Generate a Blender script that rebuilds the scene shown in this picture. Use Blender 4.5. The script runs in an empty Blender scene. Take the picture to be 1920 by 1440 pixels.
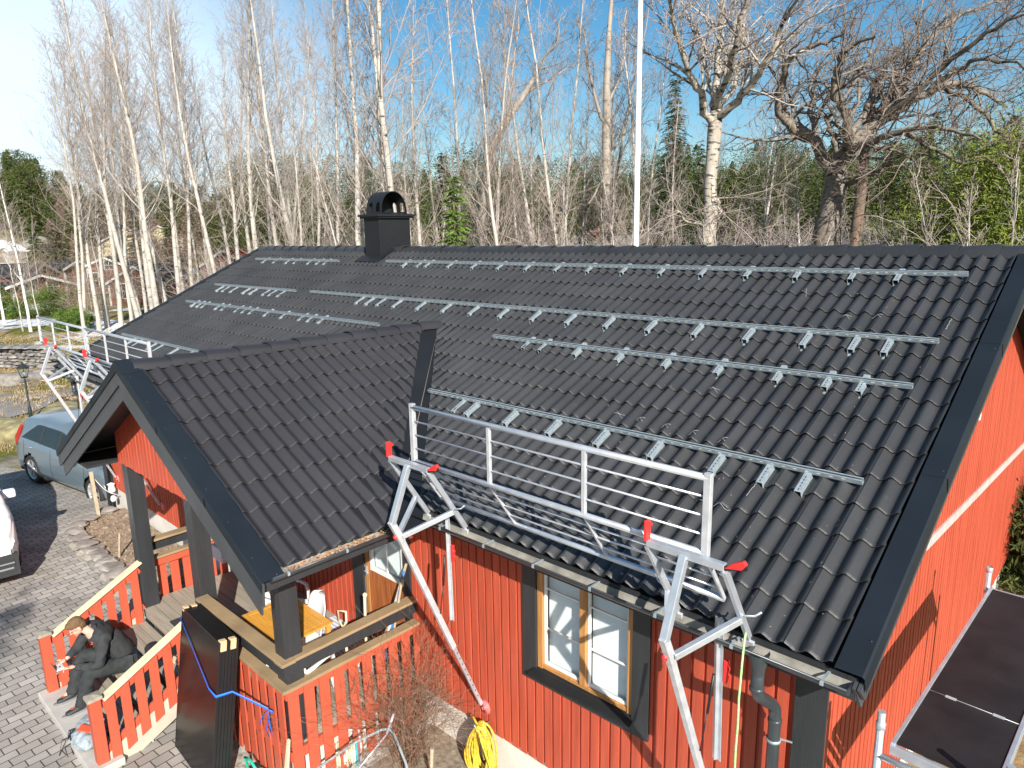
import bpy, bmesh, math, random
import numpy as np
from mathutils import Vector, Matrix
PI = math.pi
SC = bpy.context.scene
# ------------------------------------------------------------------ camera
CAMP = (1.303483, -4.425688, 2.824928)
YAW, PIT, ROLL, FPX = 0.754136, 0.210602, -0.017126, 1317.997
def cam_axes():
    cy, sy = math.cos(YAW), math.sin(YAW)
    f = np.array([-sy*math.cos(PIT), cy*math.cos(PIT), -math.sin(PIT)])
    r = np.array([cy, sy, 0.]); u = np.cross(r, f)
    r2 = math.cos(ROLL)*r + math.sin(ROLL)*u; u2 = -math.sin(ROLL)*r + math.cos(ROLL)*u
    return r2, u2, f
_r, _u, _f = cam_axes()
cam = bpy.data.cameras.new('camera'); camo = bpy.data.objects.new('camera', cam)
SC.collection.objects.link(camo)
camo.matrix_world = Matrix(((_r[0], _u[0], -_f[0], CAMP[0]), (_r[1], _u[1], -_f[1], CAMP[1]), (_r[2], _u[2], -_f[2], CAMP[2]), (0, 0, 0, 1)))
cam.sensor_width = 36; cam.lens = FPX/1920*36; cam.clip_start = .05; cam.clip_end = 2000
SC.camera = camo
# ------------------------------------------------------------------ sky, sun, exposure
SUN = Vector((1.684, -1.0, 1.09)).normalized()
w = bpy.data.worlds.new('World'); SC.world = w; w.use_nodes = True
nt = w.node_tree; bg = nt.nodes['Background']
sky = nt.nodes.new('ShaderNodeTexSky'); sky.sky_type = 'NISHITA'; sky.sun_disc = False
sky.sun_elevation = math.asin(SUN.z); sky.sun_rotation = math.atan2(SUN.x, SUN.y)
sky.altitude = 50; sky.air_density = 1.0; sky.dust_density = 1.0; sky.ozone_density = 2.0
hs = nt.nodes.new('ShaderNodeHueSaturation'); hs.inputs['Saturation'].default_value = 1.36; hs.inputs['Hue'].default_value = .49
nt.links.new(sky.outputs[0], hs.inputs['Color']); bg.inputs[1].default_value = .078
# thin bright veil of high cloud low in the west
tc = nt.nodes.new('ShaderNodeTexCoord'); dt = nt.nodes.new('ShaderNodeVectorMath'); dt.operation = 'DOT_PRODUCT'; dt.inputs[1].default_value = (-.95,.22,.22)
nt.links.new(tc.outputs['Generated'], dt.inputs[0]); nz = nt.nodes.new('ShaderNodeTexNoise'); nz.inputs['Scale'].default_value = 2.2; nz.inputs['Detail'].default_value = 5
nt.links.new(tc.outputs['Generated'], nz.inputs[0]); ma = nt.nodes.new('ShaderNodeMath'); ma.operation = 'MULTIPLY_ADD'; ma.inputs[1].default_value = .16; nt.links.new(nz.outputs[0], ma.inputs[0]); nt.links.new(dt.outputs['Value'], ma.inputs[2])
mr = nt.nodes.new('ShaderNodeMapRange'); mr.interpolation_type = 'SMOOTHSTEP'; mr.inputs['From Min'].default_value = .97; mr.inputs['From Max'].default_value = 1.12; mr.inputs['To Max'].default_value = .85
nt.links.new(ma.outputs[0], mr.inputs['Value']); mc = nt.nodes.new('ShaderNodeMixRGB'); mc.inputs[2].default_value = (8.6,9.8,11.0,1)
nt.links.new(mr.outputs[0], mc.inputs[0]); nt.links.new(hs.outputs[0], mc.inputs[1]); nt.links.new(mc.outputs[0], bg.inputs[0])
sl = bpy.data.lights.new('sun', 'SUN'); sl.energy = 5; sl.angle = math.radians(.5); sl.color = (1, .95, .87)
so = bpy.data.objects.new('sun', sl); SC.collection.objects.link(so)
so.rotation_euler = SUN.to_track_quat('Z', 'Y').to_euler()
SC.view_settings.view_transform = 'Standard'; SC.view_settings.look = 'None'
SC.view_settings.gamma = 1; SC.view_settings.exposure = .75
SC.cycles.max_bounces = 6; SC.cycles.transparent_max_bounces = 8

# ------------------------------------------------------------------ helpers
ORG = {}
def tag(o, label=None, cat=None, group=None, kind=None):
    if label: o['label'] = label
    if cat: o['category'] = cat
    if group: o['group'] = group
    if kind: o['kind'] = kind
    return o
def empty(name, loc, label, cat, group=None, rz=0):
    o = bpy.data.objects.new(name, None); SC.collection.objects.link(o)
    o.location = loc; o.rotation_euler = (0, 0, rz); o.empty_display_size = .2
    ORG[o.name] = Vector(loc)
    return tag(o, label, cat, group)
def copy_tree(o, parent=None):
    c = o.copy(); SC.collection.objects.link(c)
    if parent is not None:
        c.parent = parent; c.matrix_parent_inverse = o.matrix_parent_inverse.copy()
    for ch in list(o.children): copy_tree(ch, c)
    return c
class MB:
    def __init__(s): s.v = []; s.f = []; s.m = []; s.sm = []; s.cm = 0; s.a = []
    def add(s, vs, fs, smooth=False):
        b = len(s.v); s.v += [tuple(v) for v in vs]
        for f in fs: s.f.append(tuple(i+b for i in f)); s.m.append(s.cm); s.sm.append(smooth)
        return s
    def box(s, a, b):
        x0, y0, z0 = a; x1, y1, z1 = b
        v = [(x0,y0,z0),(x1,y0,z0),(x1,y1,z0),(x0,y1,z0),(x0,y0,z1),(x1,y0,z1),(x1,y1,z1),(x0,y1,z1)]
        return s.add(v, [(0,3,2,1),(4,5,6,7),(0,1,5,4),(1,2,6,5),(2,3,7,6),(3,0,4,7)])
    def obox(s, c, ax, ay, az):
        c = Vector(c); ax = Vector(ax); ay = Vector(ay); az = Vector(az)
        v = [c+i*ax+j*ay+k*az for k in (-1,1) for (i,j) in ((-1,-1),(1,-1),(1,1),(-1,1))]
        return s.add(v, [(0,3,2,1),(4,5,6,7),(0,1,5,4),(1,2,6,5),(2,3,7,6),(3,0,4,7)])
    def beam(s, p, q, w, h, up=(0,0,1)):
        p = Vector(p); q = Vector(q); d = (q-p); L = d.length; d.normalize(); up = Vector(up)
        sd = d.cross(up)
        if sd.length < 1e-4: sd = d.cross(Vector((1,0,0)))
        sd.normalize(); u = sd.cross(d)
        return s.obox((p+q)/2, d*L/2, sd*w/2, u*h/2)
    def tube(s, pts, r, n=8, cap=True, smooth=True):
        pts = [Vector(p) for p in pts]; N = len(pts)
        rs = r if isinstance(r, (list, tuple)) else [r]*N
        vs = []; prev = None
        for i, p in enumerate(pts):
            d = (pts[min(i+1,N-1)]-pts[max(i-1,0)]).normalized()
            if prev is None:
                a = Vector((0,0,1)) if abs(d.z) < .9 else Vector((1,0,0))
                u = d.cross(a).normalized()
            else:
                u = (prev - d*prev.dot(d))
                u = u.normalized() if u.length > 1e-6 else d.cross(Vector((1,0,0))).normalized()
            prev = u; w_ = d.cross(u)
            for k in range(n):
                t = 2*PI*k/n; vs.append(p+(u*math.cos(t)+w_*math.sin(t))*rs[i])
        fs = [(i*n+k, i*n+(k+1)%n, (i+1)*n+(k+1)%n, (i+1)*n+k) for i in range(N-1) for k in range(n)]
        s.add(vs, fs, smooth)
        if cap: b = [tuple(range(n))[::-1], tuple((N-1)*n+k for k in range(n))]; base = len(s.v)-len(vs); [s.f.append(tuple(i+base for i in f)) or s.m.append(s.cm) or s.sm.append(False) for f in b]
        return s
    def prism(s, poly, off):
        off = Vector(off); a = [Vector(p) for p in poly]; n = len(a)
        return s.add(a+[p+off for p in a], [tuple(range(n))[::-1], tuple(range(n,2*n))]+[(i,(i+1)%n,n+(i+1)%n,n+i) for i in range(n)])
    def lathe(s, c, prof, n=16, ax=(0,0,1), smooth=True):
        c = Vector(c); ax = Vector(ax).normalized(); u = ax.orthogonal().normalized(); w_ = ax.cross(u)
        vs = [c+ax*z+(u*math.cos(2*PI*k/n)+w_*math.sin(2*PI*k/n))*r for r, z in prof for k in range(n)]
        return s.add(vs, [(i*n+k,i*n+(k+1)%n,(i+1)*n+(k+1)%n,(i+1)*n+k) for i in range(len(prof)-1) for k in range(n)], smooth)
    def build(s, name, mats, parent=None, label=None, cat=None, group=None, kind=None, bevel=0, loc=None, sub=0):
        me = bpy.data.meshes.new(name)
        org = Vector((0,0,0))
        if parent is not None: org = ORG.get(parent.name, org)
        elif loc is not None: org = Vector(loc)
        vv = [(v[0]-org.x, v[1]-org.y, v[2]-org.z) for v in s.v]
        me.from_pydata(vv, [], s.f); me.update()
        mats = mats if isinstance(mats, (list, tuple)) else [mats]
        for m in mats: me.materials.append(m)
        me.polygons.foreach_set('material_index', s.m); me.polygons.foreach_set('use_smooth', s.sm)
        o = bpy.data.objects.new(name, me); SC.collection.objects.link(o)
        if parent is not None: o.parent = parent
        else: o.location = org
        ORG[o.name] = org
        if bevel:
            b = o.modifiers.new('b', 'BEVEL'); b.width = bevel; b.segments = 2; b.limit_method = 'ANGLE'; b.angle_limit = .6
            b.harden_normals = False
        if sub:
            b = o.modifiers.new('s', 'SUBSURF'); b.levels = sub; b.render_levels = sub
        return tag(o, label, cat, group, kind)

# ------------------------------------------------------------------ materials
def mat(name, col, rough=.6, metal=0, var=.15, vs=6., bump=0, bs=40., stretch=(1,1,1), spec=None, col2=None, coat=0, alpha=None, coords='Object', detail=5):
    m = bpy.data.materials.new(name); m.use_nodes = True; n = m.node_tree; b = n.nodes['Principled BSDF']
    b.inputs['Roughness'].default_value = rough; b.inputs['Metallic'].default_value = metal
    if spec is not None: b.inputs['Specular IOR Level'].default_value = spec
    if coat: b.inputs['Coat Weight'].default_value = coat; b.inputs['Coat Roughness'].default_value = .08
    g = n.nodes.new('ShaderNodeNewGeometry'); mp = n.nodes.new('ShaderNodeMapping'); mp.inputs['Scale'].default_value = stretch
    n.links.new(g.outputs['Position'], mp.inputs[0])
    nz = n.nodes.new('ShaderNodeTexNoise'); nz.inputs['Scale'].default_value = vs; nz.inputs['Detail'].default_value = detail
    n.links.new(mp.outputs[0], nz.inputs[0])
    cr = n.nodes.new('ShaderNodeValToRGB'); cr.color_ramp.elements[0].position = .3; cr.color_ramp.elements[1].position = .7
    c = Vector(col[:3]); lo = c*(1-var); hi = c*(1+var)
    if col2: lo = c; hi = Vector(col2)
    cr.color_ramp.elements[0].color = (*lo, 1); cr.color_ramp.elements[1].color = (*hi, 1)
    n.links.new(nz.outputs[0], cr.inputs[0]); n.links.new(cr.outputs[0], b.inputs['Base Color'])
    if bump:
        n2 = n.nodes.new('ShaderNodeTexNoise'); n2.inputs['Scale'].default_value = bs; n2.inputs['Detail'].default_value = 4
        n.links.new(mp.outputs[0], n2.inputs[0]); bp = n.nodes.new('ShaderNodeBump'); bp.inputs['Strength'].default_value = bump; bp.inputs['Distance'].default_value = .01
        n.links.new(n2.outputs[0], bp.inputs['Height']); n.links.new(bp.outputs[0], b.inputs['Normal'])
    return m
M = {}
M['red'] = mat('red_paint', (.44,.080,.042), .55, var=.17, vs=3, bump=.3, bs=30, stretch=(4,4,.35), spec=.25)
M['red_rail'] = mat('red_rail_paint', (.47,.088,.046), .5, var=.06, vs=3, bump=.15, bs=25, stretch=(3,3,.5), spec=.3)
M['black_wood'] = mat('black_wood', (.028,.03,.033), .45, var=.15, vs=4, bump=.3, bs=30, stretch=(3,3,.4))
M['flash'] = mat('flashing', (.012,.017,.023), .55, var=.12, vs=2, bump=.05, bs=8, spec=.25)
M['flash2'] = mat('flashing_grey', (.014,.015,.017), .5, var=.12, vs=2, bump=.05, bs=8, spec=.3)
M['fascia'] = mat('fascia_paint', (.05,.055,.06), .5, var=.12, vs=3, bump=.1, bs=30)
M['found'] = mat('foundation', (.62,.585,.53), .85, var=.08, vs=3, bump=.4, bs=60)
M['alu'] = mat('aluminium', (.60,.63,.67), .34, metal=.6, var=.12, vs=9, bump=.08, bs=60)
M['alu_matt'] = mat('aluminium_matt', (.60,.61,.63), .45, metal=.4, var=.14, vs=12, bump=.1, bs=60)
M['galv'] = mat('galvanised', (.37,.43,.46), .42, metal=.35, var=.16, vs=25, bump=.05, bs=60)
M['redplast'] = mat('red_plastic', (.75,.035,.03), .35, var=.06)
M['blackplast'] = mat('black_plastic', (.015,.015,.017), .45, var=.2)
M['gutter_in'] = mat('gutter_inside', (.25,.235,.20), .8, var=.35, vs=6, bump=.3, bs=30)
M['pipe'] = mat('pipe', (.05,.06,.068), .32, var=.12, metal=.2)
M['plank'] = mat('weathered_plank', (.36,.29,.20), .8, var=.16, vs=3, bump=.4, bs=30, stretch=(.5,5,5))
M['deck'] = mat('deck', (.30,.265,.21), .85, var=.2, vs=4, bump=.5, bs=40, stretch=(.4,5,5))
M['cap'] = mat('rail_cap', (.30,.21,.115), .7, var=.2, vs=4, bump=.3, bs=40, stretch=(.6,.6,4))
M['capnew'] = mat('fresh_timber', (.70,.55,.36), .7, var=.12, vs=5, bump=.2, bs=40)
M['pine'] = mat('pine_frame', (.46,.22,.07), .45, var=.2, vs=5, stretch=(5,5,.5))
M['door'] = mat('varnished_door', (.34,.11,.035), .4, var=.35, vs=8, stretch=(4,4,.3))
M['white'] = mat('white_plastic', (.80,.80,.80), .45, var=.03)
M['whitepaint'] = mat('white_paint', (.78,.77,.74), .5, var=.04)
M['blind'] = mat('blind', (.86,.87,.88), .6, var=.04)
M['black'] = mat('matt_black', (.02,.02,.022), .9, var=.1)
M['stone'] = mat('stone', (.25,.225,.20), .9, var=.3, vs=5, bump=.6, bs=14)
M['concrete'] = mat('concrete', (.44,.42,.385), .9, var=.12, vs=4, bump=.3, bs=40)
M['yellow'] = mat('yellow_hose', (.42,.27,.02), .45, vs=25, col2=(.75,.56,.06))
M['teal'] = mat('teal_plastic', (.03,.42,.50), .4, var=.08)
M['green'] = mat('green_plastic', (.02,.45,.28), .4, var=.08)
M['table'] = mat('table_wood', (.62,.30,.05), .4, var=.14, vs=8, stretch=(.6,4,4))
M['strap'] = mat('blue_strap', (.01,.15,.75), .5, var=.06)
M['card'] = mat('cardboard', (.62,.44,.25), .8, var=.06)
M['rubber'] = mat('rubber', (.018,.018,.018), .75, var=.3, bump=.3)
M['rope'] = mat('green_rope', (.40,.62,.28), .8, var=.25, vs=60)
M['ply'] = mat('dark_plywood', (.014,.012,.012), .6, var=.5, vs=3, bump=.1, bs=20)
def glass(name, tint=(.9,.95,.95), rough=.02):
    m = bpy.data.materials.new(name); m.use_nodes = True; n = m.node_tree
    for x in list(n.nodes): n.nodes.remove(x)
    o = n.nodes.new('ShaderNodeOutputMaterial'); mx = n.nodes.new('ShaderNodeMixShader'); t = n.nodes.new('ShaderNodeBsdfTransparent'); g = n.nodes.new('ShaderNodeBsdfGlossy')
    t.inputs[0].default_value = (*tint,1); g.inputs['Roughness'].default_value = rough; fr = n.nodes.new('ShaderNodeLayerWeight'); fr.inputs[0].default_value = .5; pw = n.nodes.new('ShaderNodeMath'); pw.operation = 'POWER'; pw.inputs[1].default_value = 3; n.links.new(fr.outputs['Facing'], pw.inputs[0]); ad = n.nodes.new('ShaderNodeMath'); ad.operation = 'MULTIPLY_ADD'; ad.inputs[1].default_value = .6; ad.inputs[2].default_value = .05; n.links.new(pw.outputs[0], ad.inputs[0])
    n.links.new(ad.outputs[0], mx.inputs[0]); n.links.new(t.outputs[0], mx.inputs[1]); n.links.new(g.outputs[0], mx.inputs[2]); n.links.new(mx.outputs[0], o.inputs[0])
    return m
M['glass'] = glass('window_glass')
def tile_mat(name, c1, c2, speck, rough):
    m = mat(name, c1, rough, var=.18, vs=1.3, bump=.35, bs=170, spec=.5); n = m.node_tree; b = n.nodes['Principled BSDF']
    cr = b.inputs['Base Color'].links[0].from_node
    at = n.nodes.new('ShaderNodeAttribute'); at.attribute_name = 'rnd'; at.attribute_type = 'GEOMETRY'
    hs = n.nodes.new('ShaderNodeMixRGB'); hs.blend_type = 'MULTIPLY'; hs.inputs[0].default_value = 1
    rmp = n.nodes.new('ShaderNodeValToRGB'); rmp.color_ramp.elements[0].color = (.92,.93,.95,1); rmp.color_ramp.elements[1].color = (1.09,1.07,1.05,1)
    n.links.new(at.outputs['Fac'], rmp.inputs[0]); n.links.new(cr.outputs[0], hs.inputs[1]); n.links.new(rmp.outputs[0], hs.inputs[2])
    # pale scuffs and lichen speckle
    g = [x for x in n.nodes if x.type == 'NEW_GEOMETRY'][0]
    vo = n.nodes.new('ShaderNodeTexNoise'); vo.inputs['Scale'].default_value = 9; vo.inputs['Detail'].default_value = 9; vo.inputs['Roughness'].default_value = .75
    mp2 = n.nodes.new('ShaderNodeMapping'); mp2.inputs['Scale'].default_value = (3,.8,.8); n.links.new(g.outputs['Position'], mp2.inputs[0]); n.links.new(mp2.outputs[0], vo.inputs[0])
    r2 = n.nodes.new('ShaderNodeValToRGB'); r2.color_ramp.elements[0].position = .60; r2.color_ramp.elements[1].position = .78
    n.links.new(vo.outputs[0], r2.inputs[0]); mx = n.nodes.new('ShaderNodeMixRGB'); mx.inputs[2].default_value = (*speck,1)
    n.links.new(r2.outputs[0], mx.inputs[0]); n.links.new(hs.outputs[0], mx.inputs[1]); n.links.new(mx.outputs[0], b.inputs['Base Color'])
    return m
M['tile'] = tile_mat('roof_tile', (.037,.038,.040), None, (.095,.09,.084), .37)
M['tile2'] = tile_mat('porch_tile', (.029,.028,.032), None, (.065,.056,.048), .55)

# ------------------------------------------------------------------ roof geometry
AL = 0.445815; CA, SA = math.cos(AL), math.sin(AL); LR = 5.826597; RX0, RX1 = 0.0, -17.02
WY = .45; GX = -.165; WXL = -16.05
def roof(x, s, h=0): return Vector((x, s*CA - h*SA, s*SA + h*CA))
WAVE = .163; COURSE = .36
def prof(t):
    c = .5+.5*math.cos(2*PI*t)
    return .052*c
def tile_sheet(name, O, U, V, width, length, m, parent, seed, clips=(), nx=22):
    """tiles laid from O along U (eave), up V; two waves per tile, each tile a little off its neighbours"""
    rnd = random.Random(seed)
    O = Vector(O); U = Vector(U).normalized(); V = Vector(V).normalized(); N = U.cross(V)
    if N.z < 0: N = -N
    vs = []; fs = []; att = []; sm = []
    ncol = int(math.ceil(width/(2*WAVE))); nrow = int(math.ceil(length/COURSE))
    for r in range(nrow):
        for c in range(ncol):
            dz = rnd.uniform(-.0015,.0015); dt = rnd.uniform(-.001,.002); ds = rnd.uniform(-.006,.006); q = rnd.random(); tw = rnd.uniform(-.0015,.0015)
            s0 = r*COURSE+ds; s1 = min((r+1)*COURSE+.05, length)
            a0 = c*2*WAVE; a1 = min((c+1)*2*WAVE-.006, width)
            if a1-a0 < .02 or s1-s0 < .03: continue
            b = len(vs)
            k = int(max(3, round((a1-a0)/(2*WAVE)*nx)))
            rows = [(s0+.026,-.014,0),(s0,.022,1),(s0,.022,1),(s0+.004,.0245,1),(s0+.03,.0245,1),(s1,.000,1)]
            for (s, h, e) in rows:
                for i in range(k+1):
                    a = a0+(a1-a0)*i/k
                    hh = prof(a/WAVE)
                    lip = -.005 if i == 0 else (.0 if i < k else .002)
                    p = O+U*a+V*s+N*(hh+h+dz+lip+tw*(i/k-.5)+(dt if s < s1 else 0))
                    vs.append(p)
            for j in (0, 2, 3, 4):
                for i in range(k):
                    x0 = b+j*(k+1)+i
                    fs.append((x0,x0+1,x0+k+2,x0+k+1)); att.append(q); sm.append(j != 0)
    me = bpy.data.meshes.new(name); me.from_pydata(vs, [], fs); me.update()
    a = me.attributes.new('rnd', 'FLOAT', 'FACE'); a.data.foreach_set('value', att)
    me.polygons.foreach_set('use_smooth', sm)
    if clips:
        bm = bmesh.new(); bm.from_mesh(me)
        for (co, no, sel) in clips:
            fsel = [f for f in bm.faces if sel(f.calc_center_median())]
            g = set(fsel)
            for f in fsel: g.update(f.edges); g.update(f.verts)
            bmesh.ops.bisect_plane(bm, geom=list(g), plane_co=co, plane_no=no, dist=1e-5)
            kill = [f for f in bm.faces if sel(f.calc_center_median()) and (f.calc_center_median()-Vector(co)).dot(Vector(no)) > 0]
            bmesh.ops.delete(bm, geom=kill, context='FACES')
        bm.normal_update(); bm.to_mesh(me); bm.free()
    me.materials.append(m)
    o = bpy.data.objects.new(name, me); SC.collection.objects.link(o); o.parent = parent; ORG[o.name] = Vector((0,0,0))
    org = ORG[parent.name]
    me.transform(Matrix.Translation(-org)); ORG[o.name] = org
    return o

house = empty('house', (-8, 5, -3.2), 'red wooden single storey house with black tiled roof and front porch', 'house')
# porch numbers
PX, PYF, PZ, PSL, PHW = -7.2, -1.64, 1.42, .535, 2.9
PAN = math.atan(PSL)
def pz(x): return PZ-PSL*abs(x-PX)
# main front slope, cut along both valleys
va = roof(-7.21,3.24); vb = roof(-4.87,.70)
def vplane(p, q, flip):
    d = (q-p); d.z = 0; n = Vector((d.y, -d.x, 0)).normalized()
    return -n if flip else n
nR = vplane(va, vb, False)
if nR.x > 0: nR = -nR
nL = Vector((-nR.x, nR.y, 0))
cR = Vector((va.x, va.y, 0)); cL = Vector((2*PX-va.x, va.y, 0))
clips = [(cR, nR, lambda p: PX <= p.x < -3.6 and p.y < 3.3), (cL, nL, lambda p: -10.8 < p.x < PX and p.y < 3.3)]
# sign: keep faces outside the porch, remove those toward porch (n points at porch axis)
tile_sheet('roof_tiles', roof(0,0), (-1,0,0), (0,CA,SA), 17.02, LR-.02, M['tile'], house, 3, clips)
# back slope, plain tiles (never faces the lens, seen only from aside)
yr, zr = LR*CA, LR*SA
tile_sheet('roof_tiles', (0, 2*yr, 0), (-1,0,0), (0,-CA,SA), 17.02, LR-.02, M['tile'], house, 4, (), nx=8)
# underlay / roof body
m = MB(); 
for sgn, y0 in ((1,0.0),(-1,2*yr)):
    a = roof(0,0); 
    pts = [Vector((.12,y0+sgn*.04,-.03)), Vector((.12,yr,zr-.05)), Vector((-17.12,yr,zr-.05)), Vector((-17.12,y0+sgn*.04,-.03))]
    m.add(pts+[p-Vector((0,0,.10)) for p in pts], [(0,1,2,3),(7,6,5,4),(0,3,7,4),(0,4,5,1),(2,6,7,3)])
m.build('roof_deck', M['black'], house)
# ridge caps
rnd = random.Random(5)
def ridge_caps(P, D, n, L, name, par, m_, rad=.145, drop=.09, amp=1, hk=.95):
    P = Vector(P); D = Vector(D).normalized(); S = D.cross(Vector((0,0,1))).normalized(); mb = MB()
    for i in range(n):
        q = P+D*(i*L); jz = rnd.uniform(-.006,.006)*amp; r0 = rad*1.05; r1 = rad*.93
        vs = []
        for (t, r) in ((-.03, r0), (L*.12, r0*.99), (L+.02, r1)):
            for k in range(9):
                a = PI*(k/8); x = math.cos(a); z = math.sin(a)**.7
                vs.append(q+D*t+S*(x*r*1.08)+Vector((0,0,z*r*hk-drop+jz+ (0.014 if t < L*.5 else 0))))
        fs = [(j*9+k, j*9+k+1, (j+1)*9+k+1, (j+1)*9+k) for j in range(2) for k in range(8)]
        mb.add(vs, fs, True)
        # thickness at the overlapping end
        e = [vs[k]-Vector((0,0,.018)) for k in range(9)]
        mb.add([vs[k] for k in range(9)]+e, [(k,k+1,9+k+1,9+k) for k in range(8)])
    return mb.build(name, m_, par)
ridge_caps((.22,yr,zr+.035), (-1,0,0), 29, .41, 'ridge_cap', house, M['tile'])
ridge_caps((-11.75,yr,zr+.035), (-1,0,0), 13, .41, 'ridge_cap', house, M['tile'])
# verge flashings and barge boards
def verge(x0, x1, side, nm):
    m = MB()
    for sgn in (1,-1):
        for k in range(3):
            s0, s1 = -.03+k*(LR+.04)/3, -.03+(k+1)*(LR+.04)/3+.03
            pts = []
            for s in (s0, s1):
                for (x, h) in ((x0,.035),(x0,.062),(x1,.066),(x1+side*.014,.05),(x1+side*.014,-.10)):
                    p = roof(x, s, h+k*.003)
                    if sgn < 0: p.y = 2*yr-p.y
                    pts.append(p)
            m.add(pts, [(i,i+1,5+i+1,5+i) for i in range(4)])
    o = m.build('verge_flashing', M['flash'], house)
    m = MB()
    for sgn in (1,-1):
        for (xa, ha, hb, t) in ((x1, -.02, -.20, .022), (x1-side*.03, -.02, -.30, .022)):
            pts = [roof(xa, -.08, ha), roof(xa, LR, ha), roof(xa, LR+.0, hb), roof(xa, -.02, hb)]
            if sgn < 0:
                pts = [Vector((p.x, 2*yr-p.y, p.z)) for p in pts]
            m.prism(pts, (-side*t,0,0))
    m.build('barge_board', M['fascia'], house)
    # screws
    m = MB()
    for s in (.25,2.0,3.8,5.4): m.lathe(roof(x1-side*.03, s, .066), [(.006,0),(.006,.004),(0,.006)], 8, (0,-SA,CA))
    m.build('screw', M['pipe'], house, kind='stuff')
verge(.02, .19, 1, 'r'); verge(-17.05, -17.2, -1, 'l')
# soffit under right verge
m = MB(); m.add([roof(.17,.0,-.2), roof(.17,LR,-.2), roof(GX-.02,LR,-.2), roof(GX-.02,.0,-.2)], [(0,1,2,3)])
m.add([roof(-17.1,.0,-.2), roof(-17.1,LR,-.2), roof(WXL-.02,LR,-.2), roof(WXL-.02,.0,-.2)], [(0,1,2,3)])
m.add([roof(.17,.0,-.2), roof(.17,.62,-.2), roof(-17.1,.62,-.2), roof(-17.1,.0,-.2)], [(0,1,2,3)])
m.build('soffit', M['black_wood'], house)
# ------------------------------------------------------------------ walls: board on board cladding
def clad(mb, p0, p1, zlo, zhi, nrm, per=.118, bw=.093, t=.021, seed=1, holes=(), top=None):
    """boards from p0 to p1 (xy), nrm outward; top(u)->z optional; holes: (u0,u1,z0,z1)"""
    rd = random.Random(seed)
    p0 = Vector((p0[0],p0[1],0)); p1 = Vector((p1[0],p1[1],0)); L = (p1-p0).length; d = (p1-p0).normalized(); n = Vector((nrm[0],nrm[1],0))
    k = 0
    def col(u0, u1, za, zb, o0, o1):
        if zb-za < .01 or u1-u0 < .004: return
        zt0 = min(zb, top(u0)) if top else zb; zt1 = min(zb, top(u1)) if top else zb
        a = [p0+d*u0+n*o0, p0+d*u1+n*o0, p0+d*u1+n*o1, p0+d*u0+n*o1]
        tops = [zt0, zt1, zt1, zt0]
        vs = [Vector((q.x,q.y,za)) for q in a]+[Vector((q.x,q.y,tops[i])) for i, q in enumerate(a)]
        mb.add(vs, [(0,3,2,1),(4,5,6,7),(0,1,5,4),(1,2,6,5),(2,3,7,6),(3,0,4,7)])
    def span(u0, u1, o0, o1, jz):
        z = [(zlo+jz, zhi)]
        for (a, b, c, e) in holes:
            if u1 > a and u0 < b:
                nz = []
                for (x, y) in z:
                    if c > x: nz.append((x, min(y, c)))
                    if e < y: nz.append((max(x, e), y))
                z = nz
        for (x, y) in z: col(u0, u1, x, y, o0, o1)
    u = 0
    while u < L:
        span(u, min(u+per, L), -.02, 0, .01)
        span(u+.004, min(u+bw, L), 0, t+rd.uniform(-.002,.002), rd.uniform(-.008,.004))
        u += per
CB = -2.66
m = MB()
WIN = (-3.15+16.05, -1.68+16.05, -1.80, .2)   # in u from WXL
clad(m, (-16.05,WY), (-9.6,WY), CB, -.09, (0,-1), seed=2)
clad(m, (-9.6,WY), (-6.2,WY), -2.42, .9, (0,-1), seed=3, top=lambda u: pz(-9.6+u)-.1)
clad(m, (-6.2,WY), (-5.0,WY), -.25, .9, (0,-1), seed=3, top=lambda u: pz(-6.2+u)-.1)
clad(m, (-5.0,WY), (GX,WY), CB, -.09, (0,-1), seed=4, holes=((1.92,3.26,-1.70,.2),))
m.build('front_wall', M['red'], house)
m = MB(); yb = 2*yr-WY
clad(m, (GX,WY), (GX,yb), CB, 3, (1,0), seed=7, top=lambda u: min(WY+u, yb-u)*SA/CA-.19)
m.build('gable_wall', M['red'], house); m = MB(); clad(m, (WXL,yb), (WXL,WY), CB, 3, (-1,0), seed=8, top=lambda u: min(WY+u, yb-u)*SA/CA-.19)
m.build('gable_wall', M['red'], house)
m = MB(); clad(m, (GX,yb), (WXL,yb), CB, -.09, (0,1), seed=9); m.build('back_wall', M['red'], house)
m = MB(); m.box((WXL+.05,WY+.03,-3.6),(GX-.05,yb-.03,-2.68)); m.box((WXL+.12,WY+.06,-2.68),(-3.1,yb-.06,-.12)); m.box((-1.72,WY+.06,-2.68),(GX-.12,yb-.06,-.12)); m.box((-3.1,WY+.5,-2.68),(-1.72,yb-.06,-.12)); m.box((-3.1,WY+.06,-2.68),(-1.72,WY+.5,-1.72))
m.build('foundation', M['found'], house)
# corner boards
m = MB(); m.box((-.375,WY-.045,CB-.01),(GX+.028,WY-.0225,-.1)); m.build('corner_board', M['black_wood'], house, bevel=.003)
m = MB(); m.box((WXL-.03,WY-.045,CB-.01),(-15.72,WY-.0225,-.1)); m.build('corner_board', M['black_wood'], house, bevel=.003)
# pale diagonal strip on gable wall
m = MB(); m.beam((GX+.032,3.0,-.235),(GX+.032,9.5,-.70),.02,.10,(0,0,1)); m.build('wall_strip', mat('strip',(.48,.40,.37),.6), house)
m = MB(); m.box((GX+.02,5.0,.62),(GX+.034,5.06,.84)); m.build('wall_bracket', M['whitepaint'], house)
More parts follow.
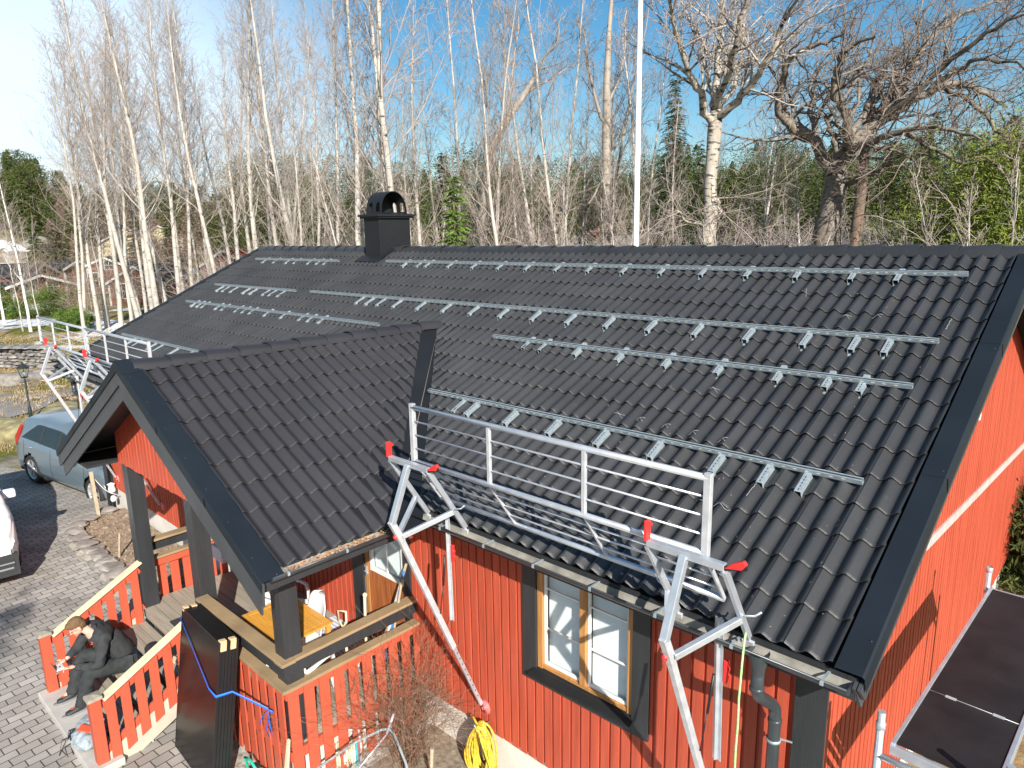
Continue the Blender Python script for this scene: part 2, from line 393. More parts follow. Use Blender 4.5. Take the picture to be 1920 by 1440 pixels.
# fascia under eave + gutter
def gutter(P, D, L, out, name, par, debris=False, r=.062):
    P = Vector(P); D = Vector(D).normalized(); O = Vector(out).normalized()
    m = MB(); vs = []; n = 10
    for t in (0, L):
        for k in range(n+1):
            a = PI*k/n; vs.append(P+D*t+O*(-math.cos(a)*r)+Vector((0,0,-math.sin(a)*r)))
    vs2 = []
    for t in (0, L):
        for k in range(n+1):
            a = PI*k/n; vs2.append(P+D*t+O*(-math.cos(a)*(r-.004))+Vector((0,0,-math.sin(a)*(r-.004))))
    g = MB(); g.add(vs, [(k,k+1,n+1+k+1,n+1+k) for k in range(n)], True)
    g.tube([P+O*r, P+O*r+D*L], .009, 8); 
    for t in (0, L):
        base = P+D*t; g.add([base+O*(-math.cos(PI*k/n)*r)+Vector((0,0,-math.sin(PI*k/n)*r)) for k in range(n+1)]+[base+D*.004+O*(-math.cos(PI*k/n)*r)+Vector((0,0,-math.sin(PI*k/n)*r)) for k in range(n+1)], [tuple(range(n+1)), tuple(range(n+1,2*n+2))[::-1]])
    o = g.build(name, M['pipe'], par)
    i = MB(); i.add(vs2, [(k,k+1,n+1+k+1,n+1+k) for k in range(n)], True)
    i.build('gutter_lining', M['gutter_in'], o)
    t = .15
    while t < L-.05:
        q = P+D*t; b = MB()
        b.obox(q+Vector((0,0,.006)), D*.010, O*(r+.012), Vector((0,0,.0025)))
        b.obox(q+O*(r+.014)+Vector((0,0,-.01)), D*.012, O*.003, Vector((0,0,.014)))
        t += .62; b.build('gutter_clip', M['galv'], o)
    return o
gutter((.13,-.075,-.035), (-1,0,0), 4.33, (0,-1,0), 'gutter', house)
gutter((-10.15,-.075,-.035), (-1,0,0), 6.95, (0,-1,0), 'gutter', house)
for a_, b_ in (((-4.25,-.012,-.17),(.15,.012,.0)),((-17.1,-.012,-.17),(-10.1,.012,.0)),((-17.1,2*yr-.012,-.17),(.15,2*yr+.012,0))): m = MB(); m.box(a_, b_); m.build('fascia_board', M['black_wood'], house)
# downpipes
def downpipe(x, zb):
    m = MB(); m.lathe((x,-.075,-.22), [(.047,0),(.05,.05),(.062,.09),(.075,.17)], 16)
    m.tube([(x,-.075,-.12),(x,-.075,-.33),(x,-.045,-.40),(x,.02,-.46),(x,.22,-.62),(x,.28,-.69),(x,.30,-.78),(x,.30,zb)], .046, 16)
    for z in (-.33,-.80): m.lathe((x,(-.075 if z > -.5 else .30),z-.02), [(.046,0),(.052,.004),(.052,.03),(.046,.034)], 16)
    o = m.build('downpipe', M['pipe'], house)
    c = MB(); c.lathe((x,.30,-.98), [(.047,0),(.054,0),(.054,.022),(.047,.022)], 16); c.beam((x+.04,.34,-.97),(x+.12,.36,-.97),.01,.01); c.build('pipe_clamp', M['galv'], o)
downpipe(-.47, -3.1); downpipe(-15.75, -3.15)
# ------------------------------------------------------------------ window in the front wall
def window(x0, x1, z0, z1, par):
    y = WY-.0225
    m = MB(); w_ = .15
    ax0, ax1, az1 = x0-.18, x1+.18, z0-.17
    m.box((x0-.20,y-.028,z0-.19),(x0-.02,y,-.10)); m.box((x1+.02,y-.028,z0-.19),(x1+.20,y,-.10)); m.box((x0-.02,y-.028,z0-.19),(x1+.02,y,z0-.03)); m.box((x0-.02,y-.028,-.14),(x1+.02,y,-.10))
    o = m.build('window_trim', M['black_wood'], par, bevel=.003)
    m = MB(); m.obox(((x0+x1)/2,y-.04,z0-.045),((x1-x0)/2+.05,0,0),(0,.075,.02),(0,-.002,.010)); m.build('window_sill', M['flash2'], par, bevel=.002)
    # reveals and pine frame
    win = MB(); yi = WY+.04
    win.box((x0-.02,y-.0,z0-.03),(x0+.045,yi+.02,z1)); win.box((x1-.045,y-.0,z0-.03),(x1+.02,yi+.02,z1)); win.box((x0+.045,y+.01,z0-.03),(x1-.045,yi+.02,z0+.02))
    xc = (x0+x1)/2; win.box((xc-.035,y-.008,z0+.02),(xc+.035,yi+.02,z1))
    W = win.build('window', M['pine'], par, bevel=.003)
    for (a, b) in ((x0+.045,xc-.035),(xc+.035,x1-.045)):
        c = MB(); f = .028; yc = WY+.005
        c.box((a+.004,yc,z0+.024),(a+f,yc+.03,z1)); c.box((b-f,yc,z0+.024),(b-.004,yc+.03,z1)); c.box((a+f,yc,z0+.024),(b-f,yc+.03,z0+.024+f)); 
        for zz in (z0+.42, z0+.86): c.box((a+f,yc+.006,zz),(b-f,yc+.022,zz+.018))
        c.build('casement', M['whitepaint'], W, bevel=.002)
        g = MB(); g.add([(a+f,yc+.014,z0+.05),(b-f,yc+.014,z0+.05),(b-f,yc+.014,z1),(a+f,yc+.014,z1)],[(0,1,2,3)]); g.build('pane', M['glass'], W)
        s = MB(); z = z0+.03
        while z < z1-.02:
            s.obox(((a+b)/2,yc+.075,z),((b-a)/2-.01,0,0),(0,-.0045,-.0112),(0,.0005,-.0002)); z += .0225
        s.build('blind', M['blind'], W)
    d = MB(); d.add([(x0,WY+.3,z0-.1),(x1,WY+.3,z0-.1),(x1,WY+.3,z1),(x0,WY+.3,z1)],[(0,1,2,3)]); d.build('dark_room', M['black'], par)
window(-2.94,-1.83,-1.50,-.12,house)
# ------------------------------------------------------------------ chimney
ch = MB(); cx0, cx1, cy0, cy1 = -11.75,-11.2,4.85,5.68
ch.box((cx0,cy0,1.9),(cx1,cy1,3.24)); 
chim = ch.build('chimney', M['flash2'], house, bevel=.004)
m = MB(); m.box((cx0-.06,cy0-.06,3.20),(cx1+.06,cy1+.06,3.235)); m.add([(cx0-.09,cy0-.09,3.235),(cx1+.09,cy0-.09,3.235),(cx1+.09,cy1+.09,3.235),(cx0-.09,cy1+.09,3.235),(cx0-.09,cy0-.09,3.275),(cx1+.09,cy0-.09,3.275),(cx1+.09,cy1+.09,3.275),(cx0-.09,cy1+.09,3.275),((cx0+cx1)/2,cy0+.1,3.33),((cx0+cx1)/2,cy1-.1,3.33)],
      [(0,1,5,4),(1,2,6,5),(2,3,7,6),(3,0,4,7),(4,5,8),(5,6,9,8),(6,7,9),(7,4,8,9),(0,3,2,1)])
m.build('chimney_cap', M['flash2'], chim)
m = MB(); m.prism([(cx0+.02,(cy0+cy1)/2-math.cos(PI*k/16)*.325,3.29+max(0,math.sin(PI*k/16))**.8*.455) for k in range(17)],(.012,0,0)); m.build('hood_end', M['flash2'], chim)  # plate added at the far end to keep the hood interior dark
# hood: vaulted sheet with round-headed openings
m = MB(); cxm = (cx0+cx1)/2; n = 30; rr = .27; y0, y1 = cy0+.1, cy1-.12
cym = (cy0+cy1)/2; x0_, x1_ = cx0+.02, cx1-.0
def hoodp(u, y):   # vault across y, axis along x
    a = PI*u; return Vector((x0_+(x1_-x0_)*(y-y0)/(y1-y0), cym-math.cos(a)*.33, 3.29+max(0,math.sin(a))**.8*.46))
hv = MB(); ny = 14
def hole(u, v):
    zz = min(u, 1-u)
    return .02 < zz < .15 and any(abs(v-c) < .14*math.sqrt(max(0, 1-(max(0, zz-.07)/.08)**2)) for c in (.27,.74))
for i in range(n*2):
    for j in range(ny*2):
        u0, u1 = i/(n*2), (i+1)/(n*2); v0, v1 = j/(ny*2), (j+1)/(ny*2)
        if hole((u0+u1)/2, (v0+v1)/2): continue
        a = [hoodp(u0,y0+(y1-y0)*v0), hoodp(u1,y0+(y1-y0)*v0), hoodp(u1,y0+(y1-y0)*v1), hoodp(u0,y0+(y1-y0)*v1)]
        hv.add(a, [(0,1,2,3)], False)
ho = hv.build('chimney_hood', M['flash2'], chim)
sd = ho.modifiers.new('s','SOLIDIFY'); sd.thickness = .012
m = MB()   # flashing around base
zf = lambda y: y*SA/CA
m.prism([(cx0-.12,cy0-.22,zf(cy0-.22)+.075),(cx1+.16,cy0-.22,zf(cy0-.22)+.075),(cx1+.16,cy0,zf(cy0)+.085),(cx0-.12,cy0,zf(cy0)+.085)],(0,0,.012))
m.prism([(cx1,cy0-.10,zf(cy0-.1)+.07),(cx1+.16,cy0-.10,zf(cy0-.1)+.07),(cx1+.16,yr+.02,zr+.10),(cx1,yr+.02,zr+.10)],(0,0,.02))
m.prism([(cx1+.002,cy0,zf(cy0)+.06),(cx1+.002,yr,zr+.1),(cx1+.002,yr,zr+.30),(cx1+.002,cy0,zf(cy0)+.14)],(.012,0,0))
m.prism([(cx1+.002,yr,zr+.05),(cx1+.002,cy1,zr-.1),(cx1+.002,cy1,zr+.08),(cx1+.002,yr,zr+.30)],(.012,0,0))
m.build('chimney_flashing', M['flash2'], chim)

# ------------------------------------------------------------------ porch roof
YB = -1.82; YT = -1.60
ca, sa = math.cos(PAN), math.sin(PAN)
def vpl(x0, y0, k, side):      # vertical plane through (x0,y0) with slope dy/dx = -k, mirrored for side = -1; normal toward +y
    n = Vector((k, 1, 0)).normalized()
    if side < 0: n.x = -n.x; x0 = 2*PX-x0
    return Vector((x0, y0, 0)), n
for side in (1, -1):
    co, no = vpl(-6.99, 2.39, 1.01, side)
    O = Vector((PX+side*PHW, YT, PZ-PSL*PHW))
    if side > 0: tile_sheet('porch_roof_tiles', O, (0,1,0), (-side*ca,0,sa), 4.7, PHW/ca-.03, M['tile2'], house, 21, [(co, no, lambda p: True)])
    else: tile_sheet('porch_roof_tiles', O+Vector((0,4.7,0)), (0,-1,0), (ca,0,sa), 4.7, PHW/ca-.03, M['tile2'], house, 22, [(co, no, lambda p: True)])
    # slab under the tiles, ends on the main roof
    m = MB(); e = PX+side*(PHW-.02); zt = -.03; zb = -.12
    def P(x, y, h): return Vector((x, y, pz(x)+h))
    xr = PX; ye = (pz(e))/(SA/CA); yrid = PZ/(SA/CA)
    top = [P(e,YB+.05,zt), P(xr,YB+.05,zt), P(xr,yrid,zt), P(e,max(ye,.0)+.02,zt)]
    m.add(top+[p-Vector((0,0,.09)) for p in top], [(0,1,2,3) if side < 0 else (3,2,1,0),(4,5,6,7),(0,1,5,4),(3,0,4,7),(1,2,6,5),(2,3,7,6)])
    m.build('porch_roof_deck', M['black_wood'], house)
    # valley flashing: one leaf on each roof plane
    m = MB(); xs = [PX, PX+side*PHW*1.0]
    def vy(x): return pz(x)/(SA/CA)
    t = Vector((side*1.0, -1.12, 0)).normalized(); npr = Vector((side*1.12, 1.0, 0)).normalized()
    A = Vector((PX, vy(PX)-.02, 0)); B = Vector((PX+side*(PHW+.12), vy(PX+side*(PHW+.12)), 0))
    def onp(q): d_ = max(0, side*(q.x-PX)); return Vector((PX+side*d_, q.y, PZ-PSL*d_+.022))
    def onm(q): return Vector((q.x, q.y, q.y*SA/CA+.026))
    for k in range(6):
        q0 = A+(B-A)*k/6; q1 = A+(B-A)*(k+1)/6
        a, b = onp(q0-npr*.42), onp(q1-npr*.42); c_, d_ = q1.copy(), q0.copy()
        c_.z = onp(c_).z; d_.z = onp(d_).z; e_, f_ = onm(q1+npr*.3), onm(q0+npr*.3)
        m.add([a,b,c_,d_,e_,f_], [(0,1,2,3),(3,2,4,5)])
    for s in (.0,.5,): 
        q = A+(B-A)*(.0+s); 
    m.build('valley_flashing', M['flash2'], house)
    m = MB(); q0, q1 = A, B; m.tube([onp(A)+Vector((0,0,.004)), onp(B)+Vector((0,0,.004))], .004, 6); m.build('valley_seam', mat('seam',(.25,.2,.15),.8), house)
ridge_caps((PX, YB+.17, PZ+.05), (0,1,0), 11, .415, 'porch_ridge_cap', house, M['tile2'], rad=.135, hk=.85)
# barge boards: outer flashing strip on top, two boards in front
for side in (1, -1):
    m = MB()
    for k in range(3):
        d0, d1 = (PHW+.10)*k/3-.0, (PHW+.10)*(k+1)/3+.02
        pts = []
        for d in (d0, d1):
            x = PX+side*d; z = PZ-PSL*d
            for (y, h) in ((YT+.02,.035),(YT,.07),(YB,.075),(YB-.012,.06),(YB-.012,-.03)): pts.append(Vector((x,y,z+h-k*.003)))
        m.add(pts, [(i,i+1,5+i+1,5+i) for i in range(4)])
    m.build('porch_verge_flashing', M['flash'], house)
    for (y, h0, h1, L) in ((YB+.0, .045, -.18, PHW+.12), (YB+.024, -.17, -.36, PHW+.02)):
        m = MB(); a = [Vector((PX,y,PZ+h0)), Vector((PX+side*L,y,PZ-PSL*L+h0)), Vector((PX+side*(L-.03),y,PZ-PSL*L+h1)), Vector((PX,y,PZ+h1))]
        m.prism(a, (0,.022,0)); m.build('porch_barge_board', M['fascia'], house, bevel=.003)
    m = MB()
    for i in range(7):
        d = .25+i*.42; m.lathe((PX+side*d, YB+.05, PZ-PSL*d+.074), [(.006,0),(.006,.004),(0,.006)], 8)
    m.build('porch_verge_screw', M['pipe'], house, kind='stuff')
# end cap of porch ridge
m = MB(); m.prism([(PX-.2,YB-.013,PZ-.03),(PX+.2,YB-.013,PZ-.03),(PX,YB-.013,PZ+.10)],(0,.2,0)); m.build('porch_ridge_end', M['flash'], house)
# gable cladding
m = MB(); clad(m, (-9.24,-1.31), (-4.9,-1.31), -.22, 3, (0,-1), seed=31, top=lambda u: pz(-9.24+u)-.125, per=.118)
m.build('porch_gable_cladding', M['red'], house)
m = MB(); m.box((-9.22,-1.27,-.20),(-4.94,-1.14,-.06)); m.build('porch_beam', M['black_wood'], house)
for x_ in (-5.12,-9.22): m = MB(); m.box((x_,-1.14,-.34),(x_+.18,.42,-.12)); m.build('porch_beam', M['black_wood'], house)
m = MB(); m.box((-9.0,-1.13,-.18),(-5.14,.42,-.15)); m.build('porch_ceiling', M['black_wood'], house)
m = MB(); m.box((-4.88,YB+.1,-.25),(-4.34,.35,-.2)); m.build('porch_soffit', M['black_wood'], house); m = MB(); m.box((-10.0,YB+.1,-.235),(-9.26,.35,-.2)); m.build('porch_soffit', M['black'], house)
for a_, b_ in (((-4.335,YB+.08,-.30),(-4.312,-.02,-.10)),((-10.09,YB+.08,-.24),(-10.065,-.1,-.10))): m = MB(); m.box(a_, b_); m.build('porch_fascia', M['black_wood'] if a_[0] > -9 else M['black'], house, bevel=.003)  # left soffit and fascia blacker than the right ones: shade put into colour
g = gutter((-4.245,YB+.1,-.125), (0,1,0), 1.66, (1,0,0), 'porch_gutter', house)
# leaves in the gutter
leaf = mat('dead_leaves', (.30,.13,.05), .9, var=.4, vs=40, col2=(.46,.30,.18))
m = MB(); rd = random.Random(8)
for i in range(420):
    y = rd.uniform(YB+.15,-.2); p = Vector((-4.245+rd.uniform(-.055,.045), y, -.135+rd.uniform(-.012,.022)))
    a = Vector((rd.gauss(0,1),rd.gauss(0,1),rd.gauss(0,.5))).normalized()*rd.uniform(.01,.022); b = a.cross(Vector((rd.gauss(0,1),rd.gauss(0,1),rd.gauss(0,1)))).normalized()*.010
    m.add([p-a,p+b,p+a,p-b],[(0,1,2,3)])
m.build('gutter_leaves', leaf, g, kind='stuff')
# ------------------------------------------------------------------ posts, deck
PW = .2
def post(x, y, z0=-2.44, z1=-.205):
    m = MB(); 
    for (a, b) in ((0,.098),(.102,.2)):
        m.box((x+a,y,z0),(x+b,y+PW,z1))
    m.build('porch_post', M['black_wood'], house, bevel=.004)
post(-9.22,-1.30); post(-7.15,-1.30); post(-5.13,-1.30,z0=-2.5)
m = MB(); rd = random.Random(3); y = -1.31
while y < .42:
    x = -9.22; 
    for (a, b) in ((-9.22,-7.3),(-7.297,-4.96)): m.box((a,y,-2.45+rd.uniform(-.002,.002)),(b,y+.128,-2.42+rd.uniform(-.003,.003)))
    y += .137
m.build('porch_deck', M['deck'], house, bevel=.003)
m = MB(); m.box((-9.2,-1.28,-2.62),(-4.97,.42,-2.455)); m.build('porch_joist', M['deck'], house)
m = MB(); m.box((-9.1,-1.2,-3.3),(-5.06,.40,-2.625)); m.build('porch_plinth', M['found'], house)
# ------------------------------------------------------------------ railings
def railing(p, q, out, name, z_low=-1.78, skirt=-3.10, per=.186, bw=.124, upper=True, seed=1, low=-2.60, ext0=0, ext1=0, dz=0):
    """p->q line of the outer face (xy); out = outward normal"""
    rd = random.Random(seed); p = Vector((*p,0)); q = Vector((*q,0)); d = (q-p); L = d.length; d.normalize(); n = Vector((*out,0)); Z = Vector((0,0,1))
    m = MB(); 
    m.beam(p+Z*(z_low-.085)-n*.02, q+Z*(z_low-.085)-n*.02, .04, .10)
    m.beam(p+Z*low-n*.02, q+Z*low-n*.02, .04, .12)
    R = m.build(name, M['red_rail'], house, bevel=.002)
    m = MB(); u = .0
    while u < L-.02:
        b = min(u+bw, L); zb = skirt+rd.uniform(-.012,.012); c = p+d*(u+b)/2+n*.011
        w2 = (b-u)/2
        # picket with chamfered foot
        a = [c-d*w2+Z*(zb+.015), c-d*(w2-.012)+Z*zb, c+d*(w2-.012)+Z*zb, c+d*w2+Z*(zb+.015), c+d*w2+Z*(z_low-.02), c-d*w2+Z*(z_low-.02)]
        m.prism([v-n*.0095 for v in a], n*.019); u += per
    m.build('picket', M['red_rail'], R, bevel=.002)
    m = MB(); m.beam(p+Z*(z_low+dz)-n*.01-d*ext0, q+Z*(z_low+dz)-n*.01+d*ext1, .125, .034); m.build('rail_cap', M['cap'], R, bevel=.003)
    if upper:
        m = MB(); m.beam(p+Z*(-1.575)-n*.03-d*ext0*.3, q+Z*(-1.575)-n*.03+d*ext1*.3, .055, .15); m.build('upper_rail', M['black_wood'], R, bevel=.003)
        m = MB(); m.beam(p+Z*(-1.483+dz)-n*.045-d*ext0, q+Z*(-1.483+dz)-n*.045+d*ext1, .15, .034); m.build('upper_cap', M['cap'], R, bevel=.003)
    return R
railing((-4.90,-1.335), (-4.90,.42), (1,0), 'porch_railing', seed=1, ext0=.045)
railing((-6.93,-1.345), (-4.90,-1.345), (0,-1), 'porch_railing', seed=2, ext1=.047, dz=.003)
railing((-9.24,.42), (-9.24,-1.1), (-1,0), 'porch_railing', seed=3, skirt=-2.75)
# ------------------------------------------------------------------ stairs
SX0, SX1 = -9.10, -7.06
m = MB(); rd = random.Random(4)
for i, (y1, z) in enumerate(((-1.32,-2.615),(-1.66,-2.81),(-2.0,-3.0))):
    for k in range(3): m.box((SX0+.03,y1-.115*(k+1)+.004,z-.03),(SX1-.03,y1-.115*k-.004,z+rd.uniform(-.002,.002)))
m.build('stair_tread', M['deck'], house, bevel=.003)
m = MB()
for x in (SX0, SX1-.04):
    m.prism([(x,-1.32,-2.46),(x,-2.50,-3.03),(x,-2.50,-3.22),(x,-2.2,-3.22),(x,-1.32,-2.80)], (.04,0,0))
for (y,z) in ((-1.335,-2.62),(-1.675,-2.815),(-2.015,-3.005)):  m.box((SX0+.04,y-.0,z-.18),(SX1-.04,y+.02,z-.03))
m.build('stair_stringer', mat('stringer',(.45,.40,.32),.8,var=.15,vs=3,stretch=(5,.6,.6)), house, bevel=.002)
m = MB(); m.box((SX0-.05,-2.72,-3.3),(SX1+.1,-2.36,-3.10)); m.build('stair_foot_stone', M['concrete'], house, bevel=.01)
def handrail(x, out):
    m = MB(); m.box((x-.06,-2.62,-3.16),(x+.06,-2.50,-2.28)); N = m.build('newel_post', M['red_rail'], house, bevel=.004)
    m = MB(); m.add([(x-.08,-2.64,-2.28),(x+.08,-2.64,-2.28),(x+.08,-2.48,-2.28),(x-.08,-2.48,-2.28),(x-.075,-2.635,-2.245),(x+.075,-2.635,-2.245),(x+.075,-2.485,-2.245),(x-.075,-2.485,-2.245),(x,-2.56,-2.225)],[(0,3,2,1),(0,1,5,4),(1,2,6,5),(2,3,7,6),(3,0,4,7),(4,5,8),(5,6,8),(6,7,8),(7,4,8)])
    m.build('post_cap', M['deck'], N)
    a = Vector((x,-1.31,-1.72)); b = Vector((x,-2.49,-2.33)); sl = (a.z-b.z)/(a.y-b.y)
    m = MB(); m.beam(a-Vector((0,0,.09)), b-Vector((0,0,.09)), .04, .105); m.beam(a-Vector((0,0,.66)), b-Vector((0,0,.66)), .04, .10)
    R = m.build('stair_railing', M['red_rail'], house, bevel=.002)
    m = MB(); m.beam(a+Vector((0,.03,.015)), b+Vector((0,.02,0))-Vector((0,0,0)), .11, .036); m.build('rail_cap', M['capnew'], R, bevel=.003)
    m = MB(); y = -1.40; xo = x+out*.03
    while y > -2.46:
        zt = a.z+(y-a.y)*sl-.06; w2 = .052
        m.prism([(xo,y+w2,zt+sl*w2),(xo,y-w2,zt-sl*w2),(xo,y-w2,zt-.80-sl*w2),(xo,y+w2,zt-.80+sl*w2)], (out*.019,0,0)); y -= .168
    m.build('picket', M['red_rail'], R, bevel=.002)
handrail(-9.07, 1); handrail(-7.09, 1)
# ------------------------------------------------------------------ porch wall: trim and half-glazed door
m = MB(); y = WY-.023
m.box((-6.20,y-.028,-2.42),(-5.96,y,-.12)); m.box((-5.10,y-.028,-2.42),(-4.98,y,-.12)); m.box((-5.96,y-.028,-.28),(-5.10,y,-.12)); m.build('door_trim', M['black_wood'], house, bevel=.003)
m = MB(); m.box((-5.96,WY-.01,-2.42),(-5.90,WY+.05,-.28)); m.box((-5.15,WY-.01,-2.42),(-5.10,WY+.05,-.28)); m.build('door_frame', M['pine'], house)
m = MB(); x = -5.90
while x < -5.16:
    m.box((x+.002,WY+.0,-2.40),(min(x+.052,-5.152),WY+.022,-1.42)); x += .054
m.box((-5.90,WY+.022,-2.40),(-5.15,WY+.05,-1.40)); m.box((-5.90,WY,-1.42),(-5.84,WY+.04,-.28)); 
D = m.build('door', M['door'], house)
m = MB(); m.box((-5.86,WY-.006,-1.42),(-5.81,WY+.03,-.28)); m.box((-5.20,WY-.006,-1.42),(-5.15,WY+.03,-.28)); m.box((-5.81,WY-.006,-1.42),(-5.20,WY+.03,-1.365)); m.box((-5.515,WY-.002,-1.365),(-5.495,WY+.02,-.28)); m.box((-5.81,WY-.001,-.74),(-5.20,WY+.018,-.725))
m.build('door_window', M['whitepaint'], D, bevel=.002)
m = MB(); m.add([(-5.81,WY+.012,-1.37),(-5.2,WY+.012,-1.37),(-5.2,WY+.012,-.28),(-5.81,WY+.012,-.28)],[(0,1,2,3)]); m.build('pane', M['glass'], D)
m = MB(); z = -1.36
while z < -.3: m.obox((-5.505,WY+.05,z),(.30,0,0),(0,-.0045,-.0112),(0,.0005,-.0002)); z += .0225
m.build('blind', M['blind'], D)
m = MB(); m.box((-5.93,WY-.035,-1.50),(-5.905,WY-.012,-1.38)); m.tube([(-5.915,WY-.01,-1.44),(-5.915,WY-.06,-1.44),(-5.83,WY-.06,-1.44)],.009,8); m.build('door_handle', M['alu'], D)

# ------------------------------------------------------------------ mounting rails on the roof (resting on hooks: things of their own)
def mount_rail(label, x0, x1, s, hooks, low):
    h = .085; R = empty('mounting_rail', roof((x0+x1)/2, s, 0), label, 'mounting rail', 'galvanised mounting rails on the roof')
    m = MB(); A = roof(x0, s, h); B = roof(x1, s, h); U = Vector((0,-SA,CA)); V = Vector((0,CA,SA)); X = (B-A).normalized(); L = (B-A).length
    c = (A+B)/2
    m.obox(c-V*.0195, X*L/2, V*.0015, U*.022); m.obox(c+V*.0195, X*L/2, V*.0015, U*.022); m.obox(c-U*.021, X*L/2, V*.018, U*.0015)
    m.obox(c-V*.014+U*.0205, X*L/2, V*.004, U*.0015); m.obox(c+V*.014+U*.0205, X*L/2, V*.004, U*.0015)
    m.build('channel', M['galv'], R)
    m = MB(); t = .08
    while t < L-.05:
        m.obox(A+X*t-V*.0215+U*.002, X*.015, V*.0006, U*.004); t += .1
    m.build('slot', M['whitepaint'], R, kind='stuff')
    s0, s1 = (s-.265, s+.01) if low else (s-.165, s+.115)
    first = None
    for hx in hooks:
        b = MB(); p = roof(hx, (s0+s1)/2, .0); hl = (s1-s0)/2
        tp, bt = .072, .010
        b.obox(p+U*tp, X*.027, V*hl, U*.0016); b.obox(p+X*.028+U*(tp+bt)/2, X*.0014, V*hl, U*(tp-bt)/2); b.obox(p-X*.028+U*(tp+bt)/2, X*.0014, V*hl, U*(tp-bt)/2)
        b.obox(p+U*bt-V*.01, X*.022, V*(hl+.02), U*.0014); b.obox(p+V*(hl-.01)+U*.03, X*.017, V*.002, U*.024)
        H = b.build('hook', M['galv'], R)
        b = MB()
        for k in range(5): b.obox(p+U*(tp+.0018)+V*(-hl+.03+k*.04), X*.0045, V*.011, U*.0004)
        b.build('hook_slot', M['black'], H, kind='stuff')
reg = lambda a, n: [a-.652*i for i in range(n)]
mount_rail('lowest long rail on the right half of the roof, just above the front guard rail', -5.765, -.337, 1.681, [-.773,-1.105,-1.565]+reg(-2.221,5)+[-5.06], True)
mount_rail('second rail from the bottom on the right half of the roof', -5.748, -.33, 3.042, [-.759,-1.076,-1.572]+reg(-2.231,4)+[-4.764,-5.064], False)
mount_rail('longest rail across the middle of the roof, all its hooks pointing down', -11.738, -.306, 3.823, [-.735,-1.05,-1.55]+reg(-2.2,11)+[-9.19,-9.54,-9.85], True)
mount_rail('topmost long rail, just below the ridge and right of the chimney', -10.745, -.35, 5.183, [-1.03,-1.53]+reg(-2.19,12)[:12]+[-9.62,-10.08], False)
mount_rail('far rail left of the porch roof, third row up, with thirteen close hooks', -16.116, -8.409, 2.982, [-15.62,-15.316,-15.042,-14.35,-14.032,-13.397,-13.072,-12.757,-12.126,-11.47,-10.788,-10.487,-10.113], False)
mount_rail('short rail at the left end of the roof with eight hooks hanging below it', -16.11, -12.298, 3.806, [-15.638,-15.326,-14.91,-14.305,-13.972,-13.377,-13.089,-12.725], True)
mount_rail('short rail just below the ridge, left of the chimney', -16.259, -12.446, 5.145, [-15.716,-15.176,-14.584,-14.204,-13.587,-13.213,-12.901], False)
mount_rail('lowest rail at the far left eave, behind the far guard rail', -16.449, -9.3, 1.42, [-15.624,-15.218,-14.431,-14.064,-13.3,-12.6], True)
# chalk marks left on the tiles
chalk = mat('chalk', (.34,.35,.36), .9, var=.3, vs=60)
m = MB(); rd = random.Random(12)
def stroke(pts, w_=.0045):
    P = []
    for x, s in pts: P.append(roof(x, s, prof(-x/WAVE)+.026+.018*(1-((s % COURSE)/COURSE))))
    m.tube(P, w_/2, 4)
for (x0, s0, x1, s1) in ((-.72,3.52,-.74,3.74),(-1.13,1.22,-1.12,1.40),(-.30,4.05,-.30,4.28),(-1.9,4.62,-1.93,4.74)):
    stroke([(x0+(x1-x0)*k/8+rd.uniform(-.003,.003), s0+(s1-s0)*k/8) for k in range(9)])
stroke([(-1.55+.045*k/2, 1.06+.012*math.sin(k*1.3)) for k in range(16)])
for (x, s) in ((-2.9,1.95),(-2.62,1.93),(-2.3,1.90),(-1.98,1.88),(-1.66,1.86),(-2.1,2.6),(-1.3,4.2),(-1.0,4.25)):
    for q in (-1, 1): stroke([(x-.05+.1*k/5, s+q*(-.03+.06*k/5)) for k in range(6)], .004)
m.build('chalk_marks', chalk, house, kind='stuff')
